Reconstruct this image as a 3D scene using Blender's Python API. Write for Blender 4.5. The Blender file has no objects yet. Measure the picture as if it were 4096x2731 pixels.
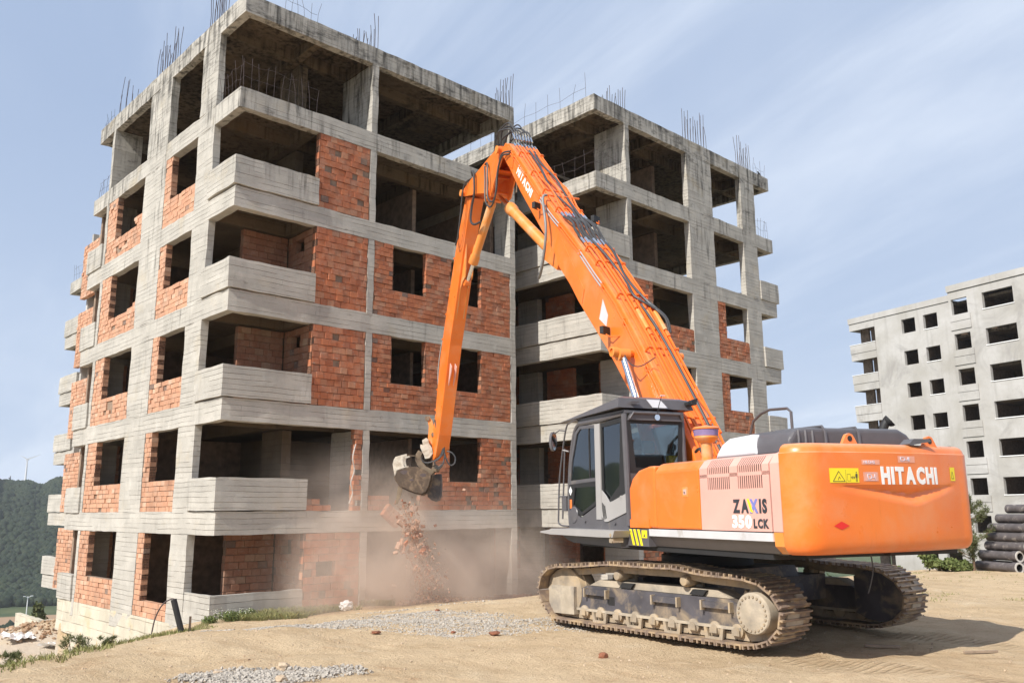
import bpy, bmesh, math, random
import numpy as np
from mathutils import Vector, Matrix
random.seed(7)
C = bpy.context.scene.collection
scene = bpy.context.scene
R = math.radians

# ------------------------------------------------------------------ camera
cam_d = bpy.data.cameras.new('camera'); cam = bpy.data.objects.new('camera', cam_d); C.objects.link(cam)
cam_d.sensor_width = 36; cam_d.lens = 29.75; cam_d.clip_start = 0.1; cam_d.clip_end = 6000
# rows: right, up, back of the camera in world axes (X runs along the near facade, Y along the side facade)
_r = Vector((0.72774, -0.68582, -0.00653)); _u = Vector((-0.12899, -0.14594, 0.98085)); _b = Vector((-0.67363, -0.71298, -0.19467))
_r.normalize(); _b.normalize(); _u = _b.cross(_r)
cam.matrix_world = Matrix(((_r.x, _u.x, _b.x, 0), (_r.y, _u.y, _b.y, 0), (_r.z, _u.z, _b.z, 0), (0, 0, 0, 1)))
scene.camera = cam

# ------------------------------------------------------------------ sky and sun
SUN = Vector((1, 0.125, -0.90)).normalized()          # direction the light travels
elev = math.asin(-SUN.z)
world = bpy.data.worlds.new('World'); scene.world = world; world.use_nodes = True
nt = world.node_tree; nt.nodes.clear()
def wn(t, **k):
    n = nt.nodes.new(t)
    for a, b in k.items(): setattr(n, a, b)
    return n
sky = wn('ShaderNodeTexSky', sky_type='NISHITA', sun_disc=False)
sky.sun_elevation = elev
# to the sun: (-SUN.x,-SUN.y); rotation measured from +Y clockwise
sky.sun_rotation = math.atan2(-SUN.x, -SUN.y) % (2 * math.pi)
sky.air_density = 1.0; sky.dust_density = 2.2; sky.ozone_density = 1.6
tc = wn('ShaderNodeTexCoord'); sp = wn('ShaderNodeSeparateXYZ'); nt.links.new(tc.outputs['Generated'], sp.inputs[0])
def wm(op, a_, b_=0.0):
    n = wn('ShaderNodeMath', operation=op)
    for i, v in enumerate((a_, b_)):
        if isinstance(v, bpy.types.NodeSocket): nt.links.new(v, n.inputs[i])
        else: n.inputs[i].default_value = v
    return n.outputs[0]
den = wm('ADD', wm('MAXIMUM', sp.outputs[2], 0.0), 0.22)          # thin high cloud layer seen in perspective
cx_ = wn('ShaderNodeCombineXYZ'); nt.links.new(wm('DIVIDE', sp.outputs[0], den), cx_.inputs[0]); nt.links.new(wm('DIVIDE', sp.outputs[1], den), cx_.inputs[1])
def cloud(rot, sx, sy, scale, detail, rough, dist, lo, hi):
    r_ = wn('ShaderNodeMapping'); r_.inputs['Rotation'].default_value = (0, 0, R(rot)); nt.links.new(cx_.outputs[0], r_.inputs['Vector'])
    m_ = wn('ShaderNodeMapping'); m_.inputs['Scale'].default_value = (sx, sy, 1); nt.links.new(r_.outputs[0], m_.inputs['Vector'])
    n_ = wn('ShaderNodeTexNoise'); n_.inputs['Scale'].default_value = scale; n_.inputs['Detail'].default_value = detail; n_.inputs['Roughness'].default_value = rough; n_.inputs['Distortion'].default_value = dist
    nt.links.new(m_.outputs[0], n_.inputs['Vector']); k_ = wn('ShaderNodeMapRange'); k_.interpolation_type = 'SMOOTHSTEP'; k_.inputs['From Min'].default_value = lo; k_.inputs['From Max'].default_value = hi
    nt.links.new(n_.outputs['Fac'], k_.inputs['Value']); return k_.outputs[0]
c1 = cloud(-78, .30, 1.25, 1.25, 9, .60, .45, .44, .72); c2 = cloud(-60, .6, .9, .8, 5, .5, .2, .40, .72)
amt = wm('MINIMUM', wm('ADD', wm('MULTIPLY', c1, .60), wm('MULTIPLY', c2, .42)), .9)
low_ = wn('ShaderNodeMapRange'); low_.inputs['From Min'].default_value = .0; low_.inputs['From Max'].default_value = .42; low_.inputs['To Min'].default_value = .62; low_.inputs['To Max'].default_value = .10; nt.links.new(sp.outputs[2], low_.inputs['Value'])
base_ = wn('ShaderNodeMix', data_type='RGBA'); base_.inputs['Factor'].default_value = .88; base_.inputs['B'].default_value = (5.5, 7.1, 10.2, 1); nt.links.new(sky.outputs[0], base_.inputs['A'])
hz0 = wn('ShaderNodeMix', data_type='RGBA'); hz0.inputs['B'].default_value = (9.2, 10.8, 13.2, 1); nt.links.new(low_.outputs[0], hz0.inputs['Factor']); nt.links.new(base_.outputs['Result'], hz0.inputs['A'])
mix = wn('ShaderNodeMix', data_type='RGBA'); mix.inputs['B'].default_value = (11.0, 12.1, 13.9, 1)
nt.links.new(amt, mix.inputs['Factor']); nt.links.new(hz0.outputs['Result'], mix.inputs['A'])
bg = wn('ShaderNodeBackground'); bg.inputs['Strength'].default_value = 0.060
nt.links.new(mix.outputs['Result'], bg.inputs['Color'])
wo = wn('ShaderNodeOutputWorld'); nt.links.new(bg.outputs[0], wo.inputs['Surface'])
sl = bpy.data.lights.new('sun', 'SUN'); sl.energy = 5.0; sl.angle = R(0.55); sl.color = (1.0, 0.945, 0.86)
so = bpy.data.objects.new('sun', sl); C.objects.link(so)
so.rotation_euler = SUN.to_track_quat('-Z', 'Y').to_euler(); so.location = (-30, -10, 40)
scene.view_settings.view_transform = 'Standard'; scene.view_settings.look = 'None'
scene.view_settings.exposure = 0.34; scene.view_settings.gamma = 1; scene.view_settings.use_curve_mapping = False
try:
    scene.cycles.volume_step_rate = 1.0; scene.cycles.volume_max_steps = 128; scene.cycles.max_bounces = 5; scene.cycles.volume_bounces = 4; scene.cycles.transparent_max_bounces = 12
except Exception: pass

# ------------------------------------------------------------------ small node helper
class NG:
    def __init__(s, name):
        s.m = bpy.data.materials.new(name); s.m.use_nodes = True; s.t = s.m.node_tree; s.t.nodes.clear()
        s.out = s.n('ShaderNodeOutputMaterial'); s.p = s.n('ShaderNodeBsdfPrincipled'); s.t.links.new(s.p.outputs[0], s.out.inputs['Surface'])
        s.pos = s.n('ShaderNodeNewGeometry').outputs['Position']
    def n(s, t, **k):
        x = s.t.nodes.new(t)
        for a, b in k.items(): setattr(x, a, b)
        return x
    def put(s, sock, v):
        if isinstance(v, bpy.types.NodeSocket): s.t.links.new(v, sock)
        elif isinstance(v, (tuple, list)) and len(v) == 3 and sock.type == 'RGBA': sock.default_value = (*v, 1)
        else: sock.default_value = v
    def math(s, op, a, b=0.0, c=0.0):
        x = s.n('ShaderNodeMath', operation=op); s.put(x.inputs[0], a); s.put(x.inputs[1], b); s.put(x.inputs[2], c); return x.outputs[0]
    def noise(s, vec, scale, detail=3, rough=0.55, dist=0.0):
        x = s.n('ShaderNodeTexNoise'); s.put(x.inputs['Vector'], vec); x.inputs['Scale'].default_value = scale; x.inputs['Detail'].default_value = detail
        x.inputs['Roughness'].default_value = rough; x.inputs['Distortion'].default_value = dist; return x.outputs['Fac']
    def scale(s, vec, sx, sy, sz, rot=(0, 0, 0)):
        x = s.n('ShaderNodeMapping'); s.put(x.inputs['Vector'], vec); x.inputs['Scale'].default_value = (sx, sy, sz); x.inputs['Rotation'].default_value = rot; return x.outputs[0]
    def ramp(s, v, a, b, lo=0.0, hi=1.0):
        x = s.n('ShaderNodeMapRange'); s.put(x.inputs['Value'], v); x.inputs['From Min'].default_value = a; x.inputs['From Max'].default_value = b
        x.inputs['To Min'].default_value = lo; x.inputs['To Max'].default_value = hi; return x.outputs[0]
    def mix(s, f, a, b, mode='MIX'):
        x = s.n('ShaderNodeMix', data_type='RGBA', blend_type=mode); s.put(x.inputs['Factor'], f); s.put(x.inputs['A'], a); s.put(x.inputs['B'], b); return x.outputs['Result']
    def xyz(s, v):
        x = s.n('ShaderNodeSeparateXYZ'); s.put(x.inputs[0], v); return x.outputs
    def white(s, v):
        x = s.n('ShaderNodeTexWhiteNoise', noise_dimensions='1D'); s.put(x.inputs['W'], v); return x.outputs['Value']
    def set(s, **k):
        for a, b in k.items(): s.put(s.p.inputs[a.replace('_', ' ')], b)
    def bump(s, h, strength=0.5, dist=0.02):
        x = s.n('ShaderNodeBump'); x.inputs['Strength'].default_value = strength; x.inputs['Distance'].default_value = dist; s.put(x.inputs['Height'], h)
        s.t.links.new(x.outputs[0], s.p.inputs['Normal'])
def obj_pos(g):
    return g.n('ShaderNodeTexCoord').outputs['Object']

def m_simple(name, col, rough=0.6, metal=0.0, var=0.12, vs=6.0, coat=0.0, dirt=None, dirt_amt=0.0, ds=2.5, bump=0.0, spec=0.5):
    g = NG(name); v = g.noise(g.pos, vs, 4)
    c = g.mix(g.ramp(v, .3, .7), tuple(x * (1 - var) for x in col), tuple(min(1, x * (1 + var)) for x in col))
    if dirt:
        d = g.ramp(g.noise(g.pos, ds, 6, .62, .4), .62 - dirt_amt * .45, .80 - dirt_amt * .3)
        c = g.mix(g.math('MULTIPLY', d, 0.9), c, dirt)
    g.set(Base_Color=c, Roughness=rough, Metallic=metal)
    g.p.inputs['Coat Weight'].default_value = coat; g.p.inputs['Coat Roughness'].default_value = 0.12; g.p.inputs['Specular IOR Level'].default_value = spec
    if bump: g.bump(g.noise(g.pos, vs * 5, 5), bump, 0.01)
    return g.m

M = {}
def concrete(name, base, line=0.55, grime=0.6, boards=0.14, warm=0.0):
    g = NG(name); x, y, z = g.xyz(g.pos)
    wob = g.math('MULTIPLY', g.noise(g.scale(g.pos, .5, .5, .8), 1.0, 2), 0.10)
    zz = g.math('DIVIDE', g.math('ADD', z, wob), boards)
    idx = g.math('FLOOR', zz); fr = g.math('FRACT', zz)
    along = g.math('ADD', g.math('ADD', x, y), g.math('MULTIPLY', g.white(idx), 3.1))
    seg = g.math('FLOOR', g.math('DIVIDE', along, 3.4))
    rnd = g.white(g.math('ADD', idx, g.math('MULTIPLY', seg, 17.3)))
    tone = g.ramp(rnd, 0, 1, .93, 1.06)
    nb = g.noise(g.scale(g.pos, 1, 1, 1), 1.3, 5, .6)
    fine = g.noise(g.scale(g.pos, 1.2, 1.2, 7), 9, 5, .65)
    tone = g.math('MULTIPLY', tone, g.ramp(nb, .3, .7, .84, 1.10))
    tone = g.math('MULTIPLY', tone, g.ramp(fine, .25, .75, .90, 1.08))
    brk = g.ramp(g.noise(g.scale(g.pos, .35, .35, 6), 1.9, 4, .62), .44, .56)
    ln = g.math('MULTIPLY', g.ramp(fr, .0, .085, 1, 0), brk)
    vfr = g.math('FRACT', g.math('DIVIDE', along, 3.4))
    vl = g.math('MULTIPLY', g.math('MULTIPLY', g.ramp(vfr, 0, .005, 1, 0), .45), g.ramp(rnd, .55, .6))
    ln2 = g.math('MAXIMUM', ln, vl)
    tone = g.math('MULTIPLY', tone, g.math('SUBTRACT', 1.0, g.math('MULTIPLY', ln2, line)))
    # run-off streaks and black weathering
    st = g.noise(g.scale(g.pos, 5.5, 5.5, .55), 1.0, 4, .6)
    big = g.noise(g.pos, .55, 3)
    high = g.ramp(z, 8.5, 15.5, -.03, .10)
    gr = g.math('MULTIPLY', g.ramp(g.math('ADD', st, high), .52, .70), g.ramp(g.math('ADD', big, high), .40, .60))
    gr = g.math('MULTIPLY', gr, g.ramp(z, 1.0, 11.0, .35, 1.0))
    blk = g.math('MULTIPLY', g.ramp(g.math('ADD', g.noise(g.scale(g.pos, 1.1, 1.1, 2.6), 1.6, 7, .72), high), .60, .72), .55)
    tone = g.math('MULTIPLY', tone, g.math('SUBTRACT', 1.0, blk))
    tone = g.math('MULTIPLY', tone, g.math('SUBTRACT', 1.0, g.math('MULTIPLY', gr, grime)))
    cc = g.n('ShaderNodeCombineColor')
    for i, k in enumerate(base): g.put(cc.inputs[i], g.math('MULTIPLY', tone, k))
    ye = g.ramp(g.noise(g.pos, .9, 4), .60, .75)
    col = g.mix(g.math('MULTIPLY', ye, .35 + warm), cc.outputs[0], (base[0] * .95, base[1] * .82, base[2] * .58))
    wh = g.math('MULTIPLY', g.ramp(g.noise(g.scale(g.pos, 2.2, 2.2, 1.2), 1.0, 6, .7), .60, .70), .4)
    col = g.mix(wh, col, (min(.62, base[0] * 1.35), min(.61, base[1] * 1.36), min(.6, base[2] * 1.38)))
    g.set(Base_Color=col, Roughness=0.88); g.p.inputs['Specular IOR Level'].default_value = .25
    h = g.math('SUBTRACT', g.math('ADD', g.math('MULTIPLY', fine, .35), g.math('MULTIPLY', g.ramp(rnd, 0, 1), .5)), ln2)
    g.bump(h, .8, .02)
    return g.m
M['concrete'] = concrete('board_marked_concrete', (.435, .415, .375), .70, .72)
M['concrete_shade'] = concrete('interior_shade_concrete', (.15, .115, .078), .35, .7, .18, .4)  # same concrete, with the shade of the rooms put into a darker colour
M['concrete_foot'] = concrete('foundation_concrete', (.52, .48, .39), .25, .9, .30, .5)

def brick_mat(name, a, b, pale, mode):
    g = NG(name)
    oi = g.n('ShaderNodeObjectInfo').outputs['Random']; ri = g.n('ShaderNodeNewGeometry').outputs['Random Per Island']
    r = g.math('FRACT', g.math('ADD', g.math('MULTIPLY', oi, 7.31), g.math('MULTIPLY', ri, 3.77)))
    r2 = g.math('FRACT', g.math('MULTIPLY', r, 13.7))
    col = g.mix(r, a, b)
    col = g.mix(g.ramp(r2, .88, .93), col, pale)
    col = g.mix(g.ramp(g.math('FRACT', g.math('MULTIPLY', r, 31.3)), .982, .986), col, (.16, .12, .10))
    ns = g.noise(g.pos, 14, 5, .65)
    col = g.mix(g.ramp(ns, .35, .75, 0, .45), col, tuple(x * .62 for x in b))
    dust = g.ramp(g.noise(g.pos, 2.2, 6, .66), .47, .70, 0, .55)
    col = g.mix(dust, col, (.38, .27, .20))
    col = g.mix(g.ramp(g.noise(g.pos, .8, 4, .6), .52, .70, 0, .45), col, (.17, .085, .05))
    smear = g.math('MULTIPLY', g.ramp(g.noise(g.scale(g.pos, 1, 1, 2.2), 7.5, 5, .7, .6), .60, .68), .6)
    col = g.mix(smear, col, (.36, .32, .28))
    x, y, z = g.xyz(g.pos)
    groove = g.math('SINE', g.math('MULTIPLY', z, 180.0))
    g.set(Base_Color=col, Roughness=.85)
    g.bump(g.math('ADD', g.math('MULTIPLY', groove, .12), ns), .45, .012)
    return g.m
M['brick'] = brick_mat('hollow_clay_brick', (.49, .170, .074), (.39, .128, .060), (.48, .23, .13), 0)
def brick_end_mat():
    g = NG('brick_end_cells'); x, y, z = g.xyz(g.pos)
    a = g.math('FRACT', g.math('MULTIPLY', g.math('ADD', x, y), 1 / .042)); b = g.math('FRACT', g.math('MULTIPLY', z, 1 / .046))
    ha = g.math('MULTIPLY', g.ramp(a, .18, .24), g.ramp(b, .18, .24))
    g.set(Base_Color=g.mix(ha, (.34, .17, .10), (.02, .010, .008)), Roughness=.9); return g.m
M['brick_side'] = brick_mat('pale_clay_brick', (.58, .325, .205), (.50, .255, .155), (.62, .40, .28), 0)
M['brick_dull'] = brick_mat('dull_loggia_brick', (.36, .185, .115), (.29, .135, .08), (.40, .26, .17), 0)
M['brick_end'] = brick_end_mat()
M['mortar'] = m_simple('mortar', (.23, .165, .12), .95, var=.3, vs=5, bump=.5)
M['soil'] = None
M['orange'] = m_simple('orange_paint', (.80, .180, .020), .33, var=.03, vs=1.5, coat=.35, dirt=(.62, .36, .19), dirt_amt=.14, ds=1.1)
def worn_orange():
    g = NG('worn_orange_paint'); nz = g.xyz(g.n('ShaderNodeNewGeometry').outputs['Normal'])[2]
    c = g.mix(g.ramp(g.noise(g.pos, .9, 3), .35, .65), (.78, .165, .018), (.82, .205, .026))
    film = g.math('MULTIPLY', g.ramp(g.noise(g.pos, 1.7, 6, .65, .3), .48, .72), .22)
    film = g.math('ADD', film, g.math('MULTIPLY', g.ramp(nz, .45, .95), g.ramp(g.noise(g.pos, 4, 5, .65), .35, .65, .10, .5)))
    c = g.mix(film, c, (.66, .46, .30))
    scr = g.math('MULTIPLY', g.ramp(g.noise(g.scale(g.pos, 3, 3, 26), 3.0, 4, .7, .8), .70, .74), .5)
    chip = g.math('MULTIPLY', g.ramp(g.noise(g.pos, 46, 3, .6), .72, .76), .6)
    c = g.mix(g.math('MAXIMUM', scr, chip), c, (.55, .34, .22))
    grease = g.math('MULTIPLY', g.ramp(g.noise(g.scale(g.pos, 6, 6, .9), 1.0, 4, .6), .66, .78), .30); c = g.mix(grease, c, (.30, .10, .03))
    g.set(Base_Color=c, Roughness=g.ramp(g.noise(g.pos, 3, 5, .6), .3, .7, .26, .48)); g.p.inputs['Coat Weight'].default_value = .25; g.p.inputs['Coat Roughness'].default_value = .15
    return g.m
M['orange'] = worn_orange()
M['orange_dull'] = m_simple('orange_paint_worn', (.74, .26, .05), .42, var=.05, vs=2, coat=.15, dirt=(.55, .38, .22), dirt_amt=.25, ds=2.5)
M['orange_dusty'] = m_simple('dusty_orange_paint', (.66, .37, .31), .6, var=.06, vs=2.2)
M['orange_pipe'] = m_simple('orange_pipe_paint', (.84, .165, .018), .32, var=.05, vs=3, coat=.3)
M['hood_dust'] = m_simple('dusty_hood', (.60, .60, .63), .6, var=.05, vs=3, dirt=(.10, .10, .11), dirt_amt=.0, ds=5)
M['cabgrey'] = m_simple('dark_grey_plastic', (.098, .093, .10), .36, var=.08, dirt=(.20, .17, .14), dirt_amt=.0, ds=3)
M['silver'] = m_simple('silver_grey_panel', (.40, .385, .375), .38, metal=.15, var=.05, vs=2)
M['white_metal'] = m_simple('bare_pale_metal', (.66, .66, .68), .40, metal=.2, var=.08, vs=3, dirt=(.35, .28, .2), dirt_amt=.05)
M['black'] = m_simple('matt_black', (.018, .018, .019), .6, var=.1)
M['rubber'] = m_simple('hose_rubber', (.045, .045, .048), .5, var=.15)
M['hose_grey'] = m_simple('grey_hose_sleeve', (.20, .20, .20), .45, var=.1)
M['chrome'] = m_simple('chrome', (.75, .76, .79), .12, metal=1, var=.03)
M['white'] = m_simple('white_print', (.85, .85, .84), .5, var=.03)
M['dark_print'] = m_simple('dark_print', (.035, .038, .045), .5, var=.3, vs=8)
M['yellow'] = m_simple('yellow_label', (.86, .70, .02), .45, var=.03)
M['red'] = m_simple('red_label', (.72, .02, .015), .4, var=.05)
M['blue'] = m_simple('blue_print', (.18, .20, .50), .5, var=.05)
M['purple'] = m_simple('faded_purple_band', (.23, .17, .33), .5, var=.12, vs=9)
M['tag_tape'] = m_simple('clear_tape', (.80, .36, .24), .35, var=.06, vs=9)
M['tag_ink'] = m_simple('tape_ink', (.66, .62, .72), .5, var=.05)
M['mud_steel'] = m_simple('muddy_steel', (.33, .27, .20), .75, metal=.1, var=.25, vs=5, dirt=(.44, .33, .20), dirt_amt=.35, ds=4, bump=.5)
M['dark_steel'] = m_simple('dark_steel_with_mud', (.085, .08, .09), .55, metal=.2, var=.3, vs=3, dirt=(.36, .28, .19), dirt_amt=.30, ds=3.2, bump=.3)
M['frame_mud'] = m_simple('dried_mud_on_frame', (.40, .34, .26), .9, var=.2, vs=4, dirt=(.20, .18, .16), dirt_amt=.30, ds=3, bump=.5)
M['shoe'] = m_simple('track_shoe_steel', (.27, .20, .155), .6, metal=.3, var=.25, vs=6, dirt=(.52, .38, .22), dirt_amt=.40, ds=6, bump=.5)
M['grapple_dark'] = m_simple('muddy_dark_grapple_steel', (.075, .05, .033), .8, var=.3, vs=5, dirt=(.22, .155, .10), dirt_amt=.32, ds=5, bump=.7)
M['grapple'] = m_simple('dusty_grapple_steel', (.19, .145, .10), .6, metal=.3, var=.25, vs=4, dirt=(.10, .065, .04), dirt_amt=.35, ds=3.5, bump=.6)
M['grapple_white'] = m_simple('dusty_white_steel', (.50, .46, .39), .7, var=.15, vs=6, dirt=(.24, .18, .12), dirt_amt=.35, ds=8)
M['plaster'] = None
M['rebar'] = m_simple('rusty_rebar', (.075, .055, .055), .7, var=.3, vs=8)
M['pipe'] = m_simple('dark_cement_pipe', (.10, .088, .09), .75, var=.25, vs=5, dirt=(.40, .36, .32), dirt_amt=.12, ds=5, bump=.3)
M['pipe_rim'] = m_simple('pale_pipe_rim', (.45, .43, .40), .8, var=.15, vs=8)
M['stone'] = m_simple('gravel_stone', (.37, .335, .29), .9, var=.35, vs=30)
M['rock'] = m_simple('pale_rock', (.43, .33, .23), .9, var=.2, vs=14, bump=.5)
M['brick_pale'] = brick_mat('dust_coated_brick', (.56, .36, .26), (.48, .27, .18), (.60, .46, .36), 0)
M['rubble_mix'] = brick_mat('rubble_pieces', (.42, .31, .20), (.36, .22, .13), (.50, .44, .36), 0)
M['clod'] = m_simple('red_brown_clod', (.22, .085, .045), .95, var=.3, vs=20, bump=.5)
M['wood'] = m_simple('weathered_wood', (.32, .24, .17), .85, var=.2, vs=10)
M['skin'] = m_simple('skin', (.50, .27, .19), .55, var=.05)
M['shirt'] = m_simple('light_blue_shirt', (.42, .58, .74), .85, var=.1, vs=9)
M['trousers'] = m_simple('dark_trousers', (.05, .055, .08), .85, var=.1)
M['hair'] = m_simple('dark_hair', (.02, .016, .013), .7, var=.1)
M['seat'] = m_simple('seat_fabric', (.10, .12, .15), .9, var=.1)
M['plastic_white'] = m_simple('white_plastic_bag', (.80, .80, .80), .5, var=.05)
M['turbine'] = m_simple('white_turbine_paint', (.75, .75, .75), .5, var=.02)
M['bark'] = m_simple('pine_bark', (.13, .085, .055), .9, var=.3, vs=12)

def leaf_mat(name, a, b, sc=3.0):
    g = NG(name); ri = g.n('ShaderNodeNewGeometry').outputs['Random Per Island']
    c = g.mix(ri, a, b); c = g.mix(g.ramp(g.noise(g.pos, sc, 4), .35, .7, 0, .6), c, tuple(x * .55 for x in a))
    g.set(Base_Color=c, Roughness=.75); g.p.inputs['Specular IOR Level'].default_value = .2
    return g.m
M['pine'] = leaf_mat('pine_needles', (.10, .125, .05), (.17, .17, .08))
M['bush'] = leaf_mat('bush_leaves', (.11, .15, .045), (.17, .19, .07))
M['grass'] = leaf_mat('grass_blades', (.17, .19, .06), (.36, .32, .15))
M['flower'] = m_simple('white_flower', (.75, .75, .62), .7)
M['forest'] = leaf_mat('forest_crowns', (.015, .027, .013), (.036, .048, .024), .02)

def glass(name, tint, refl):
    g = NG(name); g.t.nodes.remove(g.p)
    tr = g.n('ShaderNodeBsdfTransparent'); tr.inputs[0].default_value = (*tint, 1)
    gl = g.n('ShaderNodeBsdfGlossy'); gl.inputs['Roughness'].default_value = .03; gl.inputs[0].default_value = (.9, .95, 1, 1)
    fr = g.n('ShaderNodeFresnel'); fr.inputs['IOR'].default_value = 1.5
    mx = g.n('ShaderNodeMixShader'); g.t.links.new(g.math('ADD', g.math('MULTIPLY', fr.outputs[0], refl), .05), mx.inputs[0])
    g.t.links.new(tr.outputs[0], mx.inputs[1]); g.t.links.new(gl.outputs[0], mx.inputs[2]); g.t.links.new(mx.outputs[0], g.out.inputs['Surface'])
    return g.m
M['glass'] = glass('cab_glass', (.70, .78, .78), 1.3)
M['mirror'] = m_simple('mirror_glass', (.62, .63, .60), .06, metal=1, var=.02)

def plaster_mat():
    g = NG('grey_plaster'); x, y, z = g.xyz(g.pos)
    n = g.noise(g.pos, .28, 5, .6, .3); f = g.noise(g.pos, 3, 5)
    c = g.mix(g.ramp(n, .35, .62), (.36, .345, .315), (.475, .465, .45))
    c = g.mix(g.math('MULTIPLY', g.ramp(g.noise(g.pos, .20, 6, .7, .8), .53, .63), .65), c, (.27, .26, .25))
    st = g.math('MULTIPLY', g.ramp(g.noise(g.scale(g.pos, 2.2, 2.2, .18), 1, 3), .56, .72), .30)
    c = g.mix(st, c, (.25, .24, .22)); c = g.mix(g.ramp(f, .4, .7, 0, .22), c, (.36, .34, .31))
    g.set(Base_Color=c, Roughness=.9); g.bump(f, .3, .03); return g.m
M['plaster'] = plaster_mat()
def ground_mat():
    g = NG('dry_soil'); x, y, z = g.xyz(g.pos)
    big = g.noise(g.pos, .35, 5, .6, .6); mid = g.noise(g.scale(g.pos, 1, 1, 1, (0, 0, .6)), 2.4, 6, .62, .3); fine = g.noise(g.pos, 26, 5, .7)
    c = g.mix(g.ramp(big, .34, .66), (.60, .465, .305), (.48, .35, .21))
    c = g.mix(g.ramp(mid, .38, .72, 0, .7), c, (.66, .51, .33))
    red = g.math('MULTIPLY', g.ramp(g.noise(g.pos, .8, 6, .7, .7), .60, .72), .6)
    c = g.mix(red, c, (.40, .235, .13))
    c = g.mix(g.ramp(fine, .54, .76, 0, .65), c, (.27, .17, .09))
    trk = g.math('MULTIPLY', g.ramp(g.noise(g.scale(g.pos, .9, .16, 1, (0, 0, .95)), 5.0, 5, .65), .52, .68), .38)
    c = g.mix(trk, c, (.36, .235, .13))
    pale = g.math('MULTIPLY', g.ramp(g.noise(g.pos, 1.1, 6, .7, .4), .56, .70), .5)
    c = g.mix(pale, c, (.66, .55, .39))
    # vegetated land beyond the site
    r2 = g.math('SQRT', g.math('ADD', g.math('MULTIPLY', x, x), g.math('MULTIPLY', y, y)))
    far = g.ramp(r2, 58, 75); gn = g.noise(g.pos, .02, 6, .7)
    gc = g.mix(g.ramp(gn, .4, .6), (.052, .075, .035), (.10, .115, .05))
    ban = g.math('MULTIPLY', g.ramp(r2, 352, 356), g.ramp(r2, 398, 402, 1, 0))
    gc = g.mix(ban, gc, (.33, .22, .14))
    low = g.math('MULTIPLY', g.ramp(z, -4.2, -4.6), g.ramp(g.noise(g.pos, .45, 5), .42, .52))
    c = g.mix(g.math('MULTIPLY', low, .8), c, (.55, .49, .41))
    c = g.mix(far, c, gc)
    ca, sa = math.cos(R(84.5)), math.sin(R(84.5))
    u = g.math('ADD', g.math('MULTIPLY', g.math('SUBTRACT', x, 10.85), ca), g.math('MULTIPLY', g.math('SUBTRACT', y, 7.35), sa))
    v = g.math('SUBTRACT', g.math('MULTIPLY', g.math('SUBTRACT', x, 10.85), sa), g.math('MULTIPLY', g.math('SUBTRACT', y, 7.35), ca))
    band = g.ramp(g.math('ABSOLUTE', g.math('SUBTRACT', g.math('ABSOLUTE', v), 1.36)), .34, .27)
    band = g.math('MULTIPLY', g.math('MULTIPLY', band, g.ramp(u, -1.5, -2.4)), g.math('MULTIPLY', g.ramp(u, -9.5, -6.0), g.ramp(g.noise(g.pos, 1.3, 4), .38, .55)))
    tread = g.math('MULTIPLY', band, g.ramp(g.math('SINE', g.math('MULTIPLY', u, 2 * math.pi / .105)), -.3, .6))
    c = g.mix(g.math('MULTIPLY', tread, .35), c, (.36, .245, .145))
    g.set(Base_Color=c, Roughness=.95); g.p.inputs['Specular IOR Level'].default_value = .15
    g.bump(g.math('SUBTRACT', g.math('ADD', g.math('MULTIPLY', mid, 1.3), g.math('MULTIPLY', fine, .7)), g.math('MULTIPLY', tread, .5)), .9, .08)
    return g.m
M['soil'] = ground_mat()

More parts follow.
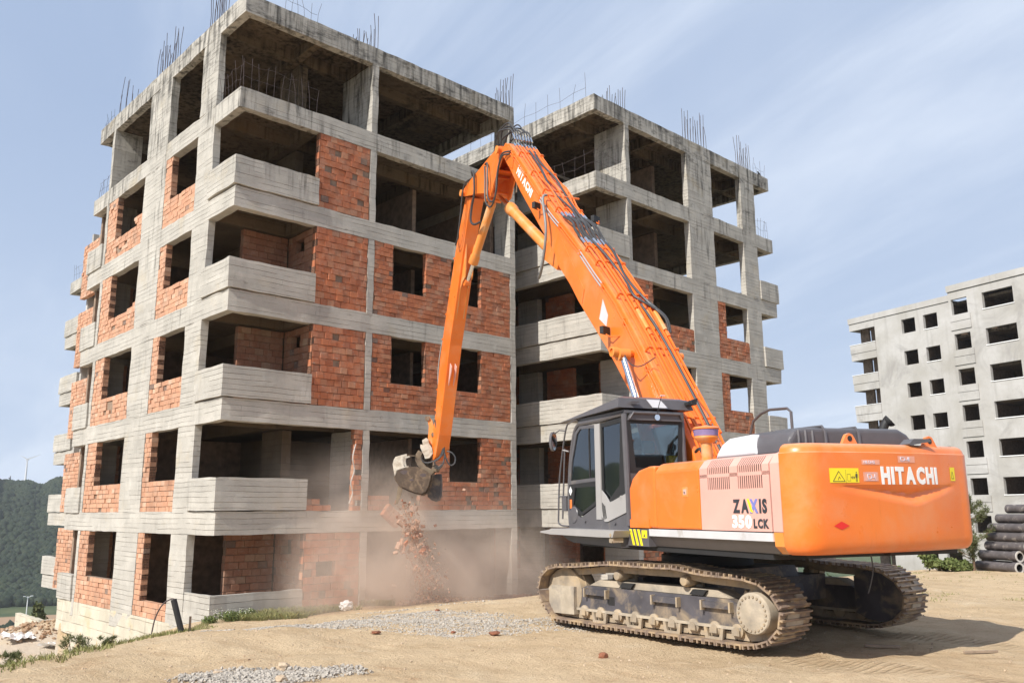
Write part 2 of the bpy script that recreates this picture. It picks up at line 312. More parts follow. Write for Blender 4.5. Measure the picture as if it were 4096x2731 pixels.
# ------------------------------------------------------------------ mesh builder
class MB:
    def __init__(s): s.v = []; s.f = []; s.mi = []; s.mats = []; s.fix = False; s.gr = []
    def mat(s, name):
        if name not in s.mats: s.mats.append(name)
        return s.mats.index(name)
    def add(s, vs, fs, mat='concrete', T=None):
        b = len(s.v); k = s.mat(mat)
        for p in vs: s.v.append(tuple(T @ Vector(p)) if T is not None else tuple(p))
        s.gr.append((b, len(s.f)))
        for f in fs: s.f.append(tuple(b + i for i in f)); s.mi.append(k)
    def box(s, x0, x1, y0, y1, z0, z1, mat='concrete', T=None):
        vs = [(x0, y0, z0), (x1, y0, z0), (x1, y1, z0), (x0, y1, z0), (x0, y0, z1), (x1, y0, z1), (x1, y1, z1), (x0, y1, z1)]
        s.add(vs, [(0, 3, 2, 1), (4, 5, 6, 7), (0, 1, 5, 4), (1, 2, 6, 5), (2, 3, 7, 6), (3, 0, 4, 7)], mat, T)
    def cbox(s, x0, x1, y0, y1, z0, z1, mat='concrete', step=.30, j=.012):
        # box whose sides are cut into strips and whose edges wander a little, like cast concrete
        L = [x1 - x0, y1 - y0, z1 - z0]; n = [max(1, int(l / step)) for l in L]
        if sum(1 for k in n if k > 1) == 3: n[L.index(min(L))] = 1
        o = [x0, y0, z0]; idx = {}
        def vid(i, jj, k):
            key = (i, jj, k)
            if key not in idx:
                p = [o[a] + L[a] * (key[a] / n[a]) for a in range(3)]
                rr = random.Random(hash((round(p[0], 2), round(p[1], 2), round(p[2], 2))))
                p = [c + rr.uniform(-j, j) for c in p]
                idx[key] = len(s.v); s.v.append(tuple(p))
            return idx[key]
        k = s.mat(mat)
        for a in range(3):
            b, c = (a + 1) % 3, (a + 2) % 3
            for side in (0, n[a]):
                for u in range(n[b]):
                    for w in range(n[c]):
                        q = []
                        for du, dw in ((0, 0), (1, 0), (1, 1), (0, 1)):
                            key = [0, 0, 0]; key[a] = side; key[b] = u + du; key[c] = w + dw; q.append(vid(*key))
                        if side == 0: q.reverse()
                        s.f.append(tuple(q)); s.mi.append(k)
    def prism(s, poly, a, b, mat, axis='y', T=None):
        # polygon in the plane across `axis`, swept from a to b. y: poly=(x,z); x: poly=(y,z); z: poly=(x,y)
        def P(p, t): return {'y': (p[0], t, p[1]), 'x': (t, p[0], p[1]), 'z': (p[0], p[1], t)}[axis]
        n = len(poly); vs = [P(p, a) for p in poly] + [P(p, b) for p in poly]
        fs = [tuple(range(n)), tuple(range(2 * n - 1, n - 1, -1))] + [((i + 1) % n, i, n + i, n + (i + 1) % n) for i in range(n)]
        s.fix = True
        s.add(vs, fs, mat, T)
    def cyl(s, p0, p1, r0, r1=None, n=16, mat='black', T=None, caps=True):
        r1 = r0 if r1 is None else r1; p0 = Vector(p0); p1 = Vector(p1); d = (p1 - p0).normalized()
        a = d.orthogonal().normalized(); b = d.cross(a); vs = []
        for p, r in ((p0, r0), (p1, r1)):
            for i in range(n):
                t = 2 * math.pi * i / n; vs.append(p + a * (r * math.cos(t)) + b * (r * math.sin(t)))
        fs = [(i, (i + 1) % n, n + (i + 1) % n, n + i) for i in range(n)]
        if caps: fs += [tuple(range(n - 1, -1, -1)), tuple(range(n, 2 * n))]
        s.add(vs, fs, mat, T)
    def lathe(s, prof, origin, axis, n=24, mat='black', T=None):
        # prof: (distance along axis, radius)
        o = Vector(origin); d = Vector(axis).normalized(); a = d.orthogonal().normalized(); b = d.cross(a); vs = []
        for h, r in prof:
            for i in range(n):
                t = 2 * math.pi * i / n; vs.append(o + d * h + a * (r * math.cos(t)) + b * (r * math.sin(t)))
        fs = []
        for k in range(len(prof) - 1):
            for i in range(n): fs.append((k * n + i, k * n + (i + 1) % n, (k + 1) * n + (i + 1) % n, (k + 1) * n + i))
        fs += [tuple(range(n - 1, -1, -1)), tuple(range((len(prof) - 1) * n, len(prof) * n))]
        s.add(vs, fs, mat, T)
    def tube(s, pts, r, n=8, mat='rubber', sub=0, T=None):
        pts = [Vector(p) for p in pts]
        if sub: pts = spline(pts, sub)
        vs = []; m = len(pts); up = None
        for i, p in enumerate(pts):
            d = (pts[min(i + 1, m - 1)] - pts[max(i - 1, 0)]).normalized()
            if up is None: up = d.orthogonal().normalized()
            up = (up - d * up.dot(d)).normalized(); b = d.cross(up)
            for k in range(n):
                t = 2 * math.pi * k / n; vs.append(p + up * (r * math.cos(t)) + b * (r * math.sin(t)))
        fs = []
        for i in range(m - 1):
            for k in range(n): fs.append((i * n + k, i * n + (k + 1) % n, (i + 1) * n + (k + 1) % n, (i + 1) * n + k))
        fs += [tuple(range(n - 1, -1, -1)), tuple(range((m - 1) * n, m * n))]
        s.add(vs, fs, mat, T)
    def each(s, name, parent=None, smooth=None):
        out = []
        for i, (b, f0) in enumerate(s.gr):
            b1, f1 = s.gr[i + 1] if i + 1 < len(s.gr) else (len(s.v), len(s.f))
            m = MB(); m.fix = s.fix; m.v = s.v[b:b1]; m.f = [tuple(j - b for j in f) for f in s.f[f0:f1]]
            for k in s.mi[f0:f1]: m.mi.append(m.mat(s.mats[k]))
            out.append(m.build(name, parent, smooth=smooth))
        return out
    def build(s, name, parent=None, origin=None, smooth=None, world=False):
        me = bpy.data.meshes.new(name)
        o3 = Vector(origin) if origin is not None else (parent.location if (parent is not None and world) else Vector((0, 0, 0)))
        v = np.array(s.v, dtype=float).reshape(-1, 3) - np.array(o3)
        me.from_pydata(v.tolist(), [], s.f)
        for k in s.mats: me.materials.append(M[k])
        me.polygons.foreach_set('material_index', s.mi)
        if s.fix:
            bm = bmesh.new(); bm.from_mesh(me); bmesh.ops.recalc_face_normals(bm, faces=bm.faces); bm.to_mesh(me); bm.free()
        if smooth is not None:
            me.polygons.foreach_set('use_smooth', [True] * len(s.f)); me.set_sharp_from_angle(angle=R(smooth))
        me.update()
        o = bpy.data.objects.new(name, me); C.objects.link(o)
        if parent is not None: o.parent = parent
        elif origin is not None: o.location = origin
        return o
def spline(pts, sub):
    out = []; n = len(pts)
    for i in range(n - 1):
        p0 = pts[max(i - 1, 0)]; p1 = pts[i]; p2 = pts[i + 1]; p3 = pts[min(i + 2, n - 1)]
        for k in range(sub):
            t = k / sub
            out.append(.5 * ((2 * p1) + (p2 - p0) * t + (2 * p0 - 5 * p1 + 4 * p2 - p3) * t * t + (3 * p1 - p0 - 3 * p2 + p3) * t ** 3))
    out.append(pts[-1]); return out
def tag(o, label=None, cat=None, group=None, kind=None):
    if label: o['label'] = label
    if cat: o['category'] = cat
    if group: o['group'] = group
    if kind: o['kind'] = kind
    return o
def thing(name, label, cat, loc=(0, 0, 0), rz=0.0, group=None):
    o = bpy.data.objects.new(name, None); C.objects.link(o); o.location = loc; o.rotation_euler = (0, 0, rz); o.empty_display_size = .3
    return tag(o, label, cat, group)
def box_part(name, parent, b, mat='concrete', conc=True, step=.35):
    m = MB()
    if conc: m.cbox(*b, mat=mat, step=step)
    else: m.box(*b, mat=mat)
    return m.build(name, parent, world=True)
# ------------------------------------------------------------------ terrain
def ss(a, b, x):
    t = np.clip((x - a) / (b - a), 0, 1); return t * t * (3 - 2 * t)
_rs = np.random.RandomState(3); _tab = _rs.rand(256, 256)
def vnoise(x, y):
    xi = np.floor(x).astype(int); yi = np.floor(y).astype(int); fx = x - xi; fy = y - yi
    fx = fx * fx * (3 - 2 * fx); fy = fy * fy * (3 - 2 * fy)
    g = lambda i, j: _tab[i % 256, j % 256]
    return (g(xi, yi) * (1 - fx) + g(xi + 1, yi) * fx) * (1 - fy) + (g(xi, yi + 1) * (1 - fx) + g(xi + 1, yi + 1) * fx) * fy
RIDGE = np.array([(-9, 2.5), (-2, 7.4), (2.53, 10.57), (4.02, 11.9), (5.3, 13.3), (6.9, 15.9), (8.75, 19.3), (9.55, 20.95)])
def ridge_s(x, y):
    best = np.full(np.shape(x), 1e9)
    sgn = np.zeros(np.shape(x))
    for (ax, ay), (bx, by) in zip(RIDGE[:-1], RIDGE[1:]):
        dx, dy = bx - ax, by - ay; t = np.clip(((x - ax) * dx + (y - ay) * dy) / (dx * dx + dy * dy), 0, 1)
        px, py = ax + dx * t, ay + dy * t; d = np.hypot(x - px, y - py); c = dx * (y - py) - dy * (x - px)
        m = d < best; best = np.where(m, d, best); sgn = np.where(m, np.sign(c), sgn)
    s = best * sgn
    s = np.where((y > 20.95), np.where((x < 9.66) | (y > 38.1) | ((y > 33.6) & (x < 11.0)), np.hypot(np.minimum(x, 9.55) - 9.55, y - 20.95), -1.0), s)
    return s
def ground_h(x, y):
    x = np.asarray(x, float); y = np.asarray(y, float)
    d = np.hypot(x, y); az = np.degrees(np.arctan2(y, x))
    h = -1.65 - 1.0 * ss(10.5, 21, y) - .5 * ss(14, 30, x)
    s = ridge_s(x, y)
    h = h - 2.6 * ss(0, 6.5, s) * np.ones_like(h)
    h = np.where(s > 6, np.minimum(h, -5.0 + 0 * h), h) if False else h
    low = ss(26, 36, y) * (s > 0)
    h = h * (1 - low) + (-5.0) * low
    # mound of rubble below the far corner
    h = h + .75 * np.exp(-(((x - 11.0) / 3.0) ** 2 + ((y - 38.5) / 2.2) ** 2)) * (s > 0)
    inside = (y > 21.35) & (x > 9.66) & (y < 38.1) & ((y < 33.6) | (x > 11.0))
    h = np.where(inside & (d < 60), np.minimum(h, -3.02), h)
    # right-hand brow, then lower land
    br = ss(36, 46, d) * (az < 38)
    h = h * (1 - br) + (-5.6) * br
    f1 = ss(41, 165, d); h = h * (1 - f1) + (-45.0) * f1
    hill = ss(395, 800, d); topz = 26 + 14 * ss(76.2, 80, az) + 5 * (vnoise(az * 1.3, az * 0 + 3) - .5) * 2
    wid = ss(20, 62, az) * (1 - ss(120, 160, az))
    h = h + hill * (45 + topz * wid + 0)
    h = h + 2.2 * ss(356, 362, d) * (1 - ss(420, 480, d)) * (az > 60)
    near = 1 - ss(60, 120, d)
    h = h + near * ((vnoise(x * .55, y * .55) - .5) * .09 + (vnoise(x * 1.9 + 9, y * 1.9) - .5) * .06 + (vnoise(x * 6 + 5, y * 6) - .5) * .028)
    h = h + ss(6.5, 3, np.hypot(x - 10.85, y - 7.35)) * 0
    h = h + ss(120, 300, d) * (vnoise(x * .01, y * .01) - .5) * 14
    return h
azs = np.concatenate([np.arange(-5, 105, .22), np.arange(105, 355, 3.0)]); n_az = len(azs)
rs = np.concatenate([[.6], 1.6 * 1.0158 ** np.arange(0, 232), 62 * 1.075 ** np.arange(0, 56)]); n_r = len(rs)
A, RR = np.meshgrid(np.radians(azs), rs); X = RR * np.cos(A); Y = RR * np.sin(A); Z = ground_h(X, Y)
me = bpy.data.meshes.new('ground'); nv = n_az * n_r
me.vertices.add(nv); me.vertices.foreach_set('co', np.stack([X, Y, Z], -1).astype(np.float32).ravel())
ii, jj = np.meshgrid(np.arange(n_r - 1), np.arange(n_az), indexing='ij'); j2 = (jj + 1) % n_az
q = np.stack([ii * n_az + jj, (ii + 1) * n_az + jj, (ii + 1) * n_az + j2, ii * n_az + j2], -1).reshape(-1, 4)
me.loops.add(q.size); me.loops.foreach_set('vertex_index', q.astype(np.int32).ravel())
me.polygons.add(len(q)); me.polygons.foreach_set('loop_start', np.arange(0, q.size, 4, dtype=np.int32)); me.polygons.foreach_set('loop_total', np.full(len(q), 4, np.int32))
me.polygons.foreach_set('use_smooth', np.ones(len(q), bool)); me.update(calc_edges=True); me.validate()
me.materials.append(M['soil'])
ground = bpy.data.objects.new('ground', me); C.objects.link(ground); ground['kind'] = 'structure'
def gz(x, y): return float(ground_h(np.array([x]), np.array([y]))[0])

# ------------------------------------------------------------------ bricks
BL, BH, BT = .29, .2136, .19
CAM0 = Vector((0, 0, 0))
def frange(a, b, n): return [a + (b - a) * i / n for i in range(n)]
def lay_bricks(plane, c0, along, z0, z1, holes, inward, skip=0.0, seed=0, keep=None, length=BL, bh=.148, mt='brick'):
    """running bond; plane 'x' or 'y' at coordinate c0, bricks run from along[0] to along[1]; returns [(centre, size)]"""
    rr = random.Random(seed); out = []; n = max(1, round((z1 - z0) / bh)); ch = (z1 - z0) / n
    for r in range(n):
        za = z0 + r * ch; zb = za + ch
        spans = [along]
        for (a, b, ha, hb) in holes:
            if za + ch * .5 > ha and za + ch * .5 < hb:
                new = []
                for (s, e) in spans:
                    if b <= s or a >= e: new.append((s, e)); continue
                    if a > s: new.append((s, a))
                    if b < e: new.append((b, e))
                spans = new
        for (s, e) in spans:
            p = s - (rr.random() * .3 + (r % 2) * .5) * length
            while p < e - .001:
                q2 = p + length * rr.uniform(.86, 1.1); a2 = max(p, s); b2 = min(q2, e)
                if e - b2 < .06: b2 = e
                if b2 - a2 > .05 and rr.random() >= skip and (keep is None or keep((a2 + b2) / 2, (za + zb) / 2, rr)):
                    dpt = rr.uniform(-.012, .012) if rr.random() > .06 else rr.uniform(.015, .035)
                    out.append(((a2 + b2) / 2 + rr.uniform(-.002, .002), (za + zb) / 2 + rr.uniform(-.004, .004), b2 - a2 - rr.uniform(.003, .010), ch - rr.uniform(.010, .018), dpt, rr.uniform(-.012, .012)))
                p = b2 if b2 == e else q2
                if b2 == e: break
    res = []
    for (u, z, l, h, dp, tw) in out:
        c = c0 + (BT / 2 + .012 + dp) * inward
        if plane == 'y': res.append((Vector((u, c, z)), (l, BT, h), tw, 'y', mt))
        else: res.append((Vector((c, u, z)), (BT, l, h), tw, 'x', mt))
    return res
_bm = {}
def brick_mesh(mt='brick'):
    if mt not in _bm:
        m = MB(); rr = random.Random(5)
        m.box(-.5, .5, -.5, .5, -.5, .5, 'brick'); me = bpy.data.meshes.new('brick')
        bm = bmesh.new()
        bmesh.ops.create_cube(bm, size=1.0); bmesh.ops.bevel(bm, geom=list(bm.edges), offset=.035, segments=1, affect='EDGES'); bm.to_mesh(me); bm.free()
        me.materials.append(M[mt]); _bm[mt] = me
    return _bm[mt]
def place_bricks(parent, lst, limit=295):
    org = parent.location
    def score(b):
        c, s, tw, pl, mt = b; d2 = c.length_squared; nrm = abs(c.y if pl == 'y' else c.x) / c.length
        return (s[0] if pl == 'y' else s[1]) * nrm / d2 * (1 if c.x < 20.4 or c.x > 27 else .3)
    lst = sorted(lst, key=score, reverse=True)
    for c, s, tw, pl, mt in lst[:limit]:
        o = bpy.data.objects.new('brick', brick_mesh(mt)); C.objects.link(o); o.parent = parent; o.location = c - org; o.scale = s
        o.rotation_euler = (0, 0, tw)
    rest = lst[limit:]
    if rest:
        m = MB()
        for c, s, tw, pl, mt in rest:
            T = Matrix.Translation(c) @ Matrix.Rotation(tw, 4, 'Z')
            m.box(-s[0] / 2, s[0] / 2, -s[1] / 2, s[1] / 2, -s[2] / 2, s[2] / 2, mt, T)
        tag(m.build('brick_courses', parent, world=True), kind='stuff')
def jamb(m, plane, c0, u, z0, z1, inward, dirn, rr, bh=.148):
    """toothed brick ends on the side of an opening: every other brick shows its hollow cells"""
    n = round((z1 - z0) / bh)
    for k in range(n):
        za = z0 + k * (z1 - z0) / n + .006; zb = z0 + (k + 1) * (z1 - z0) / n - .006; w = .012 + rr.uniform(0, .02)
        mt = 'brick_end' if k % 2 == rr.randint(0, 5) // 5 else ('brick_side' if plane == 'x' else 'brick')
        a, b = sorted((u, u + dirn * w)); c, d = sorted((c0 + .015 * inward, c0 + (BT + .01) * inward))
        if plane == 'x': m.box(c, d, a, b, za, zb, mt)
        else: m.box(a, b, c, d, za, zb, mt)
def rebar_bundle(parent, cx, cy, z, nx, ny, sx, sy, h, seed, r=.010, lean=.035):
    m = MB(); rr = random.Random(seed)
    for i in range(nx):
        for j in range(ny):
            if nx > 2 and ny > 2 and 0 < i < nx - 1 and 0 < j < ny - 1: continue
            x = cx + sx * (i / max(1, nx - 1) - .5); y = cy + sy * (j / max(1, ny - 1) - .5); hh = h * rr.uniform(.55, 1.1)
            m.tube([(x, y, z - .05), (x + rr.uniform(-.5, .5) * lean, y + rr.uniform(-.5, .5) * lean, z + hh * .5), (x + rr.uniform(-1, 1) * lean * 1.6, y + rr.uniform(-1, 1) * lean * 1.6, z + hh)], r, 4, 'rebar')
    return m.build('rebar', parent, world=True)
def rebar_mesh(parent, p0, p1, z, n, h, seed, rows=2, r=.0055):
    """thin upright bars with one or two runners, left standing on a balcony edge"""
    m = MB(); rr = random.Random(seed); a = Vector(p0); b = Vector(p1); tops = []
    for i in range(n):
        p = a.lerp(b, i / (n - 1)); hh = h * rr.uniform(.85, 1.12); dx, dy = rr.uniform(-.10, .10), rr.uniform(-.10, .10)
        m.tube([(p.x, p.y, z - .03), (p.x + dx * .2, p.y + dy * .2, z + hh * .5), (p.x + dx, p.y + dy, z + hh)], r, 4, 'rebar')
        tops.append(Vector((p.x, p.y, z)))
    for k in range(rows):
        zz = h * (.45 + .42 * k)
        m.tube([(t.x + rr.uniform(-.02, .02), t.y + rr.uniform(-.02, .02), z + zz + rr.uniform(-.06, .06)) for t in tops], r * .9, 4, 'rebar')
    return m.build('rebar', parent, world=True)

ZJ = [2.95 * k for k in range(6)]      # tops of the edge beams; the roof edge is k = 5
# ------------------------------------------------------------------ near building
X0, Y0, XE, YE = 9.62, 21.27, 20.27, 33.65
B1 = thing('unfinished_building', 'bare concrete and brick apartment block being torn down, nearest building on the left', 'building', (X0, Y0, -3.0))
def B(name, *b, mat='concrete', conc=True, step=.35, parent=None): return box_part(name, parent or B1, b, mat, conc, step)
for k in range(0, 6):
    zj = ZJ[k]; zb = zj - .6
    B('edge_beam', X0, X0 + .25, Y0, YE, zb, zj)                      # side facade
    B('edge_beam', X0 + .25, XE, Y0, Y0 + .25, zb, zj)                # front facade
    B('edge_beam', XE - .25, XE, Y0 + .25, YE, zb, zj, mat='concrete', step=1)
    B('edge_beam', X0 + .25, XE - .25, YE - .25, YE, zb, zj, mat='concrete', step=1)
    zt = zj - .02 if k < 5 else zj - .02
    B('floor_slab', X0 + .25, XE - .25, Y0 + .25, YE - .25, zt - .15, zt, mat='concrete_shade', step=1.5)
    # inner beams under the slab
    for (a, b, c, d) in ((X0 + .25, XE - .25, 22.9, 23.14), (12.06, 12.3, Y0 + .25, 22.9), (14.02, 14.24, Y0 + .25, 22.9), (17.1, 17.3, 23.14, YE - .25), (12.06, 12.3, 23.14, YE - .25)):
        B('ceiling_beam', a, b, c, d, zj - .56, zt - .152, mat='concrete_shade', step=1.2)
for k in range(-1, 5):
    za = ZJ[k] if k >= 0 else -2.95
    zb = ZJ[k + 1] - .6
    if k < 0: za = -3.4
    B('column', X0, X0 + .2, 22.9, 24.03, za, zb); B('column', X0, X0 + .25, 26.5, 28.3, za, zb); B('column', X0, X0 + 1.0, 31.85, 32.1, za, zb)
    B('column', 14.02, 14.24, Y0, 23.05, za, zb); B('column', 20.03, 20.27, Y0, 22.1, za, zb)
    B('column', 12.3, 12.6, 22.96, 24.2, za, zb, mat='concrete_shade', step=1); B('column', 19.4, XE, 30.5, 30.8, za, zb, mat='concrete_shade', step=1)
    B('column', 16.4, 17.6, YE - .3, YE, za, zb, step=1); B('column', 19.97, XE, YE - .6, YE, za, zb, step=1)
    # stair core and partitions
    B('stair_core_wall', 13.6, 16.8, 26.5, 26.72, za, zb, mat='concrete_shade', step=1)
    B('stair_core_wall', 13.6, 13.82, 26.72, 30.5, za, zb, mat='concrete_shade', step=1)
    if k < 4:
        B('partition_wall', X0 + .9, 13.6, 28.3, 28.5, za, zb, mat='mortar', step=1.5)
        B('partition_wall', 16.8, XE - .3, 27.0, 27.2, za, zb, mat='mortar', step=1.5)
        B('partition_wall', 17.05, 17.2, 23.14, 27.0, za, zb, mat='mortar', step=1.5)
        B('rear_wall', X0 + .3, XE, YE - .2, YE - .02, za, zb, mat='mortar', step=2); B('end_wall', 19.98, 20.16, 22.3, 30.4, za, zb, mat='mortar', step=2)
    else:
        B('partition_wall', X0 + 1.4, 13.6, 30.2, 30.4, za, zb, mat='concrete_shade', step=1.5)
        B('rear_wall', X0 + 1.1, 16.4, YE - .25, YE - .02, za, zb, mat='concrete_shade', step=2)
# rear wing seen past the thin column, and its cantilever end
for k in range(0, 5):
    B('wing_wall', 10.9, 11.1, 32.2, 38.0, (ZJ[k] - 2.35 if k else -4.6), ZJ[k] - .62, mat='mortar', step=1.5)
    B('wing_slab', 11.12, 19.8, YE + .02, 38.0, ZJ[k] - .6, ZJ[k], step=1.5)
B('wing_wall', 10.9, 19.8, 37.8, 38.0, -5.4, ZJ[4], mat='plaster', conc=False)
B('wing_wall', 10.88, 11.1, 32.2, 37.8, -5.6, -4.6, mat='concrete_foot')
# foundation along the sloping ground
m = MB(); m.prism([(22.98, -2.95), (31.95, -2.95), (31.95, -6.2), (22.98, -5.2)], X0 + .0, X0 + .3, 'concrete_foot', 'x'); m.build('foundation_wall', B1, world=True)
B('foundation_wall', X0, X0 + .3, 31.96, 33.65, -4.0, -2.95 + .02, mat='concrete_foot')
B('foundation_wall', X0 + .3, 11.2, 31.7, 31.95, -6.2, -2.95, mat='concrete_foot')
# balcony parapets
for k in range(-1, 4):
    zj = ZJ[k] if k >= 0 else -2.95; lo = zj + .03 if k >= 0 else -4.4
    o = -.06 if k >= 0 else 0
    B('parapet', X0 + o, X0 + .1, Y0 + o, 23.0 if k >= 0 else 22.88, lo, zj + .87); B('parapet', X0 + .101, 12.2, Y0 + o, Y0 + .1, lo, zj + .87)
    if k >= 0: B('parapet', X0 - .05, X0 + .1, 32.12, 33.7, lo - .04, zj + .87)
    else: B('parapet', X0 - .05, X0 + .1, 32.12, 33.7, -2.93, zj + .87)
# brick infill
bricks = []; jm = MB(); rj = random.Random(11); back = []
def infill(plane, c0, along, z0, z1, holes, seed, skip=0.0, keep=None, backing=True, inward=1, length=BL, bh=.148, mt=None):
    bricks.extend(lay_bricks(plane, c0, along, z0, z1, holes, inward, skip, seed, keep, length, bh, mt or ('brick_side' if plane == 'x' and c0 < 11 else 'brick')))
    if backing:
        e = .05; zs = sorted({z0, z1} | {h[2] for h in holes if z0 < h[2] < z1} | {h[3] for h in holes if z0 < h[3] < z1})
        for za, zb in zip(zs[:-1], zs[1:]):
            spans = [along]; zm = (za + zb) / 2
            for (a, b, ha, hb) in holes:
                if ha < zm < hb:
                    new = []
                    for (s, t) in spans:
                        if b <= s or a >= t: new.append((s, t)); continue
                        if a > s: new.append((s, a))
                        if b < t: new.append((b, t))
                    spans = new
            for (s, t) in spans:
                if t - s > .02:
                    c, d = sorted((c0 + (e + .006) * inward, c0 + (BT - .02) * inward)); back.append((plane, c, d, s + .012, t - .012, za, zb))
top_rag = {}
for k in range(-1, 4):
    zj = ZJ[k] if k >= 0 else -2.95; zt = ZJ[k + 1] - .6; sill = zj + .89
    sd = 100 + k * 10
    # side facade, first bay (brick 24.05-26.5, opening 24.05-26.0) and second bay (28.3-31.85, opening 28.35-30.93)
    s1 = sill if k >= 0 else zj + .42; s2 = sill
    rag = {3: .0, 2: .0, 1: .12, 0: .0, -1: .35}[k]
    infill('x', X0, (24.04, 26.49), zj, zt, [(24.0, 26.0, s1, zt + 1)], sd, 0.0)
    infill('x', X0, (28.31, 31.84), zj, zt, [(28.2, 30.93, s2 - (.2 if k in (3, 2) else 0), zt + 1)], sd + 1, 0.0, keep=(lambda u, z, rr: not (abs(u - 30.2) < .5 and rr.random() < .13)))
    if k in (3, 2, 1, 0):   # ragged remains of a course above the sill
        infill('x', X0, (28.31, 30.9), s2 - .2, s2 + (.2 if k in (3, 2) else .0), [], sd + 2, 0.0, keep=(lambda u, z, rr, kk=k: u < 29.2 + .5 * math.sin(z * 9) - (.5 if z > 0 and (z % 2.95) > .95 else 0)), backing=False)
    jamb(jm, 'x', X0, 26.0, s1, zt, 1, -1, rj); jamb(jm, 'x', X0, 30.93, s2, zt, 1, -1, rj)
    # front facade
    if k != 0:
        hole = [(12.62, 13.22, -1.85, -1.35)] if k == -1 else []
        infill('y', Y0, (12.22, 14.0), zj, zt, hole, sd + 3, .02, bh=.20, length=.235)
        jm2 = MB()
        jamb(jm, 'y', Y0, 12.21, zj + (.9 if k >= 0 else .9), zt, 1, -1, rj, .20)
    else:
        infill('y', Y0, (12.22, 13.95), zj, zj + .5, [], sd + 3, 0, keep=(lambda u, z, rr: z < zj + .42 - (u - 12.2) * .36), backing=False)
        infill('y', Y0, (13.72, 14.0), zj + .0, zt, [], sd + 4, 0, keep=(lambda u, z, rr: rr.random() < .86), backing=False, length=.2)
    if 0 <= k <= 2:
        A1 = (14.95, 16.3, sill, zt + 1); B_ = (17.32, 18.68, sill, zt + 1)
        if k == 0:
            infill('y', Y0, (14.26, 20.01), zj, zt, [B_, (13.9, 15.9, zj + .42, zt + 1), (15.8, 16.15, zj + .18, zt + 1), (16.1, 16.55, zj + .62, zt + 1), (16.5, 16.72, zj + 1.0, zt + 1), (15.0, 15.9, zj - .1, zj + .9)], sd + 5, .01, keep=(lambda u, z, rr: rr.random() > .04), length=.24)
        else:
            infill('y', Y0, (14.26, 20.01), zj, zt, [A1, B_], sd + 5, .006, length=.25)
            jamb(jm, 'y', Y0, 14.95, sill, zt, 1, 1, rj); jamb(jm, 'y', Y0, 16.3, sill, zt, 1, -1, rj); jamb(jm, 'y', Y0, 17.32, sill, zt, 1, 1, rj)
        jamb(jm, 'y', Y0, 18.68, sill, zt, 1, -1, rj)
    # loggia: side wall with a small window and rear wall beside the door opening
    if k >= -1 and k not in (3, 0):
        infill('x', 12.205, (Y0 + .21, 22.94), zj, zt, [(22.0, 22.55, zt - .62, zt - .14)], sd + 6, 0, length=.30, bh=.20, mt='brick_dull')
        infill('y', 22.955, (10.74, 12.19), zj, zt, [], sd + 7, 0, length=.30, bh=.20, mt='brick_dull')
    elif k == 3:
        B('partition_wall', 10.6, 12.2, 25.4, 25.6, zj, zt, mat='mortar', step=1.5)
    # wing brickwork
    wz0 = zj + .02; infill('x', 10.86, (32.2, 38.05), wz0, zt, [], sd + 8, 0, backing=False, inward=-1)
jm.build('brick_ends', B1, world=True)['kind'] = 'stuff'
def beds(par):
    for (pl, c, d, s, t, za, zb) in back:
        m = MB()
        if pl == 'x': m.box(c, d, s, t, za, zb, 'mortar')
        else: m.box(s, t, c, d, za, zb, 'mortar')
        m.build('mortar_bed', par, world=True)
beds(B1)
place_bricks(B1, bricks)
# starter bars
zr = 14.75
for i, (x, y, nx, ny, sx, sy, h) in enumerate([(X0 + .15, 23.45, 2, 7, .12, 1.0, 1.5), (X0 + .15, 27.4, 2, 8, .15, 1.6, 1.45), (X0 + .5, 31.95, 5, 2, .8, .12, 1.5), (14.13, 22.1, 2, 8, .12, 1.6, 1.15), (20.14, 21.7, 2, 6, .12, .8, 1.3)]):
    rebar_bundle(B1, x, y, zr, nx, ny, sx, sy, h, 20 + i)
rebar_mesh(B1, (10.9, Y0 + .12, 0), (12.0, Y0 + .12, 0), zr, 6, .75, 40, 1)
rebar_mesh(B1, (X0 + .12, Y0 + .12, 0), (12.1, Y0 + .12, 0), 11.8, 11, .95, 41, 2)
rebar_mesh(B1, (X0 + .12, Y0 + .12, 0), (X0 + .12, 22.8, 0), 11.8, 7, .95, 42, 2)
rebar_mesh(B1, (X0 + .12, 32.2, 0), (X0 + .12, 33.6, 0), 11.8, 6, .8, 43, 2)
rebar_mesh(B1, (X0 + .12, 32.6, 0), (X0 + .12, 33.6, 0), 14.75, 4, .6, 44, 1)

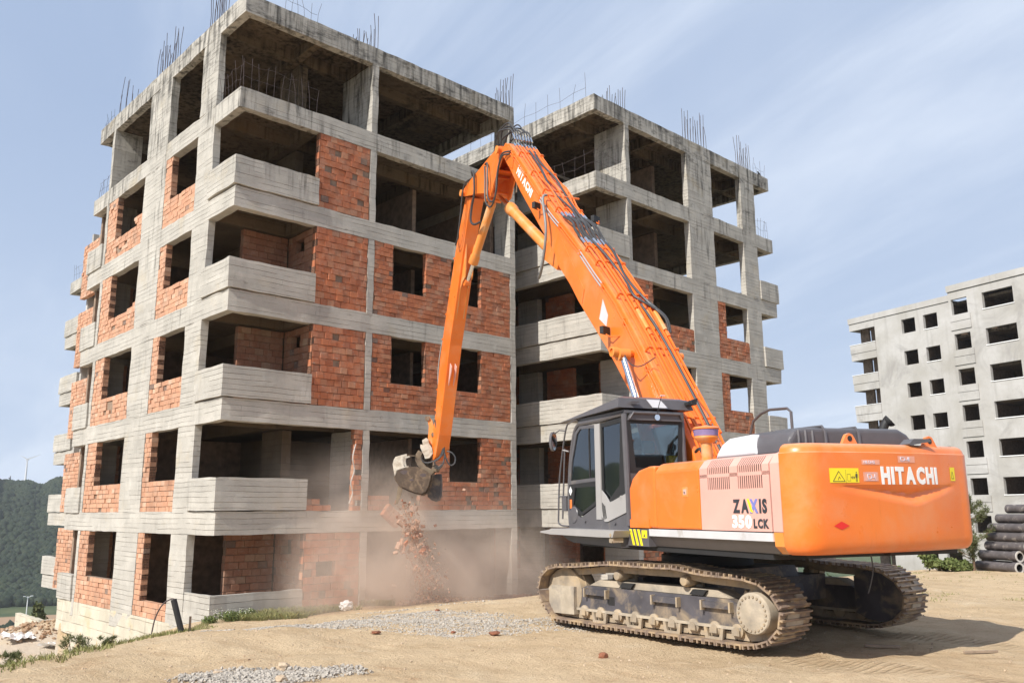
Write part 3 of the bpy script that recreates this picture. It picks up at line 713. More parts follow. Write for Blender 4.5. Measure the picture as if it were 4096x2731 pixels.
# ------------------------------------------------------------------ second building
X2, Y2, XF, YF = 21.65, 18.5, 33.65, 30.0
B2 = thing('unfinished_building', 'bare concrete apartment block rising behind the orange excavator boom', 'building', (X2, Y2, -3.2))
bricks2 = []; bricks_keep = bricks; bricks = bricks2; back = []; jm = MB()
def D(name, *b, mat='concrete', conc=True, step=.35): return box_part(name, B2, b, mat, conc, step)
for k in range(0, 6):
    zj = ZJ[k]; zb = zj - .6
    D('edge_beam', X2, X2 + .25, Y2, YF, zb, zj); D('edge_beam', X2 + .25, XF, Y2, Y2 + .25, zb, zj)
    D('edge_beam', XF - .25, XF, Y2 + .25, 24.5, zb, zj, step=.6); D('edge_beam', 31.3, XF - .25, 24.3, 24.5, zb, zj, step=.6)
    D('edge_beam', X2 + .25, 32.3, YF - .25, YF, zb, zj, step=1)
    zt = zj - .02
    D('floor_slab', X2 + .25, XF - .25, Y2 + .25, 24.3, zt - .15, zt, mat='concrete_shade', step=1.5)
    D('floor_slab', X2 + .25, 32.3, 24.52, YF - .25, zt - .15, zt, mat='concrete_shade', step=1.5)
    for (a, b, c, d) in ((X2 + .25, XF - .25, 20.0, 20.22), (23.33, 23.55, 20.22, 24.3), (25.6, 25.82, Y2 + .25, 20.0), (27.2, 27.4, 20.22, 24.3), (32.08, 32.3, Y2 + .25, 20.0)):
        D('ceiling_beam', a, b, c, d, zj - .56, zt - .152, mat='concrete_shade', step=1.2)
for k in range(-1, 5):
    za = ZJ[k] if k >= 0 else -3.6; zb = ZJ[k + 1] - .6
    D('column', 23.33, 23.57, Y2, 20.0, za, zb); D('column', 27.24, 28.95, Y2, Y2 + .25, za, zb); D('column', 31.22, 32.32, Y2, Y2 + .25, za, zb)
    D('column', 23.33, 23.57, 23.2, 24.3, za, zb, step=.6); D('column', 32.1, 32.32, 23.6, 24.3, za, zb, step=.6); D('column', X2 + 1.6, X2 + 1.9, 26.5, 27.8, za, zb, step=1)
    D('partition_wall', 27.3, 27.5, 20.3, 29.5, za, zb, mat='mortar', step=1.5)
    D('partition_wall', 23.6, 27.3, 24.6, 24.8, za, zb, mat='mortar', step=1.5)
    if k < 3: D('partition_wall', 27.5, 29.95, 22.4, 22.6, za, zb, mat='mortar', step=1.5)
    D('rear_wall', X2 + 1.6, 32.3, YF - .2, YF - .02, za, zb, mat='mortar', step=2)
for k in range(-1, 4):
    zj = ZJ[k] if k >= 0 else -2.95; lo = zj + .03 if k >= 0 else -4.4; zt = ZJ[k + 1] - .6; sill = zj + .9; sd = 300 + 10 * k
    D('parapet', X2 - .06, X2 + .1, Y2 - .06, 27.9, lo, zj + .87); D('parapet', X2 + .101, 23.32, Y2 - .06, Y2 + .1, lo, zj + .87)
    D('parapet', 32.34, XF + .15, Y2 - .06, Y2 + .1, lo, zj + .87); D('parapet', XF + .0, XF + .15, Y2 + .101, 23.0, lo, zj + .87)
    if k <= 2:
        infill('y', Y2, (23.59, 27.23), zj, zt, [(24.68, 27.3, sill, zt + 1)], sd, .01, keep=(lambda u, z, rr: rr.random() > .03), length=.27)
        infill('y', Y2, (28.96, 31.21), zj, zt, [(29.53, 31.3, sill, zt + 1)], sd + 1, .005)
        jamb(jm, 'y', Y2, 24.68, sill, zt, 1, 1, rj); jamb(jm, 'y', Y2, 29.53, sill, zt, 1, 1, rj)
        # rear wall of the side balcony: doorways between brick panels
        infill('x', 23.58, (20.02, 27.9), zj, zt, [(20.3, 21.6, zj - .1, zt + 1), (23.0, 24.4, zj - .1, zt + 1), (26.2, 27.2, zj - .1, zt + 1)], sd + 2, 0, length=.3, backing=False)
jm.build('brick_ends', B2, world=True)['kind'] = 'stuff'; beds(B2)
place_bricks(B2, bricks2); bricks = bricks_keep
D('foundation_wall', 23.57, 31.2, Y2 + .02, Y2 + .25, -3.6, -2.95, mat='concrete_foot')
for i, (x, y, nx, ny, sx, sy, h) in enumerate([(23.45, 19.2, 2, 7, .12, 1.2, 1.25), (28.1, Y2 + .13, 9, 2, 1.5, .12, 1.5), (31.8, Y2 + .13, 7, 2, .95, .12, 1.35), (23.45, 23.7, 2, 5, .12, .9, 1.2)]):
    rebar_bundle(B2, x, y, 14.75, nx, ny, sx, sy, h, 60 + i)
rebar_mesh(B2, (X2 + .12, 19.0, 0), (X2 + .12, 25.5, 0), 14.75, 11, .95, 70, 1)
rebar_mesh(B2, (X2 + .12, Y2 + .12, 0), (X2 + .12, 24.2, 0), 11.8, 12, .95, 71, 2)
rebar_mesh(B2, (X2 + .12, Y2 + .12, 0), (23.2, Y2 + .12, 0), 11.8, 5, .95, 72, 2)
rebar_mesh(B2, (32.5, Y2 + .12, 0), (33.5, Y2 + .12, 0), 11.8, 6, .9, 73, 2)
rebar_mesh(B2, (32.6, Y2 + .12, 0), (33.55, Y2 + .12, 0), 14.75, 4, .7, 74, 1)

# ------------------------------------------------------------------ third block: its balcony ends show past the near building
X3 = 12.7
B3 = thing('unfinished_building', 'farther bare concrete block, only its balcony ends showing past the left building edge', 'building', (X3, 38.5, -5.0))
def E3(name, *b, mat='concrete', conc=True, step=.4): return box_part(name, B3, b, mat, conc, step)
for k in range(0, 6):
    zj = ZJ[k]
    if k == 5: continue
    E3('edge_beam', X3, X3 + .25, 39.0, 47.2, zj - .6, zj); E3('edge_beam', X3 + .25, 19.0, 46.95, 47.2, zj - .6, zj)
    E3('floor_slab', X3 + .25, 19.0, 39.0, 46.95, zj - .17, zj - .02, mat='concrete_shade', step=1.5)
for k in range(-1, 4):
    zj = ZJ[k] if k >= 0 else -2.95
    E3('parapet', X3 - .06, X3 + .1, 44.5, 47.25, zj + .03, zj + .87); E3('parapet', X3 + .101, 15, 47.1, 47.25, zj + .03, zj + .87)
    E3('body_wall', 13.9, 14.1, 39.0, 44.2, zj, ZJ[k + 1] - .62, mat='mortar', step=1.5)
E3('edge_beam', X3, X3 + .25, 39.0, 47.2, -3.55, -2.95); E3('floor_slab', X3 + .25, 19.0, 39.0, 46.95, -3.3, -3.0, mat='concrete_shade')
E3('foundation_wall', 13.2, 19.0, 39.0, 44.6, -6.0, -3.6, mat='concrete_foot', step=1)
rebar_mesh(B3, (X3 + .12, 44.6, 0), (X3 + .12, 47.1, 0), 11.8, 7, .9, 80, 2)
rebar_mesh(B3, (X3 + .12, 44.6, 0), (X3 + .12, 47.1, 0), 8.85, 7, .9, 81, 2)
# low garden wall and a post below it
gw = thing('low_wall', 'low pale concrete wall with open top standing beyond the left corner of the building', 'wall', (11.6, 41.2, -5.0))
m = MB(); m.cbox(11.2, 12.1, 41.2, 41.4, -5.4, -4.5, 'concrete_foot'); m.build('wall_panel', gw, world=True)
m = MB(); m.cbox(11.2, 11.4, 41.41, 45.2, -5.4, -4.5, 'concrete_foot'); m.build('wall_panel', gw, world=True)
o = MB(); o.cbox(10.75, 10.9, 41.2, 41.35, -5.5, -4.6, 'concrete_foot'); tag(o.build('concrete_post', origin=(10.82, 41.3, -5)), 'short pale concrete post left of the low wall', 'post')

# ------------------------------------------------------------------ plastered block on the right
az = R(74.5); DD = 87.0; dcor = Vector((68.264, 31.064, 0)).normalized() * DD
B4 = thing('plastered_building', 'pale grey plastered shell of an apartment block with empty dark windows, at the right', 'building', (dcor.x, dcor.y, -6.0), az + math.pi)
# local X runs along the facade to the right, local -Y... facade plane is Y=0, inside is +Y after this flip
K = 87 / 75.0
def P4(name, m, parent=B4): return m.build(name, parent)
ZO = 6.0
inward = 1   # local Y runs into the building
def yb(a, b): return tuple(sorted((a * inward, b * inward)))
def facade(m, u0, u1, z0, z1, holes, y0=0.0, th=.3):
    us = sorted({u0, u1} | {h[0] for h in holes} | {h[1] for h in holes}); zs = sorted({z0, z1} | {h[2] for h in holes} | {h[3] for h in holes})
    ya, yc = yb(y0, y0 + th)
    for i in range(len(us) - 1):
        run = None
        for j in range(len(zs) - 1):
            uc = (us[i] + us[i + 1]) / 2; zc = (zs[j] + zs[j + 1]) / 2
            solid = not any(h[0] < uc < h[1] and h[2] < zc < h[3] for h in holes)
            if solid and run is None: run = zs[j]
            if (not solid or j == len(zs) - 2) and run is not None:
                m.box(us[i], us[i + 1], ya, yc, run + ZO, (zs[j + 1] if solid else zs[j]) + ZO, 'plaster'); run = None
    return m
ST = 2.92; Z0s = [(13.31 - 2.517 * k) * K for k in range(8)]     # window sills of the left columns
hl = []; hr = []
for k, zs in enumerate(Z0s):
    hl += [(5.8, 7.2, zs, zs + 1.29), (8.03, 9.40, zs, zs + 1.27)]
    zc = (13.85 - 2.61 * k) * K * 1.0
    hr += [(10.95, 12.40, zc, zc + 1.36), (13.75, 16.35, zc, zc + 1.36), (18.6, 20.6, zc, zc + 1.36), (23.0, 25.0, zc, zc + 1.36)]
P4('facade_wall', facade(MB(), 2.9, 10.72, -6, 17.38, hl)); P4('facade_wall', facade(MB(), 10.72, 30.0, -6, 18.1, hr, -.18))
m = MB(); m.box(-.05, 10.70, *yb(-.08, .35), 17.40 + ZO, 17.93 + ZO, 'plaster'); P4('roof_band', m)
m = MB(); m.box(10.66, 30.0, *yb(-.28, .35), 18.13 + ZO, 18.68 + ZO, 'plaster'); P4('roof_band', m)
m = MB(); m.box(0, 10.7, *yb(.36, 13), 17.35 + ZO, 17.5 + ZO, 'plaster'); P4('roof_slab', m)
m = MB(); m.box(10.71, 29.9, *yb(.36, 13), 18.0 + ZO, 18.2 + ZO, 'plaster'); P4('roof_slab', m)
for k in range(8):
    t = (14.41 - 2.53 * k) * K; b = (13.20 - 2.53 * k) * K       # balcony opening top and parapet top
    z1 = t + (.62 if k else .55)
    m = MB(); m.box(0, 2.88, *yb(0, .2), t + ZO, (17.38 if k == 0 else ((13.20 - 2.53 * (k - 1)) * K - .86)) + ZO, 'plaster'); m.box(0, .2, *yb(.21, 2.6), t + ZO, t + .5 + ZO, 'plaster'); P4('balcony_beam', m)
    m = MB(); m.box(-.03, 2.88, *yb(-.04, .12), b - .84 + ZO, b - .03 + ZO, 'plaster'); m.box(-.03, .12, *yb(.13, 2.6), b - .84 + ZO, b - .03 + ZO, 'plaster'); P4('parapet', m)
    m = MB(); m.box(-.06, 2.9, *yb(-.08, .16), b - .028 + ZO, b + .02 + ZO, 'white'); P4('sill', m)
    m = MB(); m.box(.2, 2.9, *yb(.22, 3.0), t + .32 + ZO, t + .48 + ZO, 'plaster'); P4('balcony_slab', m)
    m = MB(); m.box(.12, 1.1, *yb(1.4, 1.6), b - .8 + ZO, t + .3 + ZO, 'mortar'); P4('balcony_wall', m)
    m = MB(); m.box(1.34, 2.89, *yb(1.4, 1.6), b - .8 + ZO, t + .3 + ZO, 'mortar'); P4('balcony_wall', m)
    m = MB(); m.box(2.9, 29.9, *yb(.32, 12.9), t + .35 + ZO, t + .55 + ZO, 'concrete_shade'); P4('floor_slab', m)
    if k < 7:
        for (a, c, zz) in ((8.0, 9.45, Z0s[k]), (13.7, 16.4, (13.85 - 2.61 * k) * K)):
            m = MB(); y0 = -.05 if a < 10 else -.24
            m.box(a, c, *yb(y0, y0 + .2), zz - .07 + ZO, zz - .002 + ZO, 'white'); P4('sill', m)
        zc = (13.85 - 2.61 * k) * K
        m = MB(); m.box(10.74, 12.6, *yb(-.26, -.19), zc - 1.32 + ZO, zc - .62 + ZO, 'plaster'); m.box(10.74, 12.6, *yb(-.26, -.19), zc - .58 + ZO, zc - .04 + ZO, 'plaster'); P4('apron_panel', m)
for (a, b2) in ((4.4, 4.6), (7.5, 7.7), (10.2, 10.4), (12.9, 13.1), (16.9, 17.1), (21.5, 21.7)):
    m = MB(); m.box(a, b2, *yb(.34, 9), 0, (17.3 if a < 10.6 else 17.95) + ZO, 'mortar'); P4('partition_wall', m)
m = MB(); m.box(10.72, 29.9, *yb(4.2, 4.4), 0, 17.95 + ZO, 'mortar'); P4('partition_wall', m)
m = MB(); m.box(3, 10.7, *yb(4.2, 4.4), 0, 17.3 + ZO, 'mortar'); P4('partition_wall', m)
m = MB(); m.box(2.9, 3.1, *yb(.3, 12.9), 0, 17.2 + ZO, 'plaster'); P4('end_wall', m)
m = MB(); m.box(29.7, 29.95, *yb(.3, 12.9), 0, 17.2 + ZO, 'plaster'); m.box(0, 29.95, *yb(12.92, 13.1), 0, 17.2 + ZO, 'plaster'); P4('rear_wall', m)
m = MB(); m.box(6.05, 6.2, *yb(-.02, .1), -4.75 + ZO, -3.45 + ZO, 'white'); m.box(5.8, 7.2, *yb(-.02, .1), -3.65 + ZO, -3.5 + ZO, 'white'); P4('window_frame', m)
# ------------------------------------------------------------------ excavator (local X forward, Y left, Z up from the ground)
EX = thing('excavator', 'big orange tracked demolition excavator with a long raised boom, standing on the dry soil', 'excavator', (10.85, 7.35, -1.65), R(70))
TU = Matrix.Translation((-.2, 0, 0)); TU = Matrix.Rotation(R(14.5), 4, 'Z') @ TU     # undercarriage is slewed against the house
def XP(m, name, parent=None, smooth=None, label=None):
    o = m.build(name, parent or EX, smooth=smooth)
    if label: o['label'] = label
    return o
# ---- tracks
PINS = [(-1.70, .115), (1.42, .115), (1.68, .17), (1.90, .33), (1.97, .52), (1.85, .70), (1.62, .78), (1.20, .80), (.62, .855), (.40, .865), (0, .862), (-.45, .862), (-.70, .865), (-1.1, .82), (-1.62, .80), (-1.95, .76), (-2.16, .62), (-2.24, .45), (-2.16, .28), (-1.98, .16)]
PIN = [Vector((x + .1, 0, z)) for x, z in PINS]
def resample(pts, pitch_n):
    P = pts + [pts[0]]; L = [0]
    for a, b in zip(P[:-1], P[1:]): L.append(L[-1] + (b - a).length)
    out = []
    for i in range(pitch_n):
        t = L[-1] * i / pitch_n
        for k in range(len(L) - 1):
            if L[k + 1] >= t: out.append(P[k].lerp(P[k + 1], (t - L[k]) / max(1e-6, L[k + 1] - L[k]))); break
    return out
sp = spline(PIN + [PIN[0]], 4)[:-1]
NS = 49; centers = resample(sp, NS)
shoe_m = MB(); pit = (centers[1] - centers[0]).length
shoe_m.box(-pit * .49, pit * .49, -.29, .29, -.012, .010, 'shoe'); 
for xx in (-.078, 0, .078): shoe_m.box(xx - .011, xx + .011, -.29, .29, -.048, -.0122, 'shoe')
shoe_m.box(pit * .40, pit * .53, -.28, .28, -.022, -.0125, 'shoe')
shoe_mesh = None
def make_track(side):
    global shoe_mesh
    l0 = side * 1.36
    tr = MB()
    for i, c in enumerate(centers):      # link chain inside the shoes
        n = centers[(i + 1) % NS]; d = (n - c).normalized(); nrm = Vector((d.z, 0, -d.x))   # outward
        for off in (-.09, .09):
            T = TU @ Matrix.Translation((0, l0 + off, 0)) @ Matrix.Translation(c + (n - c) * .5 - nrm * 0) @ Matrix.Rotation(math.atan2(-d.z, d.x), 4, 'Y')
            tr.box(-pit * .46, pit * .46, -.022, .022, -.005 if 1 else 0, .085, 'mud_steel', T)
        tr.cyl(TU @ (c + Vector((0, l0 - .11, 0)) - nrm * .045), TU @ (c + Vector((0, l0 + .11, 0)) - nrm * .045), .038, n=10, mat='mud_steel')
    t = tr.build('crawler_track', EX)
    for i, c in enumerate(centers):
        n = centers[(i + 1) % NS]; mid = (c + n) / 2; d = (n - c).normalized(); nrm = Vector((d.z, 0, -d.x))
        if shoe_mesh is None:
            o = shoe_m.build('track_shoe', t); shoe_mesh = o.data
        else:
            o = bpy.data.objects.new('track_shoe', shoe_mesh); C.objects.link(o); o.parent = t
        # local -Z of the shoe is outward
        xa = d; za = -nrm; ya = za.cross(xa)
        Mx = Matrix(((xa.x, ya.x, za.x, mid.x + nrm.x * .03), (xa.y, ya.y, za.y, l0), (xa.z, ya.z, za.z, mid.z + nrm.z * .03), (0, 0, 0, 1)))
        o.matrix_local = TU @ Mx
    # caked mud between some grousers
    rr = random.Random(3 + side)
    mm = MB()
    for i in range(24, NS):
        if rr.random() < .75:
            c = centers[i]; n = centers[(i + 1) % NS]; mid = (c + n) / 2; d = (n - c).normalized(); nrm = Vector((d.z, 0, -d.x)); xa = d; za = nrm; ya = za.cross(xa)
            w = rr.uniform(.08, .26); y0 = rr.uniform(-.27, .27 - w)
            Mx = TU @ Matrix(((xa.x, ya.x, za.x, mid.x + nrm.x * .03), (xa.y, ya.y, za.y, l0), (xa.z, ya.z, za.z, mid.z + nrm.z * .03), (0, 0, 0, 1)))
            mm.box(-.075 + rr.uniform(0, .02), -.012, y0, y0 + w, .0, .030 + rr.uniform(0, .012), 'frame_mud', Mx)
            if rr.random() < .7: mm.box(.012, .07, y0 * .5 - .1, y0 * .5 + w, .0, .034, 'frame_mud', Mx)
    XP(mm, 'caked_mud')['kind'] = 'stuff'
    # side frame
    fr = MB(); a, b = l0 - .16, l0 + .10 * side; 
    lo, hi = sorted((l0 - side * .17, l0 + side * .14))
    fr.prism([(-1.50, .26), (1.36, .26), (1.36, .50), (1.18, .57), (-1.36, .57), (-1.50, .50)], lo, hi, 'dark_steel', 'y', TU)
    XP(fr, 'track_frame')
    tp = MB(); l1, l2 = sorted((l0 - side * .17, l0 + side * .10)); tp.prism([(-1.34, .575), (1.16, .575), (.95, .66), (-1.15, .66)], l1, l2, 'frame_mud', 'y', TU); XP(tp, 'frame_top', label='sloping top of the track frame covered in dried mud')
    fl = MB(); l1, l2 = sorted((l0 - side * .17, l0 + side * .175)); fl.box(-1.52, 1.37, l1, l2, .225, .258, 'frame_mud', TU); XP(fl, 'frame_flange')
    if side > 0:
        for x in (.95, -.35, -1.18):
            sp2 = MB(); sp2.box(x - .20, x + .20, l0 + .142, l0 + .20, .455, .53, 'dark_steel', TU); sp2.box(x - .23, x - .205, l0 + .142, l0 + .215, .42, .54, 'mud_steel', TU); sp2.box(x + .205, x + .23, l0 + .142, l0 + .215, .42, .54, 'mud_steel', TU); XP(sp2, 'frame_step')
        hh = MB(); hh.box(.62, .74, l0 + .141, l0 + .146, .34, .45, 'black', TU); XP(hh, 'frame_opening')
        for x in (.30, -.95): hh = MB(); hh.prism([(x, .585), (x + .22, .585), (x + .16, .652), (x - .06, .652)], l0 + .02, l0 + .145, 'black', 'y', TU); XP(hh, 'frame_opening')
    # idler and its box
    ib = MB(); lo, hi = sorted((l0 - side * .2, l0 + side * .215)); ib.prism([(1.38, .16), (1.84, .15), (1.93, .30), (1.93, .50), (1.86, .545), (1.38, .545)], lo, hi, 'frame_mud', 'y', TU); XP(ib, 'idler_guard')
    idl = MB(); idl.lathe([(-.16, .10), (-.15, .34), (-.07, .36), (-.07, .38), (.07, .38), (.07, .36), (.15, .34), (.16, .10)], TU @ Vector((1.62, l0, .46)), TU.to_3x3() @ Vector((0, 1, 0)), 28, 'mud_steel'); XP(idl, 'idler', smooth=35)
    # sprocket and final drive
    spk = MB(); cc = Vector((-1.80, l0, .455)); ax = TU.to_3x3() @ Vector((0, side, 0))
    spk.lathe([(-.05, .10), (-.05, .31), (.05, .31), (.05, .1)], TU @ cc, ax, 28, 'mud_steel')
    for k in range(21):
        t = 2 * math.pi * k / 21; T = TU @ Matrix.Translation(cc) @ Matrix.Rotation(t, 4, 'Y'); spk.box(.30, .365, -.03, .03, -.025, .025, 'mud_steel', T)
    XP(spk, 'sprocket', smooth=30)
    if side > 0:
        fd = MB(); fd.lathe([(-.10, .10), (-.10, .27), (.04, .285), (.10, .235), (.29, .235), (.305, .225), (.31, .21), (.312, .02)], TU @ cc, ax, 36, 'frame_mud'); f = XP(fd, 'final_drive', smooth=30)
        bt = MB()
        for k in range(22):
            t = 2 * math.pi * k / 22; p = cc + Vector((.19 * math.cos(t), side * .305, .19 * math.sin(t))); bt.cyl(TU @ p, TU @ (p + Vector((0, side * .018, 0))), .0135, n=8, mat='mud_steel')
        bt.build('bolt_ring', f)
    else:
        fd = MB(); ol, oh = sorted((l0 - side * .05, l0 - side * .26))
        fd.prism([(-1.45, .24), (-1.62, .16), (-1.85, .14), (-2.02, .22), (-2.13, .36), (-2.14, .52), (-2.05, .68), (-1.88, .77), (-1.62, .80), (-1.45, .72)], ol, oh, 'dark_steel', 'y', TU); XP(fd, 'final_drive')
    for x in (.52, -.68):
        cr = MB(); cr.lathe([(-.19, .03), (-.19, .05), (.03, .055), (.03, .075), (.15, .075), (.19, .07), (.21, .055), (.215, .02)], TU @ Vector((x, l0 - side * .02, .745)), ax, 20, 'mud_steel'); XP(cr, 'carrier_roller', smooth=35)
        cb = MB(); l1, l2 = sorted((l0 - side * .20, l0 - side * .12)); cb.box(x - .06, x + .06, l1, l2, .60, .76, 'frame_mud', TU); XP(cb, 'roller_bracket')
    for i in range(9):
        x = 1.22 - i * .335; rl = MB()
        rl.lathe([(-.17, .04), (-.16, .085), (-.09, .085), (-.09, .105), (.09, .105), (.09, .085), (.16, .085), (.175, .05), (.19, .045)], TU @ Vector((x, l0, .215)), ax, 14, 'mud_steel')
        l1, l2 = sorted((l0 + side * .13, l0 + side * .20)); rl.box(x - .055, x + .055, l1, l2, .165, .225, 'mud_steel', TU); XP(rl, 'track_roller', smooth=35)
        if i % 2 == 1:
            gd = MB(); l1, l2 = sorted((l0 + side * .155, l0 + side * .19)); gd.prism([(x - .15, .224), (x - .13, .10), (x - .10, .065), (x + .10, .065), (x + .13, .10), (x + .15, .224), (x + .11, .224), (x + .08, .12), (x - .08, .12), (x - .11, .224)], l1, l2, 'mud_steel', 'y', TU); XP(gd, 'track_guard')
for side in (1, -1): make_track(side)
cb = MB(); cb.prism([(-1.0, .50), (1.0, .50), (.85, .86), (-.85, .86)], -.62, .62, 'dark_steel', 'y', TU)
cb.box(.35, .95, -1.2, 1.2, .38, .72, 'dark_steel', TU); cb.box(-.95, -.35, -1.2, 1.2, .38, .72, 'dark_steel', TU); XP(cb, 'car_body')
sr = MB(); sr.lathe([(0, .66), (.13, .66), (.131, .58), (.26, .58)], (0, 0, .86), (0, 0, 1), 40, 'black'); XP(sr, 'swing_ring', smooth=30)

# ---- upper frame, side panels
up = MB(); up.box(-3.1, 1.3, -1.40, 1.38, 1.10, 1.22, 'black'); up.box(-2.9, .9, -.6, .6, 1.221, 1.6, 'black'); XP(up, 'main_frame')
sk = MB(); sk.prism([(1.505, 1.385), (1.50, 1.30), (1.40, 1.17), (1.30, 1.15), (1.30, 1.385)], -3.26, -.62, 'cabgrey', 'x'); XP(sk, 'side_skirt')
st = MB(); st.prism([(1.51, 1.30), (1.515, 1.388), (1.30, 1.388), (1.30, 1.30)], -3.27, -.85, 'white_metal', 'x'); XP(st, 'side_sill', label='pale bare metal strip below the side doors')
hz = MB(); hz.box(-.84, -.30, 1.30, 1.512, 1.16, 1.386, 'cabgrey'); hz_o = XP(hz, 'corner_box')
hs = MB()
for x in (-.36, -.46, -.56):
    hs.prism([(x, 1.38), (x - .05, 1.38), (x - .13, 1.17), (x - .08, 1.17)], 1.5125, 1.516, 'yellow', 'y')
hs.box(-.80, -.67, 1.5125, 1.516, 1.27, 1.37, 'yellow'); hs.build('hazard_marking', hz_o)
w = MB(); w.prism([(-.755, 1.285), (-.715, 1.285), (-.735, 1.335)], 1.517, 1.518, 'dark_print', 'y'); w.build('warning_label', hz_o)
def side_profile(z0=1.40, top=2.23, ch=2.12, inset=.13):
    return [(1.50, z0), (1.50, ch), (1.50 - inset * .6, top - .02), (1.50 - inset, top), (1.20, top + .02), (1.20, z0)]
p1 = MB(); p1.prism([(-.36, 1.40), (-.36, 1.52), (-.345, 1.92), (-.44, 2.06), (-.60, 2.16), (-.86, 2.205), (-1.005, 2.205), (-1.005, 1.40)], 1.18, 1.497, 'orange', 'y')
o = XP(p1, 'front_side_box'); 
bv = o.modifiers.new('b', 'BEVEL'); bv.width = .035; bv.segments = 3; bv.limit_method = 'ANGLE'
p1 = MB(); p1.box(-.85, -.36, 1.42, 1.503, 1.4, 1.51, 'orange'); XP(p1, 'lower_front_cap')
p2 = MB(); p2.prism(side_profile(), -1.985, -1.02, 'orange', 'x'); sd = XP(p2, 'side_door'); bv = sd.modifiers.new('b', 'BEVEL'); bv.width = .02; bv.segments = 2; bv.limit_method = 'ANGLE'
lt = MB(); lt.box(-1.75, -1.63, 1.499, 1.505, 1.79, 1.91, 'orange_dull'); lt.box(-1.725, -1.655, 1.5055, 1.508, 1.815, 1.885, 'orange_dusty'); lt.cyl((-1.69, 1.508, 1.845), (-1.69, 1.516, 1.845), .014, mat='chrome'); lt.build('door_latch', sd)
p3 = MB()   # rear door with louvres: built from strips so that the slots are real openings
def strip(x0, x1, poly): p3.prism(poly, x0, x1, 'orange_dusty', 'x')
full = side_profile()
low = [(1.50, 1.40), (1.50, 1.865), (1.47, 1.865), (1.47, 1.40)]
midb = [(1.50, 2.005), (1.50, 2.045), (1.485, 2.045), (1.485, 2.005)]
topb = [(1.395, 2.218), (1.37, 2.23), (1.20, 2.25), (1.20, 2.21), (1.385, 2.20)]
up1 = [(1.50, 2.045), (1.50, 2.12), (1.422, 2.21), (1.395, 2.218), (1.393, 2.211), (1.418, 2.202), (1.494, 2.117), (1.494, 2.045)]
mid1 = [(1.50, 1.865), (1.50, 2.005), (1.494, 2.005), (1.494, 1.865)]
strip(-3.255, -2.005, low)
strip(-3.255, -2.005, midb); strip(-3.255, -2.005, topb)
def slots(x0, x1, n):
    w = (x0 - x1) / (n * 2 - 1)
    for i in range(n - 1):
        a = x0 - (2 * i + 1) * w; strip(a - w, a, mid1); strip(a - w, a, up1)
for a, b in ((-2.16, -2.005), (-2.725, -2.575), (-3.255, -3.14)): strip(a, b, [(1.50, 1.865), (1.50, 2.12), (1.422, 2.21), (1.395, 2.218), (1.30, 2.218), (1.30, 1.865)])
slots(-2.16, -2.575, 12); slots(-2.725, -3.14, 12)
vd = XP(p3, 'louvre_door', label='louvred rear side door faded by pink dust')
bk = MB(); bk.prism([(1.466, 1.42), (1.466, 2.10), (1.40, 2.185), (1.2, 2.19), (1.2, 1.42)], -3.25, -2.02, 'black', 'x'); XP(bk, 'slot_shade_backing')  # black backing put close behind the louvres so the slots read dark
bs = MB(); bs.prism([(1.50, 1.40), (1.50, 2.12), (1.43, 2.22), (1.36, 2.245), (1.2, 2.25), (1.2, 1.40)], -3.42, -3.275, 'orange_dusty', 'x'); XP(bs, 'rear_corner_strip', label='dusty strip between the louvred door and the counterweight')
bs = MB(); bs.prism([(1.50, 1.395), (1.49, 1.25), (1.40, 1.17), (1.2, 1.17), (1.2, 1.395)], -3.42, -3.275, 'orange_dull', 'x'); XP(bs, 'lower_corner_strip')
rsd = MB(); rsd.box(-2.95, .9, -1.49, -1.2, 1.2, 2.2, 'orange'); XP(rsd, 'right_side_panels')
dk = MB(); dk.box(-3.3, -.36, -1.19, 1.17, 1.6, 2.18, 'orange_dull'); XP(dk, 'engine_bay')

# ---- text helper
def text_mesh(s, size, mat, bold=.0, squeeze=1.0):
    cu = bpy.data.curves.new('t', 'FONT'); cu.body = s; cu.size = size; cu.offset = bold; cu.extrude = .0015; cu.resolution_u = 3
    ob = bpy.data.objects.new('t', cu); C.objects.link(ob); bpy.context.view_layer.update()
    dg = bpy.context.evaluated_depsgraph_get(); me = bpy.data.meshes.new_from_object(ob.evaluated_get(dg)); bpy.data.objects.remove(ob)
    co = np.empty(len(me.vertices) * 3); me.vertices.foreach_get('co', co); co = co.reshape(-1, 3); co[:, 0] *= squeeze
    co[:, 0] -= co[:, 0].min(); me.vertices.foreach_set('co', co.ravel()); me.materials.clear(); me.materials.append(M[mat]); me.update()
    return me, co[:, 0].max(), co[:, 1].max()
def frame(p, t, upv):
    t = Vector(t).normalized(); upv = Vector(upv).normalized(); n = t.cross(upv)
    return Matrix(((t.x, upv.x, n.x, p[0]), (t.y, upv.y, n.y, p[1]), (t.z, upv.z, n.z, p[2]), (0, 0, 0, 1)))
def letters(s, height, length, posf, mat, parent, name, bold=.008, gap=.12, shear=0.0):
    """lay single letters along posf(u) -> (point, tangent, up); u in metres"""
    ms = []
    for ch in s:
        me, w_, h_ = text_mesh(ch, 1.0, mat if isinstance(mat, str) else mat[ch], bold)
        ms.append((me, w_, h_))
    hh = max(m_[2] for m_ in ms); sc = height / hh
    tot = sum(m_[1] for m_ in ms) * sc; g = height * .13; sx = (length - g * (len(s) - 1)) / tot
    u = 0
    for me, w_, h_ in ms:
        wd = w_ * sc * sx; p, t, upv = posf(u + wd / 2)
        o = bpy.data.objects.new(name, me); C.objects.link(o); o.parent = parent
        F = frame(p, t, upv); S = Matrix.Identity(4); S[0][1] = shear
        o.matrix_local = F @ Matrix.Translation((-wd / 2, 0, 0)) @ S @ Matrix.Diagonal((sc * sx, sc, 1, 1)); u += wd + g
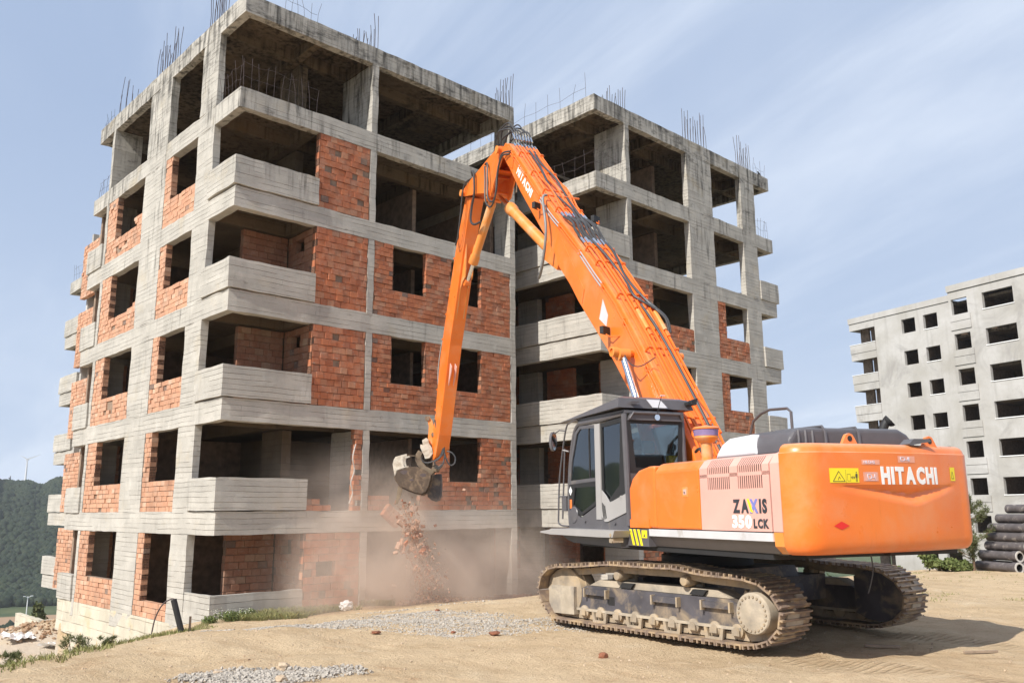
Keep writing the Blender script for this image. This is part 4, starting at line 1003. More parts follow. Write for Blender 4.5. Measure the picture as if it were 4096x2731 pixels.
letters('ZAXIS', .145, .58, lambda u: (Vector((-2.615 - u, 1.5035, 1.605)), (-1, 0, 0), (0, 0, 1)), {'Z': 'dark_print', 'A': 'dark_print', 'X': 'blue', 'I': 'dark_print', 'S': 'dark_print'}, vd, 'printed_letter', .05)
yx = MB(); yx.prism([(-2.925, 1.605), (-2.965, 1.605), (-2.90, 1.75), (-2.865, 1.75)], 1.5037, 1.5052, 'yellow', 'y'); yx.build('yellow_stroke', vd)
letters('350', .135, .34, lambda u: (Vector((-2.59 - u, 1.5035, 1.44)), (-1, 0, 0), (0, 0, 1)), 'white', vd, 'printed_letter', .05)
letters('LCK', .095, .25, lambda u: (Vector((-2.96 - u, 1.5035, 1.44)), (-1, 0, 0), (0, 0, 1)), 'dark_print', vd, 'printed_letter', .05)

# ---- counterweight
def cw_plan(n=64):
    """outline from the left front edge round the tail to the right front edge"""
    pts = []
    RA = 3.85
    def arc_x(l): return -3.56 - .15 * (l / 1.2) - .07 * (1 - (l / 1.2) ** 2)
    L = 1.50; rc = .30
    xl = arc_x(L - rc) ; xr = arc_x(-(L - rc))
    for x in np.linspace(-3.423, xl + rc * .95 - .001, 2): pts.append((x, L))
    for t in np.linspace(0, math.pi / 2, 9)[1:]: pts.append((xl + rc * .95 - rc * .95 * math.sin(t), L - rc + rc * math.cos(t)))
    for l in np.linspace(L - rc, -(L - rc), 44)[1:-1]: pts.append((arc_x(l), l))
    for t in np.linspace(0, math.pi / 2, 9): pts.append((xr + rc * .95 - rc * .95 * math.cos(t), -(L - rc) - rc * math.sin(t)))
    for x in np.linspace(xr + rc * .95, -2.9, 4)[1:]: pts.append((x, -L))
    return pts
PL = cw_plan(); PLV = [Vector((a, b, 0)) for a, b in PL]
nrm = []
for i in range(len(PL)):
    d = (PLV[min(i + 1, len(PL) - 1)] - PLV[max(i - 1, 0)]).normalized(); nrm.append(Vector((d.y, -d.x, 0)) * 1.0)
# outward normal check: at mid tail it must point to -X
if nrm[len(nrm) // 2].x > 0: nrm = [-n_ for n_ in nrm]
ZV = [1.165, 1.175, 1.20, 1.24, 1.30, 1.38] + list(np.linspace(1.45, 1.92, 24)) + [1.95, 2.02, 2.10, 2.17, 2.215, 2.225, 2.26, 2.29, 2.31, 2.318]
def cw_inset(z, l):
    i = 0
    if z < 1.30: i += .10 * (1 - math.sqrt(max(0, 1 - ((1.30 - z) / .135) ** 2)))
    if z > 2.22: i += .012 + .10 * (1 - math.sqrt(max(0, 1 - ((z - 2.22) / .099) ** 2)))
    i += .025 * max(0, (1.30 + .5 - z)) * .4
    # smile-shaped recess
    zt = 1.88; u = (1.08 - l) / (1.08 + 1.05)
    if 0 < u < 1:
        k = math.sin(math.pi * min(1, u)) ** .8 * (1 if 1 else 0)
        pk = u / .62 if u < .62 else (1 - u) / .38
        zb = zt - .03 - .19 * pk ** .85; zm = zt - .10 * pk
        if zb < z < zt:
            i += .085 * pk * ((zt - z) / max(1e-3, zt - zm) if z > zm else (z - zb) / max(1e-3, zm - zb))
    return i
cwm = MB(); rows = []
for z in ZV:
    z_ = z
    row = []
    for p, n_ in zip(PLV, nrm): q_ = p - n_ * cw_inset(z, p.y); zz = z_ + (.035 if z_ > 2.2 else .035 * (z_ - 1.165) / 1.04) * max(0, (1.5 - p.y) / 3.0) * 1.2; row.append((q_.x, q_.y, zz))
    rows.append(row)
vs = [p for r_ in rows for p in r_]; nP = len(PL); fs = []
for a in range(len(ZV) - 1):
    for b in range(nP - 1): fs.append((a * nP + b, a * nP + b + 1, (a + 1) * nP + b + 1, (a + 1) * nP + b))
fs.append(tuple(range(nP))); fs.append(tuple(reversed(range((len(ZV) - 1) * nP, len(ZV) * nP))))
fs.append(tuple([a * nP for a in range(len(ZV))] + [a * nP + nP - 1 for a in reversed(range(len(ZV)))]))
cwm.fix = True; cwm.add(vs, fs, 'orange'); CW = XP(cwm, 'counterweight', smooth=28)
def cw_at(l, z, off=.004):
    best = min(range(len(PLV) - 1), key=lambda i: abs((PLV[i].y + PLV[i + 1].y) / 2 - l) + (10 if not (9 < i < len(PLV) - 10) else 0))
    a, b = PLV[best], PLV[best + 1]; t = (l - a.y) / (b.y - a.y); p = a.lerp(b, t); n_ = nrm[best]; q_ = p - n_ * (cw_inset(z, l) - off)
    zz = z + .035 * (z - 1.165) / 1.04 * max(0, (1.5 - l) / 3.0) * 1.2
    return Vector((q_.x, q_.y, zz)), (b - a).normalized(), n_
def cwpos(l0, z, off=.004):
    def f(u):
        p, t, n_ = cw_at(l0 - u, z, off); t = t if t.y < 0 else -t
        return p, t, Vector((0, 0, 1))
    return f
letters('HITACHI', .180, 1.01, cwpos(.325, 1.895), 'white', CW, 'printed_letter', .06)
def cw_patch(l0, l1, z0, z1, mat, name, off=.003, n=8, parent=None):
    m = MB(); vs = []
    for i in range(n + 1):
        l = l0 + (l1 - l0) * i / n
        for z in (z0, z1):
            p, t, n_ = cw_at(l, z, off); vs.append(p)
    for i in range(n + 1):
        l = l0 + (l1 - l0) * i / n
        for z in (z0, z1):
            p, t, n_ = cw_at(l, z, off - .0025); vs.append(p)
    k = 2 * (n + 1); fs = [(2 * i, 2 * i + 2, 2 * i + 3, 2 * i + 1) for i in range(n)] + [(k + 2 * i, k + 2 * i + 1, k + 2 * i + 3, k + 2 * i + 2) for i in range(n)]
    m.fix = True; m.add(vs, fs, mat); return m.build(name, parent or CW)
yl = cw_patch(1.09, .67, 1.90, 2.05, 'yellow', 'warning_label', .004)
def cw_line(pts, w, mat, name, parent=None, off=.0055):
    m = MB()
    for (l0, z0), (l1, z1) in zip(pts[:-1], pts[1:]):
        a, t, n_ = cw_at(l0, z0, off); b, _, _ = cw_at(l1, z1, off); d = (b - a); s = n_.cross(d.normalized()) * w / 2
        m.add([a - s, b - s, b + s, a + s], [(0, 1, 2, 3)], mat)
    return m.build(name, parent or CW)
cw_line([(1.047, 1.913), (0.877, 1.913), (0.962, 2.018), (1.047, 1.913)], .007, 'dark_print', 'warning_symbol')
cw_line([(0.977, 1.928), (0.957, 1.963), (0.942, 1.938)], .006, 'dark_print', 'warning_symbol')
cw_line([(0.862, 2.033), (0.862, 1.893)], .003, 'dark_print', 'warning_symbol')
cw_line([(0.842, 1.918), (0.797, 1.918), (0.797, 1.988), (0.842, 1.988), (0.842, 1.918)], .003, 'dark_print', 'warning_symbol')
cw_line([(0.782, 1.953), (0.737, 1.953)], .006, 'dark_print', 'warning_symbol'); cw_line([(0.767, 1.968), (0.785, 1.953), (0.767, 1.938)], .005, 'dark_print', 'warning_symbol'); cw_line([(0.752, 1.968), (0.735, 1.953), (0.752, 1.938)], .005, 'dark_print', 'warning_symbol')
cw_line([(0.707, 2.013), (0.707, 2.000)], .013, 'dark_print', 'warning_symbol'); cw_line([(0.707, 1.993), (0.707, 1.948)], .020, 'dark_print', 'warning_symbol'); cw_line([(0.714, 1.948), (0.716, 1.908)], .007, 'dark_print', 'warning_symbol'); cw_line([(0.700, 1.948), (0.698, 1.908)], .007, 'dark_print', 'warning_symbol')
cw_line([(0.723, 1.988), (0.727, 1.953)], .005, 'dark_print', 'warning_symbol'); cw_line([(0.691, 1.988), (0.687, 1.953)], .005, 'dark_print', 'warning_symbol')
cw_patch(-.97, -1.07, 1.92, 2.07, 'yellow', 'warning_label', .004, 3)
cw_line([(-.985, 1.945), (-1.04, 1.945), (-1.01, 2.025), (-.985, 1.945)], .006, 'dark_print', 'warning_symbol', off=.006)
dm = MB(); vs = [cw_at(l, z, .004)[0] for l, z in ((1.08, 1.46), (.97, 1.42), (.86, 1.46), (.97, 1.505))]; dm.add(vs, [(0, 1, 2, 3)], 'red'); dm.build('red_diamond_label', CW)
cw_patch(.61, .33, 2.09, 2.14, 'tag_tape', 'taped_note', .003, 4); cw_patch(.60, .37, 1.915, 2.01, 'tag_tape', 'taped_note', .003, 4); cw_patch(.02, -.28, 2.115, 2.185, 'tag_tape', 'taped_note', .003, 4)
letters('NLOH2', .030, .17, cwpos(.58, 2.10, .005), 'tag_ink', CW, 'handwritten_letter', .0)
letters('D-1', .055, .12, cwpos(.54, 1.935, .005), 'tag_ink', CW, 'handwritten_letter', .0)
letters('D-11', .045, .16, cwpos(-.02, 2.13, .005), 'tag_ink', CW, 'handwritten_letter', .0)
cw_line([(.565, 1.922), (.40, 1.922), (.40, 2.003), (.565, 2.003), (.565, 1.922)], .004, 'tag_ink', 'note_border')
for l in (.50, -.72):
    m = MB(); m.prism([(l - .135, 2.29), (l + .135, 2.29), (l + .075, 2.40), (l + .045, 2.445), (l, 2.46), (l - .045, 2.445), (l - .075, 2.40)], -3.44, -3.40, 'orange', 'x'); lg = XP(m, 'lifting_lug')
    m = MB(); m.cyl((-3.445, l, 2.40), (-3.395, l, 2.40), .032, n=14, mat='black'); m.build('lug_hole', lg)
m = MB(); m.box(-3.52, -3.40, -.45, -.36, 2.305, 2.33, 'black'); m.prism([(-.62, 2.385), (-.28, 2.335), (-.26, 2.35), (-.34, 2.41), (-.58, 2.415)], -3.56, -3.42, 'cabgrey', 'x'); XP(m, 'rear_camera')
# underside brackets and a hanging cable below the tail
m = MB(); m.box(-3.25, -3.15, .95, 1.05, 1.12, 1.163, 'black'); m.box(-3.35, -3.25, -.15, -.05, 1.12, 1.163, 'black'); m.each('tail_bracket', EX)
m = MB(); m.tube([(-3.3, .2, 1.17), (-3.31, .19, .98), (-3.28, .22, .80), (-3.26, .24, .72)], .008, 5, 'rubber', 4); XP(m, 'hanging_cable')

# ---- hood, exhaust, pre-cleaner, handrail
m = MB(); m.prism([(-1.86, 2.24), (-1.92, 2.32), (-2.02, 2.42), (-2.16, 2.48), (-2.62, 2.50), (-2.70, 2.24)], .35, 1.17, 'hood_dust', 'y'); o = XP(m, 'engine_cover', label='engine cover white with dust'); bv = o.modifiers.new('b', 'BEVEL'); bv.width = .06; bv.segments = 4; bv.limit_method = 'ANGLE'
for x in (-2.05, -2.30, -2.54):
    pass
m = MB(); m.prism([(1.16, 2.22), (1.14, 2.40), (1.06, 2.50), (.90, 2.535), (-.52, 2.56), (-.66, 2.50), (-.92, 2.24)], -3.20, -2.30, 'cabgrey', 'x'); o = XP(m, 'rear_engine_cover'); bv = o.modifiers.new('b', 'BEVEL'); bv.width = .05; bv.segments = 3; bv.limit_method = 'ANGLE'
m = MB()
for l in (.62, .12): m.tube([(-3.215, l, 2.26), (-3.21, l + .01, 2.50), (-3.17, l + .01, 2.555), (-2.4, l + .01, 2.56)], .018, 6, 'cabgrey')
for l in (1.02, .92, .82): m.tube([(-3.212, l, 2.27), (-3.205, l - .01, 2.40), (-3.19, l - .02, 2.50)], .018, 6, 'cabgrey')
m.each('cover_rib', EX, 50)
m = MB(); m.box(-3.1, -2.2, -1.45, -.95, 2.22, 2.36, 'cabgrey'); XP(m, 'tank_cover')
m = MB(); m.tube([(-2.62, -.86, 2.30), (-2.62, -.86, 2.50), (-2.64, -.88, 2.64), (-2.68, -.93, 2.74)], .055, 14, 'black', 4); e = XP(m, 'exhaust_pipe', smooth=40)
m = MB(); m.lathe([(0, .055), (.03, .078), (.06, .080), (.055, .06), (.0, .045)], (-2.665, -.915, 2.69), (-.62, -.45, .6), 16, 'black'); m.build('exhaust_mouth', e, smooth=40)
m = MB(); m.lathe([(0, .075), (.27, .075), (.285, .10), (.33, .155), (.345, .16), (.355, .155), (.365, .158)], (-1.33, .88, 2.22), (0, 0, 1), 28, 'orange_dull'); pc = XP(m, 'pre_cleaner', smooth=35)
m = MB(); m.lathe([(0, .157), (.085, .166)], (-1.33, .88, 2.586), (0, 0, 1), 28, 'purple'); m.build('cleaner_band', pc, smooth=35)
m = MB(); m.lathe([(0, .175), (.015, .178), (.035, .15), (.045, .06), (.06, .02)], (-1.33, .88, 2.672), (0, 0, 1), 28, 'orange'); m.build('cleaner_cap', pc, smooth=35)
m = MB(); m.tube([(.34, -1.15, 2.2), (.30, -1.15, 2.75), (.18, -1.15, 3.0), (0, -1.16, 3.10), (-.2, -1.16, 3.14), (-.58, -1.17, 3.12), (-.66, -1.17, 3.06), (-.66, -1.18, 2.2)], .022, 8, 'cabgrey'); XP(m, 'handrail', smooth=40)

# ---- cab
CL, CR = 1.49, .47        # left and right faces of the cab
cabp = MB()
cabp.box(-.30, 1.50, CR, CL, 1.36, 1.42, 'cabgrey'); CAB = XP(cabp, 'cab_floor')
def pil(pts, r=.035, mat='cabgrey'):
    m = MB(); m.tube(pts, r, 8, mat, 3); return XP(m, 'cab_pillar', smooth=40)
for l in (CL - .03, CR + .03):
    pil([(1.50, l, 1.42), (1.52, l, 1.9), (1.44, l, 2.45), (1.28, l, 2.86), (1.10, l, 2.96)]); pil([(-.29, l, 1.42), (-.25, l, 2.2), (-.22, l, 2.98)], .045)
pil([(1.12, CL - .03, 2.955), (.5, CL - .03, 2.955), (-.22, CL - .03, 2.98)], .04); pil([(1.12, CR + .03, 2.955), (-.22, CR + .03, 2.98)], .04)
m = MB(); m.prism([(.445, 1.50), (.445, 2.90), (.60, 2.90), (.60, 1.50)], CL - .06, CL + .005, 'silver', 'y'); XP(m, 'door_pillar', label='silver grey pillar between the cab windows')
# side wall below the windows (outer skin)
m = MB(); m.prism([(1.46, 1.40), (-.27, 1.40), (-.27, 1.62), (.28, 1.47), (.45, 1.50), (.60, 1.70), (1.05, 1.54), (1.12, 1.52), (1.30, 1.60), (1.48, 1.62)], CL - .05, CL - .004, 'cabgrey', 'y'); XP(m, 'cab_lower_panel')
m = MB(); m.prism([(-.26, 1.60), (-.27, 1.86), (.10, 1.76), (.20, 1.745), (.30, 1.84), (.42, 1.92), (.43, 1.55), (.34, 1.47), (.26, 1.47)], CL - .006, CL + .012, 'silver', 'y'); sp_ = XP(m, 'cab_side_vent_panel', label='silver panel with three curved slots')
m = MB()
for i in range(3): x = .385 - i * .035; m.tube([(x + .01, CL + .014, 1.74 - i * .02), (x - .005, CL + .016, 1.62), (x - .03, CL + .014, 1.50 + i * .01)], .008, 5, 'black', 3)
m.build('vent_slot', sp_)
def frame_poly(outer, inner, l0, l1, mat, name, par=None):
    m = MB(); n = len(outer)
    vs = [(a, l0, b) for a, b in outer] + [(a, l0, b) for a, b in inner] + [(a, l1, b) for a, b in outer] + [(a, l1, b) for a, b in inner]
    fs = []
    for i in range(n):
        j = (i + 1) % n; fs += [(i, j, n + j, n + i), (2 * n + i, 3 * n + i, 3 * n + j, 2 * n + j), (i, 2 * n + i, 2 * n + j, j), (n + i, n + j, 3 * n + j, 3 * n + i)]
    m.fix = True; m.add(vs, fs, mat); return m.build(name, par or EX)
def pane(poly, l, name, par, th=.006):
    m = MB(); m.prism(poly, l, l + th, 'glass', 'y'); return m.build(name, par)
# rear side window (beside the seat)
ro = [(-.21, 2.93), (.445, 2.90), (.445, 1.80), (.22, 1.70), (-.25, 1.85)]; ri_ = [(-.13, 2.86), (.40, 2.84), (.40, 1.86), (.24, 1.78), (-.06, 1.98)]
w1 = frame_poly(ro, ri_, CL - .045, CL - .012, 'black', 'window_frame'); pane([(-.16, 2.89), (.43, 2.87), (.43, 1.83), (.23, 1.75), (-.09, 1.95)], CL - .035, 'window_pane', w1)
# door: upper and lower windows
do = [(.60, 2.90), (1.10, 2.92), (1.26, 2.83), (1.44, 2.40), (1.50, 2.03), (.60, 2.06)]; di = [(.63, 2.85), (1.09, 2.87), (1.20, 2.80), (1.38, 2.38), (1.44, 2.09), (.63, 2.11)]
w2 = frame_poly(do, di, CL - .045, CL - .008, 'cabgrey', 'door_frame'); pane([(.62, 2.87), (1.1, 2.89), (1.23, 2.82), (1.41, 2.39), (1.47, 2.06), (.62, 2.08)], CL - .03, 'window_pane', w2)
m = MB(); m.box(.80, .83, CL - .027, CL - .015, 2.10, 2.86, 'black'); m.build('sliding_bar', w2)
lo_ = [(.60, 2.058), (1.50, 2.028), (1.49, 1.64), (1.10, 1.55), (.60, 1.72)]; li_ = [(.64, 1.985), (1.30, 1.975), (1.36, 1.72), (1.09, 1.60), (.64, 1.765)]
w3 = frame_poly(lo_, li_, CL - .045, CL - .009, 'black', 'door_frame'); pane([(.62, 2.0), (1.32, 1.99), (1.38, 1.70), (1.09, 1.58), (.62, 1.745)], CL - .03, 'window_pane', w3)
m = MB(); m.prism([(1.385, 1.93), (1.44, 2.0), (1.49, 1.93), (1.44, 1.86)], CL - .008, CL - .005, 'white', 'y'); m.build('door_sticker', w3)
m = MB(); m.box(1.40, 1.47, CL - .008, CL - .005, 1.66, 1.80, 'orange'); m.build('door_sticker', w3)
m = MB(); m.lathe([(0, .10), (.015, .13), (.03, .12), (.031, .07)], (1.33, CL - .02, 1.565), (0, 1, 0), 24, 'cabgrey'); XP(m, 'door_handle_ring', smooth=30)
m = MB(); m.cyl((-.13, CL + .0, 1.80), (-.13, CL + .012, 1.80), .035, mat='silver'); m.cyl((.06, CL - .003, 1.45), (.06, CL + .02, 1.45), .02, mat='cabgrey'); m.cyl((.95, CL - .003, 1.47), (.95, CL + .02, 1.47), .018, mat='cabgrey'); m.each('cab_bolt', EX)
# rear wall window
m = MB(); F0 = Matrix.Identity(4)
def rear_frame(outer, inner, x0, x1, mat, name):
    n = len(outer); vs = [(x0, a, b) for a, b in outer] + [(x0, a, b) for a, b in inner] + [(x1, a, b) for a, b in outer] + [(x1, a, b) for a, b in inner]; fs = []
    for i in range(n):
        j = (i + 1) % n; fs += [(i, j, n + j, n + i), (2 * n + i, 3 * n + i, 3 * n + j, 2 * n + j), (i, 2 * n + i, 2 * n + j, j), (n + i, n + j, 3 * n + j, 3 * n + i)]
    m = MB(); m.fix = True; m.add(vs, fs, mat); return m.build(name, EX)
w4 = rear_frame([(CL - .05, 2.88), (CR + .05, 2.88), (CR + .05, 2.14), (CL - .05, 2.14)], [(CL - .10, 2.84), (CR + .10, 2.84), (CR + .15, 2.22), (CL - .17, 2.22)], -.27, -.245, 'black', 'window_frame')
m = MB(); m.prism([(CL - .08, 2.86), (CR + .08, 2.86), (CR + .12, 2.19), (CL - .15, 2.19)], -.262, -.256, 'glass', 'x'); m.build('window_pane', w4)
m = MB(); m.box(-.28, -.24, CR + .03, CL - .03, 1.42, 2.138, 'cabgrey'); XP(m, 'cab_rear_wall')
m = MB(); m.prism([(CL - .06, 2.885), (CL - .10, 2.975), (CR + .10, 2.975), (CR + .06, 2.885)], -.31, -.23, 'cabgrey', 'x'); o = XP(m, 'rear_header'); 
m = MB(); m.tube([(-.32, CL - .06, 2.90), (-.33, CL - .12, 2.985), (-.33, CR + .12, 2.985), (-.32, CR + .06, 2.90)], .018, 6, 'cabgrey'); XP(m, 'rear_header_rail')
m = MB(); m.cyl((-.34, .98, 2.93), (-.31, .98, 2.93), .045, mat='chrome'); m.tube([(-.34, .98, 2.97), (-.36, .96, 3.10), (-.38, .92, 3.24)], .006, 5, 'black'); m.box(-.41, -.36, .88, .94, 3.235, 3.245, 'white_metal'); XP(m, 'work_lamp')
# right wall, front glass
m = MB(); m.box(-.25, 1.48, CR + .005, CR + .03, 1.42, 1.95, 'cabgrey'); XP(m, 'cab_right_panel')
m = MB(); m.prism([(-.2, 1.96), (1.45, 1.96), (1.40, 2.4), (1.2, 2.84), (-.18, 2.9)], CR + .012, CR + .018, 'glass', 'y'); XP(m, 'right_window_pane')
m = MB(); m.add([(1.505, CR + .05, 1.45), (1.505, CL - .05, 1.45), (1.525, CL - .05, 1.9), (1.525, CR + .05, 1.9), (1.45, CL - .05, 2.43), (1.45, CR + .05, 2.43), (1.29, CL - .05, 2.84), (1.29, CR + .05, 2.84)], [(0, 1, 2, 3), (3, 2, 4, 5), (5, 4, 6, 7)], 'glass'); XP(m, 'windscreen')
# roof and falling-object guard
m = MB(); m.box(-.26, 1.15, CR + .01, CL - .01, 2.985, 3.03, 'cabgrey'); XP(m, 'cab_roof')
g_ = MB()
g_.add([(1.70, CL + .02, 3.03), (-.28, CL + .10, 3.06), (-.28, CR - .16, 3.06), (1.70, CR + .02, 3.03), (1.45, CL - .14, 3.10), (-.24, CL + .06, 3.20), (-.24, CR - .12, 3.20), (1.45, CR + .14, 3.10), (1.2, CL - .25, 3.17), (-.16, CL - .05, 3.235), (-.16, CR + .0, 3.235), (1.2, CR + .25, 3.17)],
       [(0, 1, 5, 4), (1, 2, 6, 5), (2, 3, 7, 6), (3, 0, 4, 7), (4, 5, 9, 8), (5, 6, 10, 9), (6, 7, 11, 10), (7, 4, 8, 11), (8, 9, 10, 11), (0, 3, 2, 1)], 'cabgrey'); g_.fix = True
GRD = XP(g_, 'roof_guard')
m = MB(); m.add([(-.284, 1.02, 3.075), (-.284, .76, 3.075), (-.246, .86, 3.195), (-.246, 1.10, 3.195), (-.287, 1.02, 3.075), (-.287, .76, 3.075), (-.249, .86, 3.195), (-.249, 1.10, 3.195)], [(0, 1, 2, 3), (7, 6, 5, 4)], 'white_metal'); m.build('pale_patch', GRD)
m = MB(); m.box(-.36, -.27, .34, .46, 3.13, 3.17, 'black'); m.prism([(.42, 3.13), (.33, 3.13), (.30, 3.23), (.40, 3.20)], -.38, -.29, 'black', 'x'); m.box(-.33, -.28, 1.26, 1.40, 3.135, 3.15, 'cabgrey'); m.build('guard_bracket', GRD)
# front guard bars, mirror
m = MB()
m.tube([(1.12, 1.50, 3.02), (1.34, 1.51, 3.0), (1.50, 1.51, 2.92), (1.66, 1.51, 2.5), (1.77, 1.51, 2.1), (1.82, 1.51, 1.6), (1.80, 1.51, 1.42), (1.5, 1.50, 1.39)], .014, 7, 'cabgrey', 4)
m.tube([(1.58, 1.50, 2.60), (1.70, 1.50, 1.5)], .014, 6, 'cabgrey'); m.tube([(1.45, 1.50, 2.55), (1.62, 1.51, 2.58)], .012, 6, 'silver'); m.tube([(1.52, 1.50, 1.85), (1.79, 1.51, 1.85)], .012, 6, 'cabgrey')
m.box(1.55, 1.70, 1.48, 1.51, 1.62, 1.86, 'cabgrey'); XP(m, 'front_guard_rail', smooth=40)
m = MB(); F = Matrix.Translation((1.80, 1.60, 2.73)) @ Matrix.Rotation(R(-70), 4, 'Z')
def ell(rx, rz, n=20): return [(rx * math.cos(2 * math.pi * i / n) * (1 if 1 else 0), rz * math.sin(2 * math.pi * i / n)) for i in range(n)]
m.prism(ell(.07, .155), -.025, .025, 'cabgrey', 'y', F); mo = XP(m, 'mirror', smooth=50); m = MB(); m.prism(ell(.058, .14), -.029, -.026, 'mirror', 'y', F); m.build('mirror_glass', mo)
m = MB(); m.tube([(1.52, 1.51, 2.88), (1.66, 1.55, 2.90), (1.80, 1.60, 2.84)], .010, 6, 'cabgrey'); XP(m, 'mirror_arm')
# walkway below the cab
m = MB(); m.prism([(-.40, 1.36), (1.55, 1.36), (1.62, 1.34), (1.95, 1.31), (1.95, 1.29), (1.60, 1.27), (.05, 1.265), (-.35, 1.27)], 1.40, 1.78, 'silver', 'y'); XP(m, 'walkway', label='pale metal walkway step along the cab')
m = MB(); m.prism([(-.30, 1.262), (1.50, 1.262), (1.30, 1.19), (1.1, 1.155), (-.30, 1.13)], .95, 1.62, 'cabgrey', 'y'); XP(m, 'under_cab_tray')
m = MB(); m.box(-.33, -.22, 1.60, 1.76, 1.20, 1.262, 'mud_steel'); m.cyl((-.30, 1.70, 1.22), (-.30, 1.775, 1.22), .025, mat='mud_steel'); m.cyl((-.30, 1.70, 1.30), (-.30, 1.785, 1.30), .025, mat='mud_steel'); XP(m, 'step_bracket')
# seat and consoles
m = MB(); m.box(.02, .52, .72, 1.22, 1.55, 1.80, 'seat'); m.prism([(.0, 1.80), (.12, 1.80), (.02, 2.42), (-.08, 2.42)], .74, 1.20, 'seat', 'y'); m.box(-.08, .0, .86, 1.08, 2.44, 2.62, 'seat'); o = XP(m, 'driver_seat'); bv = o.modifiers.new('b', 'BEVEL'); bv.width = .04; bv.segments = 3
m = MB(); m.box(.30, .62, 1.24, 1.34, 1.62, 1.92, 'cabgrey'); m.box(.30, .62, .56, .68, 1.62, 1.92, 'cabgrey'); m.tube([(.56, 1.29, 1.92), (.60, 1.29, 2.04)], .018, 6, 'black'); m.tube([(.56, .62, 1.92), (.60, .62, 2.04)], .018, 6, 'black'); m.box(-.20, -.12, .55, .72, 2.20, 2.40, 'yellow'); XP(m, 'control_console')
# operator
def skin_body(name, pts, edges, root, mat, parent, sub=2):
    me = bpy.data.meshes.new(name); bm = bmesh.new(); lay = bm.verts.layers.skin.verify(); vs = []
    for i, p in enumerate(pts):
        v = bm.verts.new(p[0]); v[lay].radius = (p[1], p[1]); v[lay].use_root = (i == root); vs.append(v)
    for a, b in edges: bm.edges.new((vs[a], vs[b]))
    bm.to_mesh(me); bm.free(); o = bpy.data.objects.new(name, me); C.objects.link(o); o.parent = parent
    sk_ = o.modifiers.new('skin', 'SKIN'); sk_.use_smooth_shade = True; ss_ = o.modifiers.new('sub', 'SUBSURF'); ss_.levels = sub; ss_.render_levels = sub
    me.materials.append(M[mat]); return o
ow = EX.matrix_basis
OP = thing('person', 'operator in a light blue shirt seated inside the excavator cab', 'person', tuple(Matrix.Translation(EX.location) @ Matrix.Rotation(R(70), 4, 'Z') @ Vector((.22, .97, 1.80))), R(70))
bp = [((0, 0, .02), .12), ((-.02, 0, .25), .13), ((0, 0, .45), .13), ((.03, 0, .55), .06), ((.05, 0, .62), .065), ((.07, 0, .72), .098), ((.07, 0, .80), .085),
      ((.0, .19, .46), .058), ((.02, -.19, .46), .058), ((.12, .26, .22), .045), ((.12, -.26, .22), .045), ((.36, .29, .16), .033), ((.36, -.29, .16), .033), ((.40, .30, .18), .030), ((.40, -.30, .18), .030),
      ((.05, .10, .0), .10), ((.05, -.10, .0), .10), ((.45, .13, .04), .075), ((.45, -.13, .04), .075), ((.58, .13, -.34), .05), ((.58, -.13, -.34), .05), ((.72, .13, -.37), .04), ((.72, -.13, -.37), .04)]
ed = [(0, 1), (1, 2), (2, 3), (3, 4), (4, 5), (5, 6), (2, 7), (2, 8), (7, 9), (8, 10), (9, 11), (10, 12), (11, 13), (12, 14), (0, 15), (0, 16), (15, 17), (16, 18), (17, 19), (18, 20), (19, 21), (20, 22)]
skin_body('body', bp, ed, 0, 'skin', OP)
grow = lambda idx, k: [(bp[i][0], bp[i][1] * k) for i in idx]
ti = [0, 1, 2, 7, 8, 9, 10]; skin_body('shirt', grow(ti, 1.18), [(0, 1), (1, 2), (2, 3), (2, 4), (3, 5), (4, 6)], 0, 'shirt', OP)
li = [0, 15, 16, 17, 18, 19, 20]; skin_body('trousers', grow(li, 1.16), [(0, 1), (0, 2), (1, 3), (2, 4), (3, 5), (4, 6)], 0, 'trousers', OP)
m = MB(); m.lathe([(-.09, .02), (-.07, .075), (0, .108), (.06, .10), (.10, .06), (.115, .01)], (.055, 0, .77), (-.25, 0, 1), 14, 'hair'); m.build('hair', OP, smooth=60)
m = MB(); m.prism([(.155, .74), (.19, .715), (.155, .70)], -.014, .014, 'skin', 'y'); m.box(.05, .085, .088, .105, .70, .75, 'skin'); m.box(.05, .085, -.105, -.088, .70, .75, 'skin'); m.build('nose_and_ears', OP)
for s_ in (1, -1):
    m = MB()
    for k, (dx, ln) in enumerate(((.0, .07), (.0, .08), (.0, .075), (.0, .06))):
        y = s_ * (.275 + k * .017); m.tube([(.40, y, .185), (.40 + ln * .6, y, .195), (.40 + ln * .8, y, .165)], .009, 6, 'skin')
    m.tube([(.39, s_ * .272, .18), (.42, s_ * .255, .165), (.45, s_ * .265, .16)], .010, 6, 'skin'); m.build('fingers', OP)

